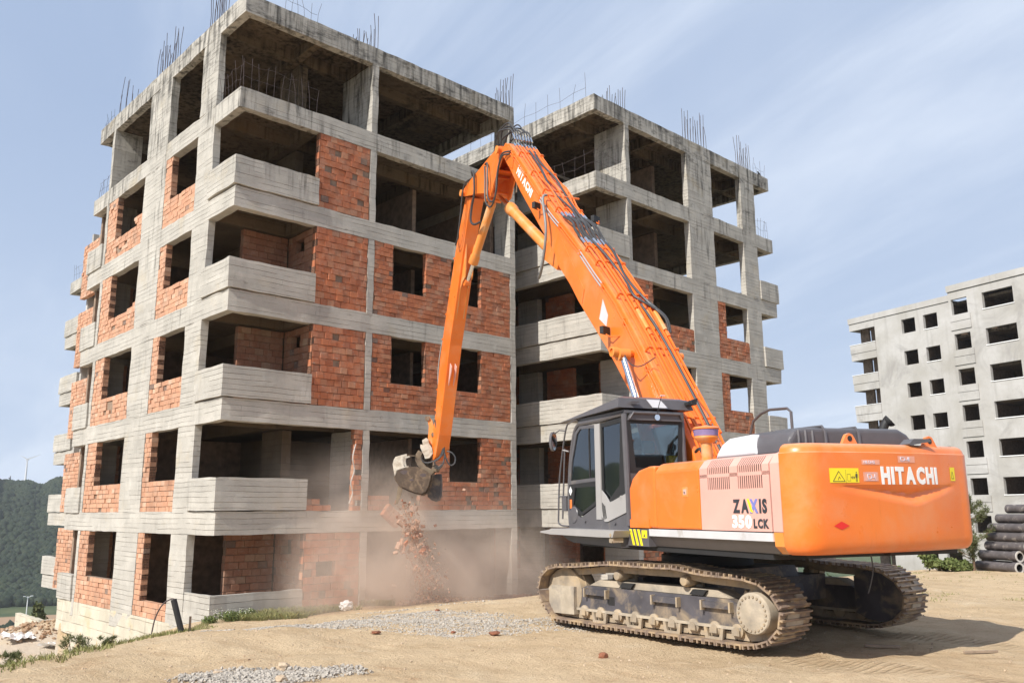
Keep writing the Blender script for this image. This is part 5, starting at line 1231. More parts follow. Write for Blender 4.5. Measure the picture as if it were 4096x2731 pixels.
# ---- boom
hb = .30
lowp = [(6.96, 9.98), (6.51, 9.44), (5.92, 8.68), (4.44, 6.98), (3.26, 5.52), (2.22, 4.41), (1.65, 3.73), (.95, 2.90), (.42, 2.10), (.22, 1.62)]
uppp = [(-.46, 1.62), (-.38, 2.0), (-.20, 2.46), (.30, 3.22), (.76, 3.84), (1.16, 4.40), (1.73, 5.13), (2.70, 6.20), (3.83, 7.28), (4.56, 8.00), (6.08, 9.66), (6.55, 10.12), (6.80, 10.24), (7.02, 10.14)]
m = MB(); m.prism(lowp + uppp, -hb, hb, 'orange', 'y'); BOOM = XP(m, 'boom'); bv = BOOM.modifiers.new('b', 'BEVEL'); bv.width = .018; bv.segments = 2; bv.limit_method = 'ANGLE'
m = MB()   # weld-on flanges along the lower edge and reinforcing plates
for s_ in (1, -1):
    y0, y1 = sorted((s_ * (hb + .001), s_ * (hb + .012)))
    m.prism([(6.62, 10.08), (6.93, 9.98), (6.58, 9.56), (6.36, 9.42), (6.28, 9.60)], y0, y1, 'orange', 'y'); m.prism([(3.9, 6.95), (4.25, 6.90), (4.05, 6.45), (3.1, 5.45), (3.0, 5.70)], y0, y1, 'orange', 'y')
    m.prism([(1.05, 3.55), (1.20, 3.95), (1.10, 4.02), (.80, 3.75), (.62, 3.35), (.70, 3.20)], y0, y1, 'orange', 'y')
m.each('boom_plate', BOOM)
tB = Vector((-.66, 0, -.7513)).normalized(); uB = Vector((-.7513, 0, .66)).normalized()
letters('HITACHI', .20, 1.16, lambda u: (Vector((6.13, hb + .004, 9.23)) + tB * u, tB, uB), 'white', BOOM, 'printed_letter', .06)
m = MB(); m.add([(2.32, hb + .003, 5.36), (2.15, hb + .003, 5.02), (2.22, hb + .003, 4.83), (2.47, hb + .003, 5.02)], [(0, 1, 2, 3)], 'white_metal'); m.build('boom_label', BOOM)
# tubes along the upper face
def upper(t, off, lift):
    """point on the upper face; t = arc position 0..1 from foot to head"""
    P = uppp[1:12]; L = [0]
    for a, b in zip(P[:-1], P[1:]): L.append(L[-1] + math.hypot(b[0] - a[0], b[1] - a[1]))
    s = t * L[-1]
    for k in range(len(L) - 1):
        if L[k + 1] >= s - 1e-9:
            w_ = (s - L[k]) / (L[k + 1] - L[k]); a, b = P[k], P[k + 1]; x = a[0] + (b[0] - a[0]) * w_; z = a[1] + (b[1] - a[1]) * w_
            d = Vector((b[0] - a[0], 0, b[1] - a[1])).normalized(); nn = Vector((-d.z, 0, d.x)); return Vector((x, off, z)) + nn * lift
    return Vector((P[-1][0], off, P[-1][1]))
rt = random.Random(8)
for i, off in enumerate((.26, .175, .09, .0, -.09, -.175, -.26)):
    m = MB(); segs = [(.02, .20), (.20, .50), (.565, .80), (.80, .985)]; 
    lift = .085 + .015 * (i % 2)
    t0 = .03 + .02 * (i % 3)
    bend = rt.uniform(-.03, .03) if i in (1, 2, 5, 6) else 0
    pts = [upper(t0, off + bend * 2.5, lift + .05), upper(.10, off + bend * 2.5, lift + .03), upper(.14, off, lift)] + [upper(t, off, lift) for t in (.2, .26, .32, .38, .44, .50, .535)]
    m.tube(pts, .021, 7, 'orange_pipe'); 
    pts = [upper(t, off, lift) for t in (.66, .70, .74, .78, .82, .86, .90, .94, .965)]
    if i in (1, 3, 5, 6): pts = [upper(.66, off, lift), upper(.70, off, lift), upper(.74, off - .05, lift + .02), upper(.78, off - .05, lift + .02), upper(.81, off, lift), upper(.86, off, lift), upper(.965, off, lift)]
    m.tube(pts, .021, 7, 'orange_pipe'); m.each('steel_pipe', EX, 50)
    m = MB(); m.cyl(upper(.535, off, lift), upper(.555, off, lift), .029, n=8, mat='chrome'); m.cyl(upper(.645, off, lift), upper(.66, off, lift), .029, n=8, mat='chrome'); m.each('hose_fitting', EX)
    m = MB(); m.tube([upper(.555, off, lift), upper(.58, off * 1.05 + .03, lift + .05), upper(.61, off - .02, lift + .06), upper(.645, off, lift)], .026, 7, 'rubber', 5); XP(m, 'hydraulic_hose', smooth=50)
    m = MB(); m.cyl(upper(.965, off, lift), upper(.98, off, lift), .026, n=8, mat='chrome')
    if i in (2, 4, 6): m.cyl(upper(.285, off, lift), upper(.33, off, lift), .042, n=10, mat='orange_dull'); m.cyl(upper(.335, off, lift), upper(.345, off, lift), .036, n=10, mat='orange_pipe'); m.cyl(upper(.27, off, lift), upper(.28, off, lift), .036, n=10, mat='orange_pipe')
    m.each('pipe_fitting', EX)
for t in (.10, .24, .37, .47, .52, .68, .76, .84, .93):
    m = MB(); a = upper(t, .29, .09); b = upper(t, -.30, .09); m.tube([a, b], .018, 5, 'orange_pipe'); m.cyl(upper(t, .29, .0), upper(t, .29, .10), .02, n=6, mat='orange_pipe'); m.cyl(upper(t, -.30, 0), upper(t, -.30, .10), .02, n=6, mat='orange_pipe')
    for off in (.26, .09, -.09, -.26): q_ = upper(t, off, .11); m.cyl(q_ - Vector((0, .03, 0)), q_ + Vector((0, .03, 0)), .022, n=6, mat='orange_pipe')
    XP(m, 'pipe_clamp')
# long loose hoses clipped over the pipes
rt = random.Random(4)
for j, (o0, o1) in enumerate(((.05, -.02), (-.14, -.20))):
    for d_ in (0, .03):
        m = MB(); pts = []
        for t in np.linspace(.94, .36, 16):
            w_ = math.sin((t + j * .13) * 26) * .055; pts.append(upper(t, o0 + (o1 - o0) * (1 - t) + w_ + d_, .11 + d_ * .5 + .02 * math.sin(t * 40)))
        pts += [upper(.33, -.28 + d_, .15), upper(.31, -.40 + d_, .12), upper(.29, -.43 + d_, .0)]
        m.tube(pts, .021, 6, 'rubber', 3); XP(m, 'loose_hose', smooth=50)
m = MB(); m.tube([upper(.34, .0, .14), upper(.28, -.03, .16), upper(.20, -.07, .15), upper(.12, -.05, .16), upper(.04, -.10, .14)], .022, 6, 'rubber', 5); XP(m, 'loose_hose', smooth=50)
# side pipes along the left plate
def sidept(t, drop): p = upper(t, 0, -drop); return Vector((p.x, hb + .03, p.z))
for k, dr in enumerate((.075, .135)):
    m = MB(); m.tube([sidept(t, dr) for t in (.97, .90, .80, .755)], .013, 6, 'orange_pipe'); m.tube([sidept(t, dr) for t in (.64, .60, .56, .535)], .013, 6, 'orange_pipe'); m.tube([sidept(t, dr) for t in (.42, .36, .30, .24, .18, .12)], .013, 6, 'orange_pipe'); m.each('side_pipe', EX)
    m = MB()
    for a, b in ((.755, .64), (.535, .42)):
        m.tube([sidept(a, dr), sidept(a * .7 + b * .3, dr + .02), sidept(a * .3 + b * .7, dr + .02), sidept(b, dr)], .015, 6, 'silver', 4)
    m.each('side_hose', EX, 50)
m = MB()
for t in (.95, .86, .76, .64, .53, .42, .32, .22): p = sidept(t, .105); m.box(p.x - .03, p.x + .03, hb + .002, hb + .045, p.z - .05, p.z + .05, 'orange_pipe')
m.each('side_clamp', EX)
# bundle of hoses arching over the head joint
for i, off in enumerate((.22, .15, .08, .0, -.08, -.15, -.22)):
    m = MB(); fw = 7.30 + .09 * (i * 3 % 5)
    m.tube([upper(.98, off, .06), (6.55, off * 1.0, 10.45), (6.95, off * 1.1, 10.66 + .09 * (i * 2 % 3)), (fw, off * 1.1 + .03, 10.72 + .07 * (i % 3)), (fw + .22, off * .8, 10.52), (7.62, off * .7, 10.30)], .019, 7, 'rubber', 5); XP(m, 'hydraulic_hose', smooth=50)
    m = MB(); m.tube([(6.38, off, 10.16), (6.50, off, 10.36)], .023, 7, 'chrome'); XP(m, 'hose_fitting')
# work lights on the boom
for (x, z, yy) in ((2.06, 4.72, .42), (4.86, 7.98, .40), (3.75, 7.42, -.40)):
    m = MB(); T = Matrix.Translation((x, yy, z)) @ Matrix.Rotation(R(25), 4, 'Z'); m.box(-.03, .05, -.10, .10, -.065, .065, 'black', T); m.tube([(x - .02, yy, z - .07), (x - .10, yy - .02, z - .13), (x - .30, hb * (1 if yy > 0 else -1), z - .15)], .012, 5, 'orange_pipe'); XP(m, 'work_light')
# cross bar with hose elbows half-way up
m = MB(); a = upper(.735, .32, .10); m.tube([a, upper(.735, -.44, .12)], .022, 6, 'orange_pipe'); XP(m, 'cross_pipe')
m = MB(); m.tube([a, a + Vector((-.02, .10, -.12)), (4.30, .46, 7.25), (4.52, .44, 6.62), (4.92, .34, 6.42), (5.12, .20, 6.60), (5.22, .12, 6.86)], .030, 8, 'hose_grey', 6); XP(m, 'hydraulic_hose', smooth=50, label='thick grey hose looping from the boom side to the cylinder')
# boom cylinders
for s_ in (1, -1):
    m = MB(); a = Vector((1.36, s_ * .50, 4.16)); b = Vector((.30, s_ * .50, 1.95)); d = (b - a).normalized()
    m.cyl(a, a + d * 1.35, .062, n=16, mat='chrome'); r_ = XP(m, 'boom_cylinder_rod', smooth=40)
    m = MB(); m.cyl(a + d * 1.3, b, .12, n=18, mat='orange'); XP(m, 'boom_cylinder', smooth=40)
    m = MB(); m.lathe([(-.10, .06), (-.10, .105), (.10, .105), (.10, .06)], a, (0, 1, 0), 18, 'orange_dull'); XP(m, 'cylinder_eye', smooth=40)
m = MB(); m.cyl((1.38, -.68, 4.20), (1.38, .68, 4.20), .07, n=18, mat='orange'); m.lathe([(.60, .085), (.70, .085), (.705, .06), (.66, .058)], (1.38, 0, 4.20), (0, 1, 0), 18, 'orange_dull'); XP(m, 'cylinder_pin', smooth=40)
m = MB(); m.tube([(1.2, .56, 4.12), (1.05, .54, 3.95), (.9, .45, 3.90), (.6, .36, 4.0)], .010, 5, 'rubber', 4); XP(m, 'thin_hose')
m = MB(); m.tube([(-.35, .32, 2.62), (-.55, .36, 2.72), (-.75, .42, 2.55), (-.8, .45, 2.30)], .022, 6, 'rubber', 4); m.tube([(-.35, .36, 2.45), (-.52, .40, 2.48), (-.68, .44, 2.30)], .022, 6, 'rubber', 4); XP(m, 'hydraulic_hose', smooth=50)

# ---- arm head (rocker) and arm
ha = .24
head = [(7.00, 10.02), (7.04, 10.26), (7.22, 10.34), (7.9, 10.32), (8.57, 10.26), (9.42, 10.20), (9.80, 10.12), (9.84, 10.0), (9.70, 9.92), (8.75, 9.66), (8.15, 9.46), (8.02, 9.34), (7.90, 9.24), (7.74, 9.28), (7.60, 9.50), (7.30, 9.78)]
m = MB()
for s_ in (1, -1):
    y0, y1 = sorted((s_ * ha, s_ * (ha + .035))); m.prism(head, y0, y1, 'orange', 'y')
m.prism([(7.35, 10.30), (9.75, 10.10), (9.70, 10.06), (7.35, 10.26)], -ha + .001, ha - .001, 'orange', 'y'); m.prism([(7.60, 9.85), (9.60, 9.90), (9.60, 9.93), (7.60, 9.9)], -ha + .001, ha - .001, 'orange', 'y'); m.prism([(7.75, 9.75), (7.82, 9.75), (8.3, 10.2), (8.2, 10.2)], -ha + .001, ha - .001, 'orange', 'y'); XP(m, 'arm_head')
for (x, z, r_, w_) in ((7.12, 10.18, .085, .37), (9.74, 10.02, .075, .34), (7.93, 9.38, .075, .33), (8.28, 9.36, .06, .20)):
    m = MB(); m.cyl((x, -w_, z), (x, w_, z), r_, n=18, mat='orange'); m.lathe([(w_ + .001, r_ + .015), (w_ + .03, r_ + .015), (w_ + .032, r_ - .03)], (x, 0, z), (0, 1, 0), 18, 'orange_dull'); XP(m, 'pivot_pin', smooth=40)
outer = [(9.84, 9.96), (10.06, 9.60), (10.42, 9.05), (10.66, 8.60), (10.98, 7.92), (11.16, 7.50), (11.52, 6.72), (11.88, 5.85), (12.30, 4.20), (12.62, 3.35)]
inner = [(12.42, 3.02), (12.22, 3.10), (11.92, 3.70), (11.74, 4.20), (11.08, 6.10), (10.60, 7.15), (10.10, 8.35), (9.62, 9.45), (9.40, 9.80)]
m = MB(); m.prism(outer + inner, -.185, .185, 'orange', 'y'); ARM = XP(m, 'arm'); bv = ARM.modifiers.new('b', 'BEVEL'); bv.width = .015; bv.segments = 2; bv.limit_method = 'ANGLE'
m = MB()
for s_ in (1, -1):
    y0, y1 = sorted((s_ * .09, s_ * .115)); m.prism([(9.95, 8.72), (10.02, 8.00), (10.06, 7.78), (10.24, 7.70), (10.42, 7.55), (10.75, 6.80)], y0, y1, 'orange_dull', 'y')
for s_ in (.10, -.04): m.prism([(11.23, 5.62), (11.10, 5.50), (11.14, 5.36), (11.36, 5.02)], s_ - .01, s_ + .012, 'orange_dusty', 'y')
m.each('cylinder_bracket', EX)
# thin pipes on the outer edge of the arm
def outer_pt(t, lift, off):
    P = outer; L = [0]
    for a, b in zip(P[:-1], P[1:]): L.append(L[-1] + math.hypot(b[0] - a[0], b[1] - a[1]))
    s = t * L[-1]
    for k in range(len(L) - 1):
        if L[k + 1] >= s - 1e-9:
            w_ = (s - L[k]) / (L[k + 1] - L[k]); a, b = P[k], P[k + 1]; d = Vector((b[0] - a[0], 0, b[1] - a[1])).normalized(); nn = Vector((-d.z, 0, d.x)); return Vector((a[0] + (b[0] - a[0]) * w_, off, a[1] + (b[1] - a[1]) * w_)) + nn * lift
for off in (.15, .08, .0, -.08):
    m = MB(); m.tube([outer_pt(t, .045, off) for t in (.17, .25, .35, .45, .55)], .013, 6, 'orange_pipe'); m.tube([outer_pt(t, .05, off) for t in (.74, .80, .86, .92)], .013, 6, 'orange_pipe'); XP(m, 'arm_pipe')
    m = MB(); m.tube([outer_pt(.55, .05, off), outer_pt(.60, .13 - .3 * max(0, off), off + .02), outer_pt(.68, .11, off + .02), outer_pt(.74, .05, off)], .020, 6, 'silver', 5); XP(m, 'arm_hose', smooth=50)
m = MB()
for t in (.24, .36, .46, .56, .76, .84, .92): q_ = outer_pt(t, .045, 0); m.box(q_.x - .03, q_.x + .03, -.19, .19, q_.z - .02, q_.z + .02, 'orange_pipe')
m.each('arm_clamp', EX)
# hoses round the head
for pts, r_, mt in (([(6.4, .33, 9.86), (6.75, .40, 9.92), (6.95, .42, 9.6), (7.02, .44, 9.1), (7.25, .44, 8.9), (7.62, .42, 9.15), (7.75, .38, 9.75), (7.85, .34, 10.12), (8.1, .30, 10.2)], .022, 'rubber'),
                  ([(6.42, .34, 9.80), (6.72, .42, 9.84), (6.93, .45, 9.5), (7.0, .47, 8.98), (7.3, .47, 8.78), (7.70, .45, 9.08), (7.85, .40, 9.7), (8.0, .35, 10.1)], .022, 'rubber'),
                  ([(9.0, .30, 10.24), (8.85, .36, 10.30), (8.75, .36, 10.18), (8.76, .34, 9.70), (8.95, .34, 9.35), (9.02, .34, 9.02), (8.92, .28, 8.88), (8.70, .18, 8.90)], .030, 'rubber'),
                  ([(9.3, .22, 10.26), (9.55, .34, 10.15), (9.80, .34, 9.5), (10.05, .32, 8.95), (10.25, .30, 8.80), (10.34, .22, 8.95), (10.36, .18, 9.12)], .020, 'rubber'),
                  ([(9.2, .24, 10.26), (9.45, .37, 10.12), (9.70, .37, 9.45), (9.95, .36, 8.85), (10.20, .33, 8.70), (10.36, .25, 8.90)], .020, 'rubber'),
                  ([(7.6, -.1, 10.45), (7.9, 0, 10.52), (8.2, .05, 10.42), (8.6, .1, 10.36), (9.0, .2, 10.32)], .035, 'rubber'), ([(7.6, -.2, 10.45), (8.0, -.1, 10.50), (8.5, 0, 10.38), (9.1, .1, 10.30)], .03, 'rubber')):
    m = MB(); m.tube(pts, r_, 7, mt, 6); XP(m, 'hydraulic_hose', smooth=50)
# arm cylinder
def cylpair(a, b, rod_a, rr_, rb, name, mat='orange_dull'):
    a = Vector(a); b = Vector(b); d = (b - a).normalized(); L_ = (b - a).length
    m = MB(); m.cyl(a, a + d * (rod_a + .05), rr_, n=16, mat='chrome'); XP(m, name + '_rod', smooth=40)
    m = MB(); m.lathe([(rod_a, rb * .8), (rod_a + .01, rb * 1.22), (rod_a + .22, rb * 1.22), (rod_a + .27, rb), (L_ - .06, rb), (L_, rb * .7)], a, d, 22, mat); XP(m, name, smooth=40)
    m = MB(); m.lathe([(-.08, rr_), (-.08, rr_ * 1.8), (.08, rr_ * 1.8), (.08, rr_)], a, (0, 1, 0), 16, 'orange'); XP(m, 'cylinder_eye', smooth=40)
cylpair((8.00, 0, 9.40), (4.85, 0, 6.95), 1.00, .060, .125, 'arm_cylinder')
m = MB(); m.prism([(4.72, 7.20), (5.02, 7.02), (4.98, 6.86), (4.35, 6.45), (4.2, 6.7)], -.20, .20, 'orange', 'y'); XP(m, 'cylinder_lug')
cylpair((10.20, 0, 7.68), (8.32, 0, 9.34), .62, .055, .11, 'tool_cylinder')
# ---- linkage and grapple; the tool hangs at the arm tip
TIP = Vector((12.46, 0, 3.20))
toW = Matrix.Translation(EX.location) @ Matrix.Rotation(R(70), 4, 'Z'); tipw = toW @ TIP
e1 = Vector((.7277, -.6858, 0)); e2 = Vector((.6858, .7277, 0))      # across and away
GF = toW.inverted() @ Matrix(((e1.x, e2.x, 0, tipw.x), (e1.y, e2.y, 0, tipw.y), (0, 0, 1, tipw.z), (0, 0, 0, 1)))
S5 = .00232
def g5(X, Y): return ((X - 640) * S5, (700 - Y) * S5)
def gp(poly, a, b, mat, name, par=None, mb=None):
    m = mb or MB(); m.prism([g5(*p) for p in poly], a, b, mat, 'y', GF)
    return m if mb else m.build(name, par or EX)
gp([(470, 250), (520, 235), (560, 290), (600, 430), (600, 480), (545, 475), (505, 300)], -.10, -.05, 'orange_dull', 'tool_link'); gp([(470, 250), (520, 235), (560, 290), (600, 430), (600, 480), (545, 475), (505, 300)], .05, .10, 'orange_dull', 'tool_link')
gp([(545, 430), (520, 300), (508, 480), (500, 560), (560, 590), (600, 520), (590, 450)], -.04, .04, 'orange_dull', 'tool_link')
m = MB()
for (X, Y, r_) in ((500, 262, .10), (575, 460, .085), (500, 690, .10), (610, 265, .07)):
    c_ = Vector((g5(X, Y)[0], 0, g5(X, Y)[1])); m.cyl(GF @ (c_ + Vector((0, -.14, 0))), GF @ (c_ + Vector((0, .14, 0))), r_ * .7, n=14, mat='grapple')
m.each('tool_pin', EX, 40)
gp([(440, 530), (490, 500), (515, 520), (525, 570), (560, 620), (575, 690), (530, 745), (480, 755), (455, 700), (420, 620), (418, 580), (450, 585)], -.15, .15, 'grapple_white', 'grapple_head')
m = MB(); base = [(400, 650), (368, 700), (362, 770), (395, 840), (450, 890), (520, 930), (560, 950), (590, 920), (600, 870), (560, 880), (500, 850), (450, 800), (430, 740), (445, 680)]
gp(base, -.22, .22, 'grapple', 'x', mb=m); m.cyl(GF @ Vector((g5(610, 870)[0], -.24, g5(610, 870)[1])), GF @ Vector((g5(610, 870)[0], .24, g5(610, 870)[1])), .10, n=16, mat='grapple'); XP(m, 'grapple_frame')
m = MB()
for a_, b_ in ((-.36, -.30), (.30, .36)): gp([(130, 735), (205, 712), (265, 700), (270, 722), (225, 735), (218, 770), (235, 850), (290, 845), (290, 868), (170, 890), (128, 965), (112, 900), (98, 820), (110, 770)], a_, b_, 'grapple_white', 'x', mb=m)
gp([(130, 735), (145, 735), (128, 830), (150, 890), (128, 965), (112, 900), (98, 820), (110, 770)], -.299, .299, 'grapple_white', 'x', mb=m); gp([(225, 712), (362, 718), (362, 726), (228, 724)], -.30, -.26, 'grapple', 'x', mb=m); XP(m, 'grapple_jaw_frame')
m = MB(); shell = [(150, 895), (240, 862), (350, 852), (430, 862), (500, 900), (560, 945), (555, 1010), (530, 1090), (500, 1150), (450, 1175), (380, 1160), (300, 1130), (200, 1085), (140, 1000), (126, 962)]
inn = [(200, 905), (300, 880), (360, 878), (470, 915), (520, 960), (500, 1060), (470, 1120), (430, 1130), (330, 1100), (220, 1050), (170, 985)]
gp(shell, -.36, -.31, 'grapple_dark', 'x', mb=m); gp(shell, .31, .36, 'grapple_dark', 'x', mb=m)
for a_, b_ in zip(shell[:-1], shell[1:]):
    pa, pb = g5(*a_), g5(*b_)
    if a_ in shell[:5]: continue
    dx, dz = pb[0] - pa[0], pb[1] - pa[1]; L_ = math.hypot(dx, dz); nx, nz = -dz / L_ * .04, dx / L_ * .04
    m.prism([pa, pb, (pb[0] + nx, pb[1] + nz), (pa[0] + nx, pa[1] + nz)], -.309, .309, 'grapple_dark', 'y', GF)
XP(m, 'jaw_and_dark_plate')
m = MB()
for (X, Y, r_) in ((238, 918, 40), (470, 955, 34), (330, 1010, 22)):
    x_, z_ = g5(X, Y); m.prism([(x_ + r_ * S5 * math.cos(t) * (1.1 + .25 * math.sin(3 * t + X)), z_ + r_ * .62 * S5 * math.sin(t)) for t in np.linspace(0, 2 * math.pi, 12)[:-1]], -.3645, -.361, 'rebar', 'y', GF)
m.each('jaw_opening', EX)
gp([(505, 970), (560, 948), (600, 935), (660, 930), (668, 1060), (665, 1200), (640, 1250), (600, 1266), (545, 1245), (500, 1205), (500, 1150), (535, 1090), (556, 1010)], .20, .62, 'dark_steel', 'jaw_and_dark_plate')  # separate thick dark plate, lower right of the jaw shell
gp([(150, 1080), (175, 1050), (205, 1090), (190, 1180), (150, 1290), (120, 1300), (135, 1180)], -.02, .02, 'grapple', 'bent_bar_tooth')
for pts in ([(612, 190), (640, 330), (690, 560), (700, 640), (660, 740), (560, 800), (470, 800), (440, 740)], [(795, 260), (780, 420), (735, 560), (715, 640), (720, 740), (700, 830), (650, 880), (600, 860)], [(770, 330), (750, 520), (715, 640), (740, 760), (790, 835), (840, 820), (850, 750), (810, 690), (750, 670)], [(600, 290), (640, 480), (690, 600), (700, 700), (640, 770), (600, 800), (640, 860), (690, 830)]):
    m = MB(); m.tube([GF @ Vector((g5(*p)[0], -.30 - .02 * (i % 2), g5(*p)[1])) for i, p in enumerate(pts)], .022, 7, 'rubber', 5); XP(m, 'tool_hose', smooth=50)
# ------------------------------------------------------------------ pipes stacked at the right edge
rp = random.Random(2)
fwd = Vector((.686, .727, 0)); rgt = Vector((.7277, -.6858, 0))
axis = (rgt * .45 - fwd * 1.55).normalized(); side_ = Vector((-axis.y, axis.x, 0)); side_ = side_ if side_.dot(rgt) > 0 else -side_
cent = [(33.05, 11.15, -2.02), (33.20, 11.05, -1.66), (33.28, 10.84, -1.35), (33.30, 10.78, -1.04), (33.33, 10.68, -.73), (33.40, 10.44, -.42), (33.50, 10.12, -.09)]
names = ['lowest', 'second lowest', 'third from the bottom', 'fourth from the bottom', 'third from the top', 'second from the top', 'topmost']
for r_, (x, y, z) in enumerate(cent):
    for c_ in range(3 if r_ < 5 else 2):
        p = Vector((x, y, z)) + side_ * (.37 * c_); Lp = 1.68 + rp.uniform(-.07, .07)
        if c_ == 0: lab = 'dark cement pipe, %s in the pipe stack, nearest the pine' % names[r_]
        else: lab = 'dark cement pipe, %s in the %s column of the stack' % (names[r_], ['', 'second', 'third'][c_])
        tp = thing('cement_pipe', lab, 'pipe', tuple(p), 0, 'cement pipes stacked on the brow')
        m = MB(); a = p.copy(); ax = axis; prof = [(0, .115), (0, .150), (.02, .155), (Lp - .32, .155), (Lp - .24, .18), (Lp, .185)]
        n = 20; m.lathe(prof[1:], a, ax, n, 'pipe')
        # open socket: replace the end caps by a rim and a dark bore
        m.f = m.f[:-2]; m.mi = m.mi[:-2]; m.build('pipe_barrel', tp, world=True, smooth=40)
        m = MB(); m.lathe([(Lp - .05, .125), (Lp + .004, .13), (Lp + .005, .187), (Lp - .02, .188)], a, ax, n, 'pipe_rim'); m.f = m.f[:-2]; m.mi = m.mi[:-2]; m.build('pipe_rim', tp, world=True, smooth=30)
        m = MB(); m.lathe([(0.01, .12), (Lp, .124)], a, ax, n, 'black'); m.f = m.f[:-2]; m.mi = m.mi[:-2]; m.build('pipe_bore', tp, world=True)
        m = MB(); m.lathe([(-.004, .10), (-.005, .15), (.01, .157)], a, ax, n, 'pipe_rim'); m.f = m.f[:-2]; m.mi = m.mi[:-2]; m.build('spigot_rim', tp, world=True)

# ------------------------------------------------------------------ foliage helpers
def leaf_cloud(name, parent, blobs, n, size, mat, seed, up=.3, needle=False, world=True, origin=None):
    """many small leaf faces spread through ellipsoid blobs [(cx,cy,cz,rx,ry,rz)]"""
    rs_ = np.random.RandomState(seed); V = []; F = []
    vol = np.array([b[3] * b[4] * b[5] for b in blobs]) ** .8; vol = vol / vol.sum()
    ch = rs_.choice(len(blobs), n, p=vol)
    for k in range(n):
        b = blobs[ch[k]]; d = rs_.randn(3); d /= np.linalg.norm(d); r_ = rs_.rand() ** .42 * (1 + .25 * rs_.randn() * .5)
        p = np.array(b[:3]) + d * r_ * np.array(b[3:])
        a = rs_.randn(3); a[2] = abs(a[2]) + up; a /= np.linalg.norm(a); c = np.cross(a, rs_.randn(3)); c /= np.linalg.norm(c)
        s_ = size * (.6 + .8 * rs_.rand()); i = len(V)
        if needle:
            for q in range(4):
                a2 = a + rs_.randn(3) * .55; a2 /= np.linalg.norm(a2); c2 = np.cross(a2, rs_.randn(3)); c2 /= np.linalg.norm(c2); i = len(V)
                V += [tuple(p + c2 * s_ * .07), tuple(p - c2 * s_ * .07), tuple(p + a2 * s_)]; F.append((i, i + 1, i + 2))
        else:
            V += [tuple(p - c * s_ * .4), tuple(p + a * s_ * .5), tuple(p + c * s_ * .4), tuple(p - a * s_ * .5)]; F.append((i, i + 1, i + 2, i + 3))
    me = bpy.data.meshes.new(name); o3 = np.array(parent.location if (parent is not None and world) else (origin or (0, 0, 0)))
    me.from_pydata((np.array(V) - o3).tolist(), [], F); me.materials.append(M[mat]); me.update()
    o = bpy.data.objects.new(name, me); C.objects.link(o)
    if parent is not None: o.parent = parent
    elif origin is not None: o.location = origin
    return o
# pine beside the pipes
px, py = 32.17, 10.99; pzb = gz(px, py)
pt = thing('pine_tree', 'small loose-branched pine tree left of the pipe stack', 'tree', (px, py, pzb))
m = MB(); rr = random.Random(21); m.tube([(px, py, pzb - .2), (px + .05, py, pzb + .8), (px - .02, py + .05, pzb + 1.7), (px + .1, py, pzb + 2.5)], .045, 7, 'bark', 4); 
br = []
for k in range(17):
    h = .35 + k * .125; a = rr.uniform(0, 6.28); L_ = (1.05 - .28 * h) * rr.uniform(.7, 1.15); q_ = (px + L_ * math.cos(a), py + L_ * math.sin(a), pzb + h + L_ * .55)
    m.tube([(px, py, pzb + h), ((px + q_[0]) / 2, (py + q_[1]) / 2, pzb + h + L_ * .18), q_], .014, 5, 'bark', 3)
    for t in (.55, .8, 1.0): br.append((px + (q_[0] - px) * t, py + (q_[1] - py) * t, pzb + h + L_ * .55 * t ** 1.6, .13, .13, .12))
    br.append((px + rr.uniform(-.1, .1), py + rr.uniform(-.1, .1), pzb + h + .1, .16, .16, .14))
br.append((px + .1, py, pzb + 2.5, .14, .14, .25))
m.build('trunk', pt, world=True, smooth=60); leaf_cloud('crown', pt, br, 2600, .12, 'pine', 5, .5, True)
# bushes on the brow
rgt_n = [(31.85, 11.95, .62, .38, 'broad grey-green bush left of the pine, in front of the plastered building'), (32.0, 11.45, .4, .25, 'small feathery bush at the foot of the pine tree'), (31.2, 13.4, .5, .2, 'low bush seen between the tracks of the excavator, beyond the brow')]
for i, (x, y, rx, rz_, lab) in enumerate(rgt_n):
    z0 = gz(x, y); b = thing('bush', lab, 'bush', (x, y, z0)); rr = random.Random(i)
    bl = [(x + rr.uniform(-rx, rx) * .8, y + rr.uniform(-rx, rx) * .8, z0 + rr.uniform(.1, rz_ * 1.3), rx * .35, rx * .35, rz_ * .4) for _ in range(12)]
    leaf_cloud('crown', b, bl, 2600, .09, 'bush', 30 + i, .4)
    m = MB()
    for k in range(5): a = bl[k]; m.tube([(x, y, z0 - .1), ((x + a[0]) / 2, (y + a[1]) / 2, z0 + .25), a[:3]], .012, 5, 'bark', 2)
    m.build('stem', b, world=True)
# scrub between the blocks further off
def at(azd, dist): a = R(azd); return dist * math.cos(a), dist * math.sin(a)
for i, (azd, dist, h, rad, lab) in enumerate([(28.5, 60, 3.4, 2.2, 'dark scrub clump far behind the excavator tracks, left of the plastered building'), (30.3, 58, 3.0, 2.0, 'second scrub clump far behind the excavator tracks, nearer the bare block')]):
    x, y = at(azd, dist); z0 = gz(x, y); b = thing('tree', lab, 'tree', (x, y, z0)); rr = random.Random(50 + i)
    bl = [(x + rr.uniform(-rad, rad), y + rr.uniform(-rad, rad), z0 + h * rr.uniform(.4, .95), rad * .4, rad * .4, h * .2) for _ in range(14)]
    leaf_cloud('crown', b, bl, 2500, .35, 'bush', 60 + i, .4); m = MB(); m.tube([(x, y, z0 - .2), (x, y, z0 + h * .7)], .12, 6, 'bark'); m.build('trunk', b, world=True)

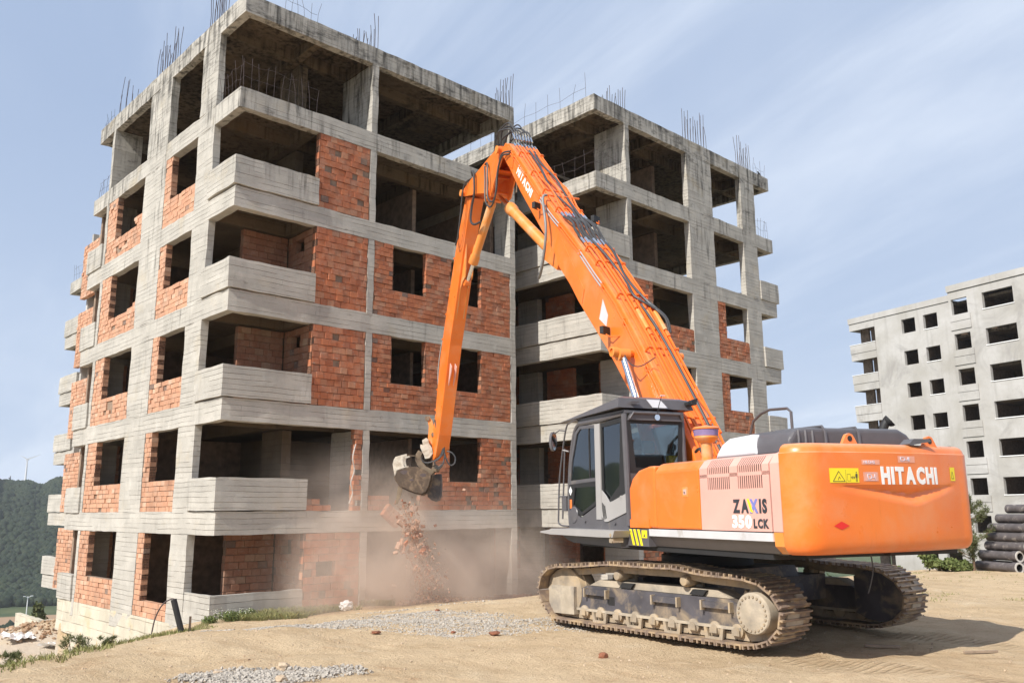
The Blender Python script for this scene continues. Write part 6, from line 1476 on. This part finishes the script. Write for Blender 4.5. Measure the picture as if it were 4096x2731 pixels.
# ------------------------------------------------------------------ wooded hill far left (reads as one mass)
rs_ = np.random.RandomState(12)
def forest(name, n, az0, az1, d0, d1, size, seed, label_kind):
    rs2 = np.random.RandomState(seed); bm = bmesh.new(); bmesh.ops.create_icosphere(bm, subdivisions=1, radius=1.0); base = np.array([v.co[:] for v in bm.verts]); faces = np.array([[v.index for v in f.verts] for f in bm.faces]); bm.free()
    az_ = np.radians(rs2.uniform(az0, az1, n)); d = np.sqrt(rs2.uniform(d0 ** 2, d1 ** 2, n)); x = d * np.cos(az_); y = d * np.sin(az_); z = ground_h(x, y)
    sz = size * rs2.uniform(.6, 1.35, n); V = []; F = []
    for i in range(n):
        jit = 1 + .42 * (rs2.rand(len(base)) - .5); s3 = np.array([sz[i] * rs2.uniform(.8, 1.2), sz[i] * rs2.uniform(.8, 1.2), sz[i] * rs2.uniform(.9, 1.35)])
        V.append(base * jit[:, None] * s3 + np.array([x[i], y[i], z[i] + sz[i] * .75])); F.append(faces + i * len(base))
    V = np.concatenate(V); F = np.concatenate(F); me = bpy.data.meshes.new(name); me.vertices.add(len(V)); me.vertices.foreach_set('co', V.astype(np.float32).ravel())
    me.loops.add(F.size); me.loops.foreach_set('vertex_index', F.astype(np.int32).ravel()); me.polygons.add(len(F)); me.polygons.foreach_set('loop_start', np.arange(0, F.size, 3, dtype=np.int32)); me.polygons.foreach_set('loop_total', np.full(len(F), 3, np.int32))
    me.update(calc_edges=True); me.materials.append(M['forest']); o = bpy.data.objects.new(name, me); C.objects.link(o); o['kind'] = 'stuff'; o['label'] = label_kind; return o
forest('hill_forest', 15000, 71.5, 82, 432, 860, 1.9, 1, 'dense dark green forest covering the far hillside')
forest('valley_scrub', 900, 72, 80, 312, 350, 1.8, 2, 'dark green scrub on the valley floor before the brown embankment')
# two wind turbines on the crest
for (azd, dist, hub, ang, lab, br_) in ((76.28, 800, 33, 25, 'white wind turbine on the hill crest, the taller of the two masts', True),):
    x, y = at(azd, dist); z0 = gz(x, y) - 2; t_ = thing('wind_turbine', lab, 'wind turbine', (x, y, z0))
    H = .0515 * dist - z0 + 1.0
    m = MB(); m.cyl((x, y, z0), (x, y, z0 + H), .85, .55, 10, 'turbine'); m.build('tower', t_, world=True, smooth=40)
    m = MB(); m.box(x - .8, x + .8, y - 1.6, y + 1.6, z0 + H - .2, z0 + H + 1.2, 'turbine'); m.build('nacelle', t_, world=True)
    for a in (24, 152, 268):
        u = Vector((math.cos(R(a)) * .97, -math.cos(R(a)) * .24, math.sin(R(a)))); c_ = Vector((x - .3, y - 1.8, z0 + H + .5)); L_ = 10.0 if a < 100 else (6 if a < 200 else 10)
        m = MB(); b = c_ + u * L_; w_ = u.cross(Vector((.24, .97, 0))).normalized() * .55; m.add([c_ - w_, c_ + w_, b + w_ * .2, b - w_ * .2, c_ - w_ + Vector((.1, .3, 0)), c_ + w_ + Vector((.1, .3, 0)), b + w_ * .2 + Vector((.02, .1, 0)), b - w_ * .2 + Vector((.02, .1, 0))], [(0, 1, 2, 3), (7, 6, 5, 4), (0, 4, 5, 1), (1, 5, 6, 2), (2, 6, 7, 3), (3, 7, 4, 0)], 'turbine'); m.build('blade', t_, world=True)
x, y = at(77.05, 780); z0 = gz(x, y) - 2; t_ = thing('mast', 'small dark lattice mast on the hill crest left of the wind turbine', 'mast', (x, y, z0)); H = .0365 * 780 - z0
m = MB(); m.tube([(x, y, z0), (x, y, z0 + H)], .35, 5, 'rebar'); m.box(x - 1.1, x + .4, y - .5, y + .5, z0 + H * .80, z0 + H * .86, 'rebar'); m.build('pole', t_, world=True)
# road, lamp and car in the valley
x, y = at(75.55, 306); z0 = gz(x, y); ls = thing('street_lamp', 'double-armed white street lamp beside the valley road', 'street lamp', (x, y, z0)); H = -.0815 * 306 - z0
m = MB(); m.tube([(x, y, z0), (x, y, z0 + H)], .13, 6, 'turbine'); m.build('pole', ls, world=True)
for s_ in (-1, 1):
    m = MB(); m.tube([(x, y, z0 + H - .3), (x + s_ * 1.0, y - .3, z0 + H + .1)], .08, 5, 'turbine'); m.box(x + s_ * 1.0 - .35, x + s_ * 1.0 + .35, y - .5, y - .2, z0 + H, z0 + H + .22, 'turbine'); m.build('lamp_head', ls, world=True)
M['asphalt'] = m_simple('asphalt', (.20, .20, .21), .85, var=.1, vs=.5); M['car_paint'] = m_simple('silver_car_paint', (.55, .56, .58), .3, metal=.4, var=.03)
rdm = MB(); pts = []
for azd in np.arange(70, 84, .5):
    for dd in (300.0, 308.0): x, y = at(azd, dd); pts.append((x, y, gz(x, y) + .9))
k = len(pts) // 2; rdm.add(pts, [(2 * i, 2 * i + 2, 2 * i + 3, 2 * i + 1) for i in range(k - 1)], 'asphalt'); o = rdm.build('road'); o['kind'] = 'structure'
x, y = at(75.40, 303); z0 = gz(x, y) + .9; car = thing('parked_car', 'silver car on the valley road far below the block, at the left edge', 'car', (x, y, z0), R(-14))
m = MB(); m.prism([(-2.2, .35), (2.15, .35), (2.2, .75), (1.3, .92), (.6, 1.42), (-1.2, 1.45), (-1.9, .98), (-2.2, .9)], -.85, .85, 'car_paint', 'y'); m.build('body', car)
m = MB(); m.prism([(1.15, .95), (.58, 1.36), (-1.15, 1.38), (-1.7, 1.0)], -.87, .87, 'black', 'y'); m.build('side_windows', car)
for wx in (-1.35, 1.35):
    for wy in (-.8, .8): m = MB(); m.cyl((wx, wy - .1, .33), (wx, wy + .1, .33), .33, n=12, mat='black'); m.build('wheel', car)
# dark conifer low at the left
x, y = at(74.95, 72); z0 = -.1205 * 72 - 1; tr_ = thing('conifer_tree', 'small dark conifer standing left of the low pale wall', 'tree', (x, y, z0))
leaf_cloud('crown', tr_, [(x, y, z0 + 1.2, .9, .9, .7), (x, y, z0 + 2.1, .6, .6, .6), (x, y, z0 + 2.9, .32, .32, .5)], 1800, .28, 'pine', 9, .5); m = MB(); m.tube([(x, y, z0 - 3), (x, y, z0 + 2.5)], .10, 6, 'bark'); m.build('trunk', tr_, world=True)
x, y = at(78.3, 60); z0 = -.118 * 60; tr_ = thing('conifer_tree', 'dark conifer cut by the left edge of the picture', 'tree', (x, y, z0))
leaf_cloud('crown', tr_, [(x, y, z0 + .9, 1.1, 1.1, .9), (x, y, z0 + 1.9, .7, .7, .8)], 1800, .28, 'pine', 10, .5); m = MB(); m.tube([(x, y, z0 - 3), (x, y, z0 + 1.5)], .10, 6, 'bark'); m.build('trunk', tr_, world=True)

# ------------------------------------------------------------------ gravel, stones, clods
def scatter_stones(name, poly_fn, n, bounds, smin, smax, mat, seed, label, lift=.3):
    rs2 = np.random.RandomState(seed); base = np.array([(1, 0, 0), (-1, 0, 0), (0, 1, 0), (0, -1, 0), (0, 0, 1), (0, 0, -1)], float); fc = np.array([(0, 2, 4), (2, 1, 4), (1, 3, 4), (3, 0, 4), (2, 0, 5), (1, 2, 5), (3, 1, 5), (0, 3, 5)])
    X_ = rs2.uniform(bounds[0], bounds[1], n * 6); Y_ = rs2.uniform(bounds[2], bounds[3], n * 6); k = poly_fn(X_, Y_, rs2); X_, Y_ = X_[k][:n], Y_[k][:n]; Z_ = ground_h(X_, Y_); V = []; F = []
    for i in range(len(X_)):
        s_ = smin + (smax - smin) * rs2.rand() ** 2.5; A_ = np.linalg.qr(rs2.randn(3, 3))[0]; v = (base * s_ * (.6 + .8 * rs2.rand(6)[:, None]) * np.array([1.1, 1, .75])) @ A_; v[:, 2] *= .8
        V.append(v + np.array([X_[i], Y_[i], Z_[i] + s_ * lift])); F.append(fc + 6 * i)
    V = np.concatenate(V); F = np.concatenate(F); me = bpy.data.meshes.new(name); me.from_pydata(V.tolist(), [], F.tolist()); me.materials.append(M[mat]); me.update(); o = bpy.data.objects.new(name, me); C.objects.link(o); o['kind'] = 'stuff'; o['label'] = label; return o
def ellipse(cx, cy, a, b, ang, soft=.35):
    ca, sa = math.cos(R(ang)), math.sin(R(ang))
    def f(x, y): u = ((x - cx) * ca + (y - cy) * sa) / a; v = (-(x - cx) * sa + (y - cy) * ca) / b; return np.hypot(u, v)
    return lambda x, y, rs2: (f(x, y) + (vnoise(x * 1.7, y * 1.7) - .5) * .7) < (1 - soft * rs2.rand(len(x)) ** 1.2)
def orf(*fs): return lambda x, y, rs2: np.any([f(x, y, rs2) for f in fs], axis=0)
g1 = orf(ellipse(8.75, 9.6, 1.2, 1.5, 100, .9), ellipse(8.3, 10.8, 1.8, 1.0, 60, .9), ellipse(7.5, 11.2, 1.9, .6, 137, .9), ellipse(6.7, 12.1, 1.2, .42, 137, .9))
scatter_stones('gravel', g1, 15000, (5, 11, 7.5, 14), .008, .026, 'stone', 1, 'spread of grey gravel in front of the nearer crawler track', .05)
scatter_stones('gravel', ellipse(4.45, 8.35, 1.0, .50, 137, .6), 7500, (3, 6, 7, 10), .007, .028, 'stone', 2, 'patch of pale gravel at the bottom edge of the yard', .6)
scatter_stones('gravel', ellipse(10.0, 15.5, 3.4, .8, 120, .6), 3500, (6, 16, 10, 20), .012, .03, 'stone', 3, 'thin strip of gravel along the crest towards the demolition')
scatter_stones('soil_crumbs', lambda x, y, r: (ridge_s(x, y) < -.2) & (vnoise(x * .8, y * .8) > .42) & (y < 20.5), 9000, (2, 26, -2, 21), .005, .022, 'rock', 4, 'loose crumbs of dry soil strewn over the yard', .2)
scatter_stones('rubble', lambda x, y, r: (ridge_s(x, y) > 5) & (((x - 11) / 3.6) ** 2 + ((y - 38.8) / 2.6) ** 2 < 1 - .6 * r.rand(len(x))), 900, (6, 14.5, 35.5, 42), .03, .13, 'rubble_mix', 5, 'rubble and brick bits heaped below the far corner of the building', .3)
scatter_stones('rubble', lambda x, y, r: y < 21.15, 900, (15.2, 20.5, 20.2, 21.2), .02, .09, 'clod', 6, 'brick rubble along the foot of the wall being demolished', .5)
def rock(name, x, y, s, mat, label, seed, group=None, cat='stone', dz=.35, flat=.7):
    bm = bmesh.new(); bmesh.ops.create_icosphere(bm, subdivisions=2, radius=s); rr = random.Random(seed)
    for v in bm.verts: v.co = v.co * rr.uniform(.72, 1.15); v.co.z *= flat
    me = bpy.data.meshes.new(name); bm.to_mesh(me); bm.free(); me.materials.append(M[mat]); o = bpy.data.objects.new(name, me); C.objects.link(o); o.location = (x, y, gz(x, y) + s * dz); return tag(o, label, cat, group)
rock('rock', 4.75, 8.62, .075, 'rock', 'pale pointed rock standing on the far rim of the gravel patch at the bottom', 1); rock('rock', 4.42, 8.05, .07, 'rock', 'pale angular rock in the middle of the gravel patch at the bottom', 2)
rock('rock', 4.12, 8.83, .06, 'rock', 'flat pale rock at the left rim of the gravel patch at the bottom', 3, flat=.4)
rock('clod', 8.0, 8.85, .085, 'clod', 'long red brown clod lying on the gravel in front of the track', 4, flat=.35, cat='clod'); rock('clod', 6.95, 10.1, .07, 'clod', 'flat red brown clod left of the gravel spread', 5, flat=.3, cat='clod')
rock('clod', 7.55, 6.55, .06, 'clod', 'red brown clod lying alone on bare soil in the foreground', 6, cat='clod'); rock('clod', 9.2, 11.6, .05, 'clod', 'small dark clod beyond the gravel spread', 7, cat='clod'); rock('clod', 7.9, 9.6, .035, 'clod', 'little dark clod on the gravel near the front of the track', 8, cat='clod')
def plank(x, y, l, w, ang, mat, label, name='plank', cat='plank'):
    m = MB(); m.box(-l / 2, l / 2, -w / 2, w / 2, 0, .025, mat); o = m.build(name); o.location = (x, y, gz(x, y) + .01); o.rotation_euler = (R(2), R(1), R(ang)); return tag(o, label, cat)
plank(10.6, 4.75, .40, .05, -55, 'wood', 'short weathered board lying in the shadow behind the tracks'); plank(10.9, 3.75, .45, .03, -30, 'wood', 'thin stick on the sunlit soil beyond the shadow', 'stick', 'stick')
# white bag, black pipe stub with a bent rod
m = MB(); bm = bmesh.new(); bmesh.ops.create_icosphere(bm, subdivisions=3, radius=.20); rr = random.Random(4)
for v in bm.verts: v.co *= rr.uniform(.78, 1.12); v.co.z *= .75
me = bpy.data.meshes.new('plastic_bag'); bm.to_mesh(me); bm.free(); me.materials.append(M['plastic_white']); o = bpy.data.objects.new('plastic_bag', me); C.objects.link(o); o.location = (13.0, 20.3, gz(13.0, 20.3) + .12); tag(o, 'crumpled white plastic bag on the crest in front of the brick wall', 'bag')
bx, by = 6.15, 14.55; bz = gz(bx, by)
m = MB(); m.cyl((bx, by, bz - .1), (bx - .16, by + .1, bz + .52), .05, n=14, mat='black'); st_ = m.build('plastic_pipe', origin=(bx, by, bz)); tag(st_, 'black plastic pipe stub leaning on the grassy edge near the building corner', 'pipe')
m = MB(); m.tube([(bx - .40, by + .35, bz - .15), (bx - .36, by + .33, bz + .20), (bx - .28, by + .24, bz + .44), (bx - .17, by + .12, bz + .53), (bx - .14, by + .08, bz + .48)], .012, 6, 'rebar', 4); o = m.build('bent_rod', origin=(bx - .3, by + .3, bz)); tag(o, 'thin bent metal rod arching over to the black pipe stub', 'rod')
m = MB(); m.box(bx + .14, bx + .17, by + .1, by + .13, bz - .1, bz + .22, 'wood'); o = m.build('wooden_stake', origin=(bx + .15, by + .1, bz)); tag(o, 'short wooden stake right of the black pipe stub', 'stake')
m = MB(); m.box(19.6, 20.2, 18.3, 18.6, gz(20, 18.4) - .02, gz(20, 18.4) + .14, 'pipe_rim'); o = m.build('concrete_block', origin=(19.9, 18.4, gz(20, 18.4))); tag(o, 'grey concrete block lying left of the front of the track', 'block')
# ------------------------------------------------------------------ grass and weeds
def grass_strip(name, fn, n, bounds, h, seed, label, mat='grass'):
    rs2 = np.random.RandomState(seed); X_ = rs2.uniform(bounds[0], bounds[1], n * 8); Y_ = rs2.uniform(bounds[2], bounds[3], n * 8); k = fn(X_, Y_); X_, Y_ = X_[k][:n], Y_[k][:n]; Z_ = ground_h(X_, Y_); V = []; F = []
    for i in range(len(X_)):
        a = rs2.uniform(0, 6.28); hh = h * rs2.uniform(.4, 1.3); w_ = .006 + .006 * rs2.rand(); dx, dy = math.cos(a), math.sin(a); lx, ly = rs2.randn(2) * hh * .4; b = len(V)
        V += [(X_[i] - dx * w_, Y_[i] - dy * w_, Z_[i] - .01), (X_[i] + dx * w_, Y_[i] + dy * w_, Z_[i] - .01), (X_[i] + lx + dx * w_ * .4, Y_[i] + ly, Z_[i] + hh * .75), (X_[i] + lx * 1.5, Y_[i] + ly * 1.5, Z_[i] + hh)]; F += [(b, b + 1, b + 2), (b, b + 2, b + 3)]
    me = bpy.data.meshes.new(name); me.from_pydata(V, [], F); me.materials.append(M[mat]); me.update(); o = bpy.data.objects.new(name, me); C.objects.link(o); o['kind'] = 'stuff'; o['label'] = label; return o
rn = lambda x, y, f, o=0: vnoise(x * f + o, y * f + o)
grass_strip('grass', lambda x, y: (np.abs(ridge_s(x, y) - .15 - .25 * (rn(x, y, .9) - .5)) < .40 * rn(x, y, 1.3, 5)) & (rn(x, y, 2.3, 11) > .33) & (y < 20.9), 9500, (-1, 9.6, 7, 20.9), .055, 1, 'short green grass along the crest of the bank')
grass_strip('grass', lambda x, y: (ridge_s(x, y) > .2) & (ridge_s(x, y) < 2.6) & (rn(x, y, 1.1, 2) > .52) & (y < 16), 5000, (-3, 7, 6, 16), .07, 2, 'thin grass on the slope below the crest at the left')
grass_strip('grass', lambda x, y: (rn(x, y, 1.6, 7) > .5) & (ridge_s(x, y) < 0), 6000, (9.4, 14.6, 19.9, 21.15), .14, 3, 'green weeds along the foot of the front wall')
grass_strip('grass', lambda x, y: (rn(x, y, 1.9, 3) > .74) & (rn(x, y, .4, 1) > .45) & (y < 13), 2200, (12, 32, 2, 13), .05, 4, 'sparse tufts of grass on the soil at the right')
for i, (x, y, r_, lab) in enumerate([(9.55, 20.6, .42, 'leafy green weed clump with tiny pale flowers at the building corner'), (10.3, 20.95, .35, 'lower weed clump right of the building corner'), (14.2, 20.9, .28, 'pale flowering weeds at the foot of the thin column')]):
    z0 = gz(x, y); b = thing('weed_clump', lab, 'weeds', (x, y, z0)); rr = random.Random(i + 4)
    leaf_cloud('leaves', b, [(x + rr.uniform(-r_, r_), y + rr.uniform(-.15, .15), z0 + rr.uniform(.03, r_ * .4), r_ * .4, .15, r_ * .25) for _ in range(9)], 1500, .035, 'bush', 70 + i, .5)
    leaf_cloud('flowers', b, [(x, y, z0 + r_ * .5, r_, .25, r_ * .35)], 110, .022, 'flower', 80 + i)
# shrub at the lower left, debris
for i, (x, y, r_, lab) in enumerate([(4.1, 13.35, .15, 'small dark shrub on the bank at the lower left'), (3.05, 12.4, .10, 'tiny shrub left of the dark shrub on the bank'), (4.9, 14.4, .09, 'tiny leafy sprig behind the crest, right of the dark shrub')]):
    z0 = gz(x, y) ; b = thing('shrub', lab, 'shrub', (x, y, z0)); rr = random.Random(i + 14)
    bl = [(x + rr.uniform(-r_, r_), y + rr.uniform(-r_, r_), z0 + r_ * rr.uniform(.3, 2.0), r_ * .4, r_ * .4, r_ * .35) for _ in range(14)]
    leaf_cloud('leaves', b, bl, 420, .05, 'pine', 90 + i, .9, True); m = MB()
    for k in range(5): a = bl[k]; m.tube([(x, y, z0 - .05), ((x + a[0]) / 2, (y + a[1]) / 2, z0 + r_ * .5), a[:3]], .006, 4, 'bark', 2)
    m.build('stem', b, world=True)
rr = random.Random(6)
for i, (x, y, lab) in enumerate([(9.3, 36.9, 'torn white sacking on the rubble heap near the low wall'), (7.7, 35.6, 'crumpled pale plastic sheet at the left of the rubble heap'), (10.2, 35.4, 'flat white scrap of sheet on the rubble heap')]):
    bm = bmesh.new(); bmesh.ops.create_grid(bm, x_segments=9, y_segments=7, size=.5)
    for v in bm.verts: v.co = Vector((v.co.x * (1.6 if i == 1 else 1.1), v.co.y * .7, rr.uniform(-.07, .10)))
    me = bpy.data.meshes.new('plastic_sheet'); bm.to_mesh(me); bm.free(); me.materials.append(M['plastic_white']); o = bpy.data.objects.new('plastic_sheet', me); C.objects.link(o); o.location = (x, y, gz(x, y) + .18); o.rotation_euler = (.15, .1, i); tag(o, lab, 'sheet')

# ------------------------------------------------------------------ falling bricks and dust
rr = random.Random(77); frag_mesh = []
for k in range(6):
    bm = bmesh.new(); bmesh.ops.create_cube(bm, size=1.0)
    for v in bm.verts: v.co = Vector((v.co.x * rr.uniform(.7, 1.1), v.co.y * rr.uniform(.5, 1), v.co.z * rr.uniform(.5, 1.0)))
    bmesh.ops.subdivide_edges(bm, edges=bm.edges, cuts=1)
    for v in bm.verts: v.co += Vector((rr.uniform(-.06, .06), rr.uniform(-.06, .06), rr.uniform(-.06, .06)))
    me = bpy.data.meshes.new('brick_fragment'); bm.to_mesh(me); bm.free(); me.materials.append(M['brick'] if k in (1, 4) else M['brick_pale']); frag_mesh.append(me)
def frag(x, y, z, s, lab, grp='brick fragments falling below the grapple'):
    o = bpy.data.objects.new('brick_fragment', rr.choice(frag_mesh)); C.objects.link(o); o.location = (x, y, z); o.scale = (s * rr.uniform(1, 1.8), s, s * rr.uniform(.4, 1)); o.rotation_euler = (rr.uniform(0, 6), rr.uniform(0, 6), rr.uniform(0, 6)); return tag(o, lab, 'brick fragment', grp)
for i in range(210):
    t = rr.random() ** .75; z = .30 - t * 2.85; cx = 14.55 + .25 * math.sin(t * 2) + t * .80; w_ = .14 + t * .42
    frag(cx + rr.gauss(0, w_ * .6), 19.95 + rr.uniform(-.35, .45), z + rr.uniform(-.1, .1), rr.uniform(.02, .085) * (1.4 if rr.random() < .15 else 1), 'broken red brick fragment falling through the dust below the grapple')
for i in range(26): frag(14.60 + rr.uniform(-.25, .55), 19.9 + rr.uniform(-.2, .3), -.35 - rr.uniform(0, .9), rr.uniform(.09, .17), 'larger broken brick piece in the clump falling past the first floor beam', 'large brick pieces in the falling clump')
cl = thing('brick_chunk', 'slab of joined bricks tipping off the beam edge under the grapple', 'brick chunk', (14.95, 21.0, .0))
for i in range(3):
    for j in range(2):
        o = bpy.data.objects.new('brick', brick_mesh()); C.objects.link(o); o.parent = cl; T = Matrix.Rotation(R(38), 4, 'Y') @ Matrix.Translation((-.15 + i * .22, 0, -.05 - j * .2)); o.matrix_local = T @ Matrix.Diagonal((.21, .18, .19, 1))
tagl = [(16.15, 20.5, -.45, .10, 'single pale brick fragment flying right of the falling clump'), (14.75, 20.6, -2.1, .10, 'single brick fragment low at the left of the debris fall'), (17.6, 20.9, .62, .09, 'orange brick fragment bouncing below the window sill')]
for x, y, z, s_, lab in tagl: frag(x, y, z, s_, lab, None)
# fine spray of chips between them
rs3 = np.random.RandomState(9); V = []; F = []
for i in range(2600):
    t = rs3.rand() ** .8; z = .2 - t * 2.95; x = 14.6 + .25 * math.sin(t * 2) + t * .80 + rs3.randn() * (.10 + .22 * t); y = 19.95 + rs3.randn() * .22; s_ = .006 + .022 * rs3.rand() ** 2; b = len(V)
    v = rs3.randn(4, 3) * s_
    V += [(x + q_[0], y + q_[1], z + q_[2]) for q_ in v]; F += [(b, b + 1, b + 2), (b, b + 2, b + 3), (b, b + 3, b + 1), (b + 1, b + 3, b + 2)]
me = bpy.data.meshes.new('brick_chips'); me.from_pydata(V, [], F); me.materials.append(M['brick_pale']); o = bpy.data.objects.new('brick_chips', me); C.objects.link(o); o['kind'] = 'stuff'; o['label'] = 'fine pink brick chips raining down below the grapple'
scatter_stones('rubble', lambda x, y, r: ((x - 15.7) / 1.3) ** 2 + ((y - 20.1) / .55) ** 2 < 1 - .7 * r.rand(len(x)), 700, (14, 17.5, 19.2, 21), .02, .09, 'brick_pale', 16, 'small heap of fresh brick rubble where the debris lands', .8)
# bird on the roof edge
bd = thing('bird', 'small dark bird perched on the roof corner behind the boom', 'bird', (33.15, 18.62, 14.75))
m = MB(); m.lathe([(-.10, .008), (-.06, .035), (0, .055), (.07, .045), (.11, .028), (.13, .034), (.16, .032), (.185, .010)], (33.15, 18.62, 14.85), (-.6, .2, .9), 12, 'black'); m.build('body', bd, world=True, smooth=60)
m = MB(); m.prism([(33.13, 14.88), (33.20, 14.84), (33.30, 14.70), (33.27, 14.69)], 18.58, 18.63, 'black', 'y'); m.build('tail', bd, world=True); m = MB(); m.cyl((33.06, 18.64, 15.0), (33.01, 18.65, 14.99), .008, .002, 6, 'yellow'); m.build('beak', bd, world=True)
m = MB(); m.cyl((33.14, 18.60, 14.74), (33.14, 18.60, 14.83), .004, n=5, mat='rebar'); m.cyl((33.16, 18.65, 14.74), (33.16, 18.65, 14.83), .004, n=5, mat='rebar'); m.each('leg', bd) if 0 else m.build('legs', bd, world=True)
# hanging wire by the broken panel
m = MB(); m.tube([(13.72, 21.2, 1.9), (13.60, 21.15, 1.5), (13.70, 21.2, 1.15), (13.58, 21.18, .8), (13.66, 21.2, .5), (13.55, 21.2, .2)], .018, 6, 'pipe_rim', 5); o = m.build('hanging_conduit', origin=(13.7, 21.2, 1.9)); tag(o, 'pale wavy conduit hanging beside the broken brick strip', 'conduit')

# dust cloud
dm_ = MB(); dm_.box(10.2, 21.6, 17.6, 24.6, -2.95, 2.3, 'mortar'); dc = dm_.build('dust_cloud', origin=(15.8, 21, -1)); dc['kind'] = 'stuff'; dc['label'] = 'pale brown dust cloud hanging at the foot of the block'
md = bpy.data.materials.new('dust_volume'); md.use_nodes = True; t = md.node_tree; t.nodes.clear()
class VG(NG):
    def __init__(s, m_): s.m = m_; s.t = m_.node_tree; s.out = s.n('ShaderNodeOutputMaterial'); s.pos = s.n('ShaderNodeNewGeometry').outputs['Position']
g = VG(md); x, y, z = g.xyz(g.pos)
n_ = g.noise(g.pos, .75, 4, .6, .6)
def gauss(cx, cy, cz, rx, ry, rz_):
    a = g.math('POWER', g.math('DIVIDE', g.math('SUBTRACT', x, cx), rx), 2.0); b = g.math('POWER', g.math('DIVIDE', g.math('SUBTRACT', y, cy), ry), 2.0); c_ = g.math('POWER', g.math('DIVIDE', g.math('SUBTRACT', z, cz), rz_), 2.0)
    return g.math('EXPONENT', g.math('MULTIPLY', g.math('ADD', g.math('ADD', a, b), c_), -1.0))
d = g.math('ADD', g.math('MULTIPLY', gauss(15.8, 20.2, -2.2, 2.4, 1.0, 1.5), .8), g.math('MULTIPLY', gauss(18.4, 20.4, -2.3, 2.2, 1.1, 1.5), .85))
d = g.math('ADD', d, g.math('MULTIPLY', gauss(12.9, 20.1, -2.0, 1.8, .9, 1.7), .65)); d = g.math('ADD', d, g.math('MULTIPLY', gauss(15.0, 20.4, -.1, .9, .7, .9), .9)); d = g.math('ADD', d, g.math('MULTIPLY', gauss(13.4, 21.2, .5, 1.6, 1.1, 1.0), .32))
d = g.math('ADD', d, g.math('MULTIPLY', gauss(17.0, 22.4, -1.8, 3.2, 1.5, 1.2), .45))
edge = g.math('MULTIPLY', g.math('MULTIPLY', g.ramp(x, 10.3, 11.3), g.ramp(x, 21.5, 20.6)), g.math('MULTIPLY', g.ramp(y, 17.7, 18.8), g.math('MULTIPLY', g.ramp(y, 24.5, 23.6), g.ramp(z, 2.25, 1.0))))
dens = g.math('MULTIPLY', g.math('MULTIPLY', d, edge), g.ramp(n_, .34, .66, .1, 1.35))
pv = g.n('ShaderNodeVolumePrincipled'); pv.inputs['Color'].default_value = (.97, .84, .735, 1); pv.inputs['Anisotropy'].default_value = .0; g.put(pv.inputs['Density'], g.math('MULTIPLY', dens, .88)); g.t.links.new(pv.outputs[0], g.out.inputs['Volume'])
dc.data.materials.clear(); dc.data.materials.append(md)
# ------------------------------------------------------------------ thin air haze round the whole site
hz_ = MB(); hz_.box(-400, 1050, -400, 1050, -60, 95, 'mortar'); hzo = hz_.build('haze'); hzo['kind'] = 'stuff'; hzo['label'] = 'thin blue summer haze over the valley'
mh = bpy.data.materials.new('haze_air'); mh.use_nodes = True; t = mh.node_tree; t.nodes.clear(); on = t.nodes.new('ShaderNodeOutputMaterial'); pv = t.nodes.new('ShaderNodeVolumePrincipled')
pv.inputs['Color'].default_value = (.86, .91, 1, 1); pv.inputs['Density'].default_value = .00019; pv.inputs['Anisotropy'].default_value = .1; t.links.new(pv.outputs[0], on.inputs['Volume'])
hzo.data.materials.clear(); hzo.data.materials.append(mh)
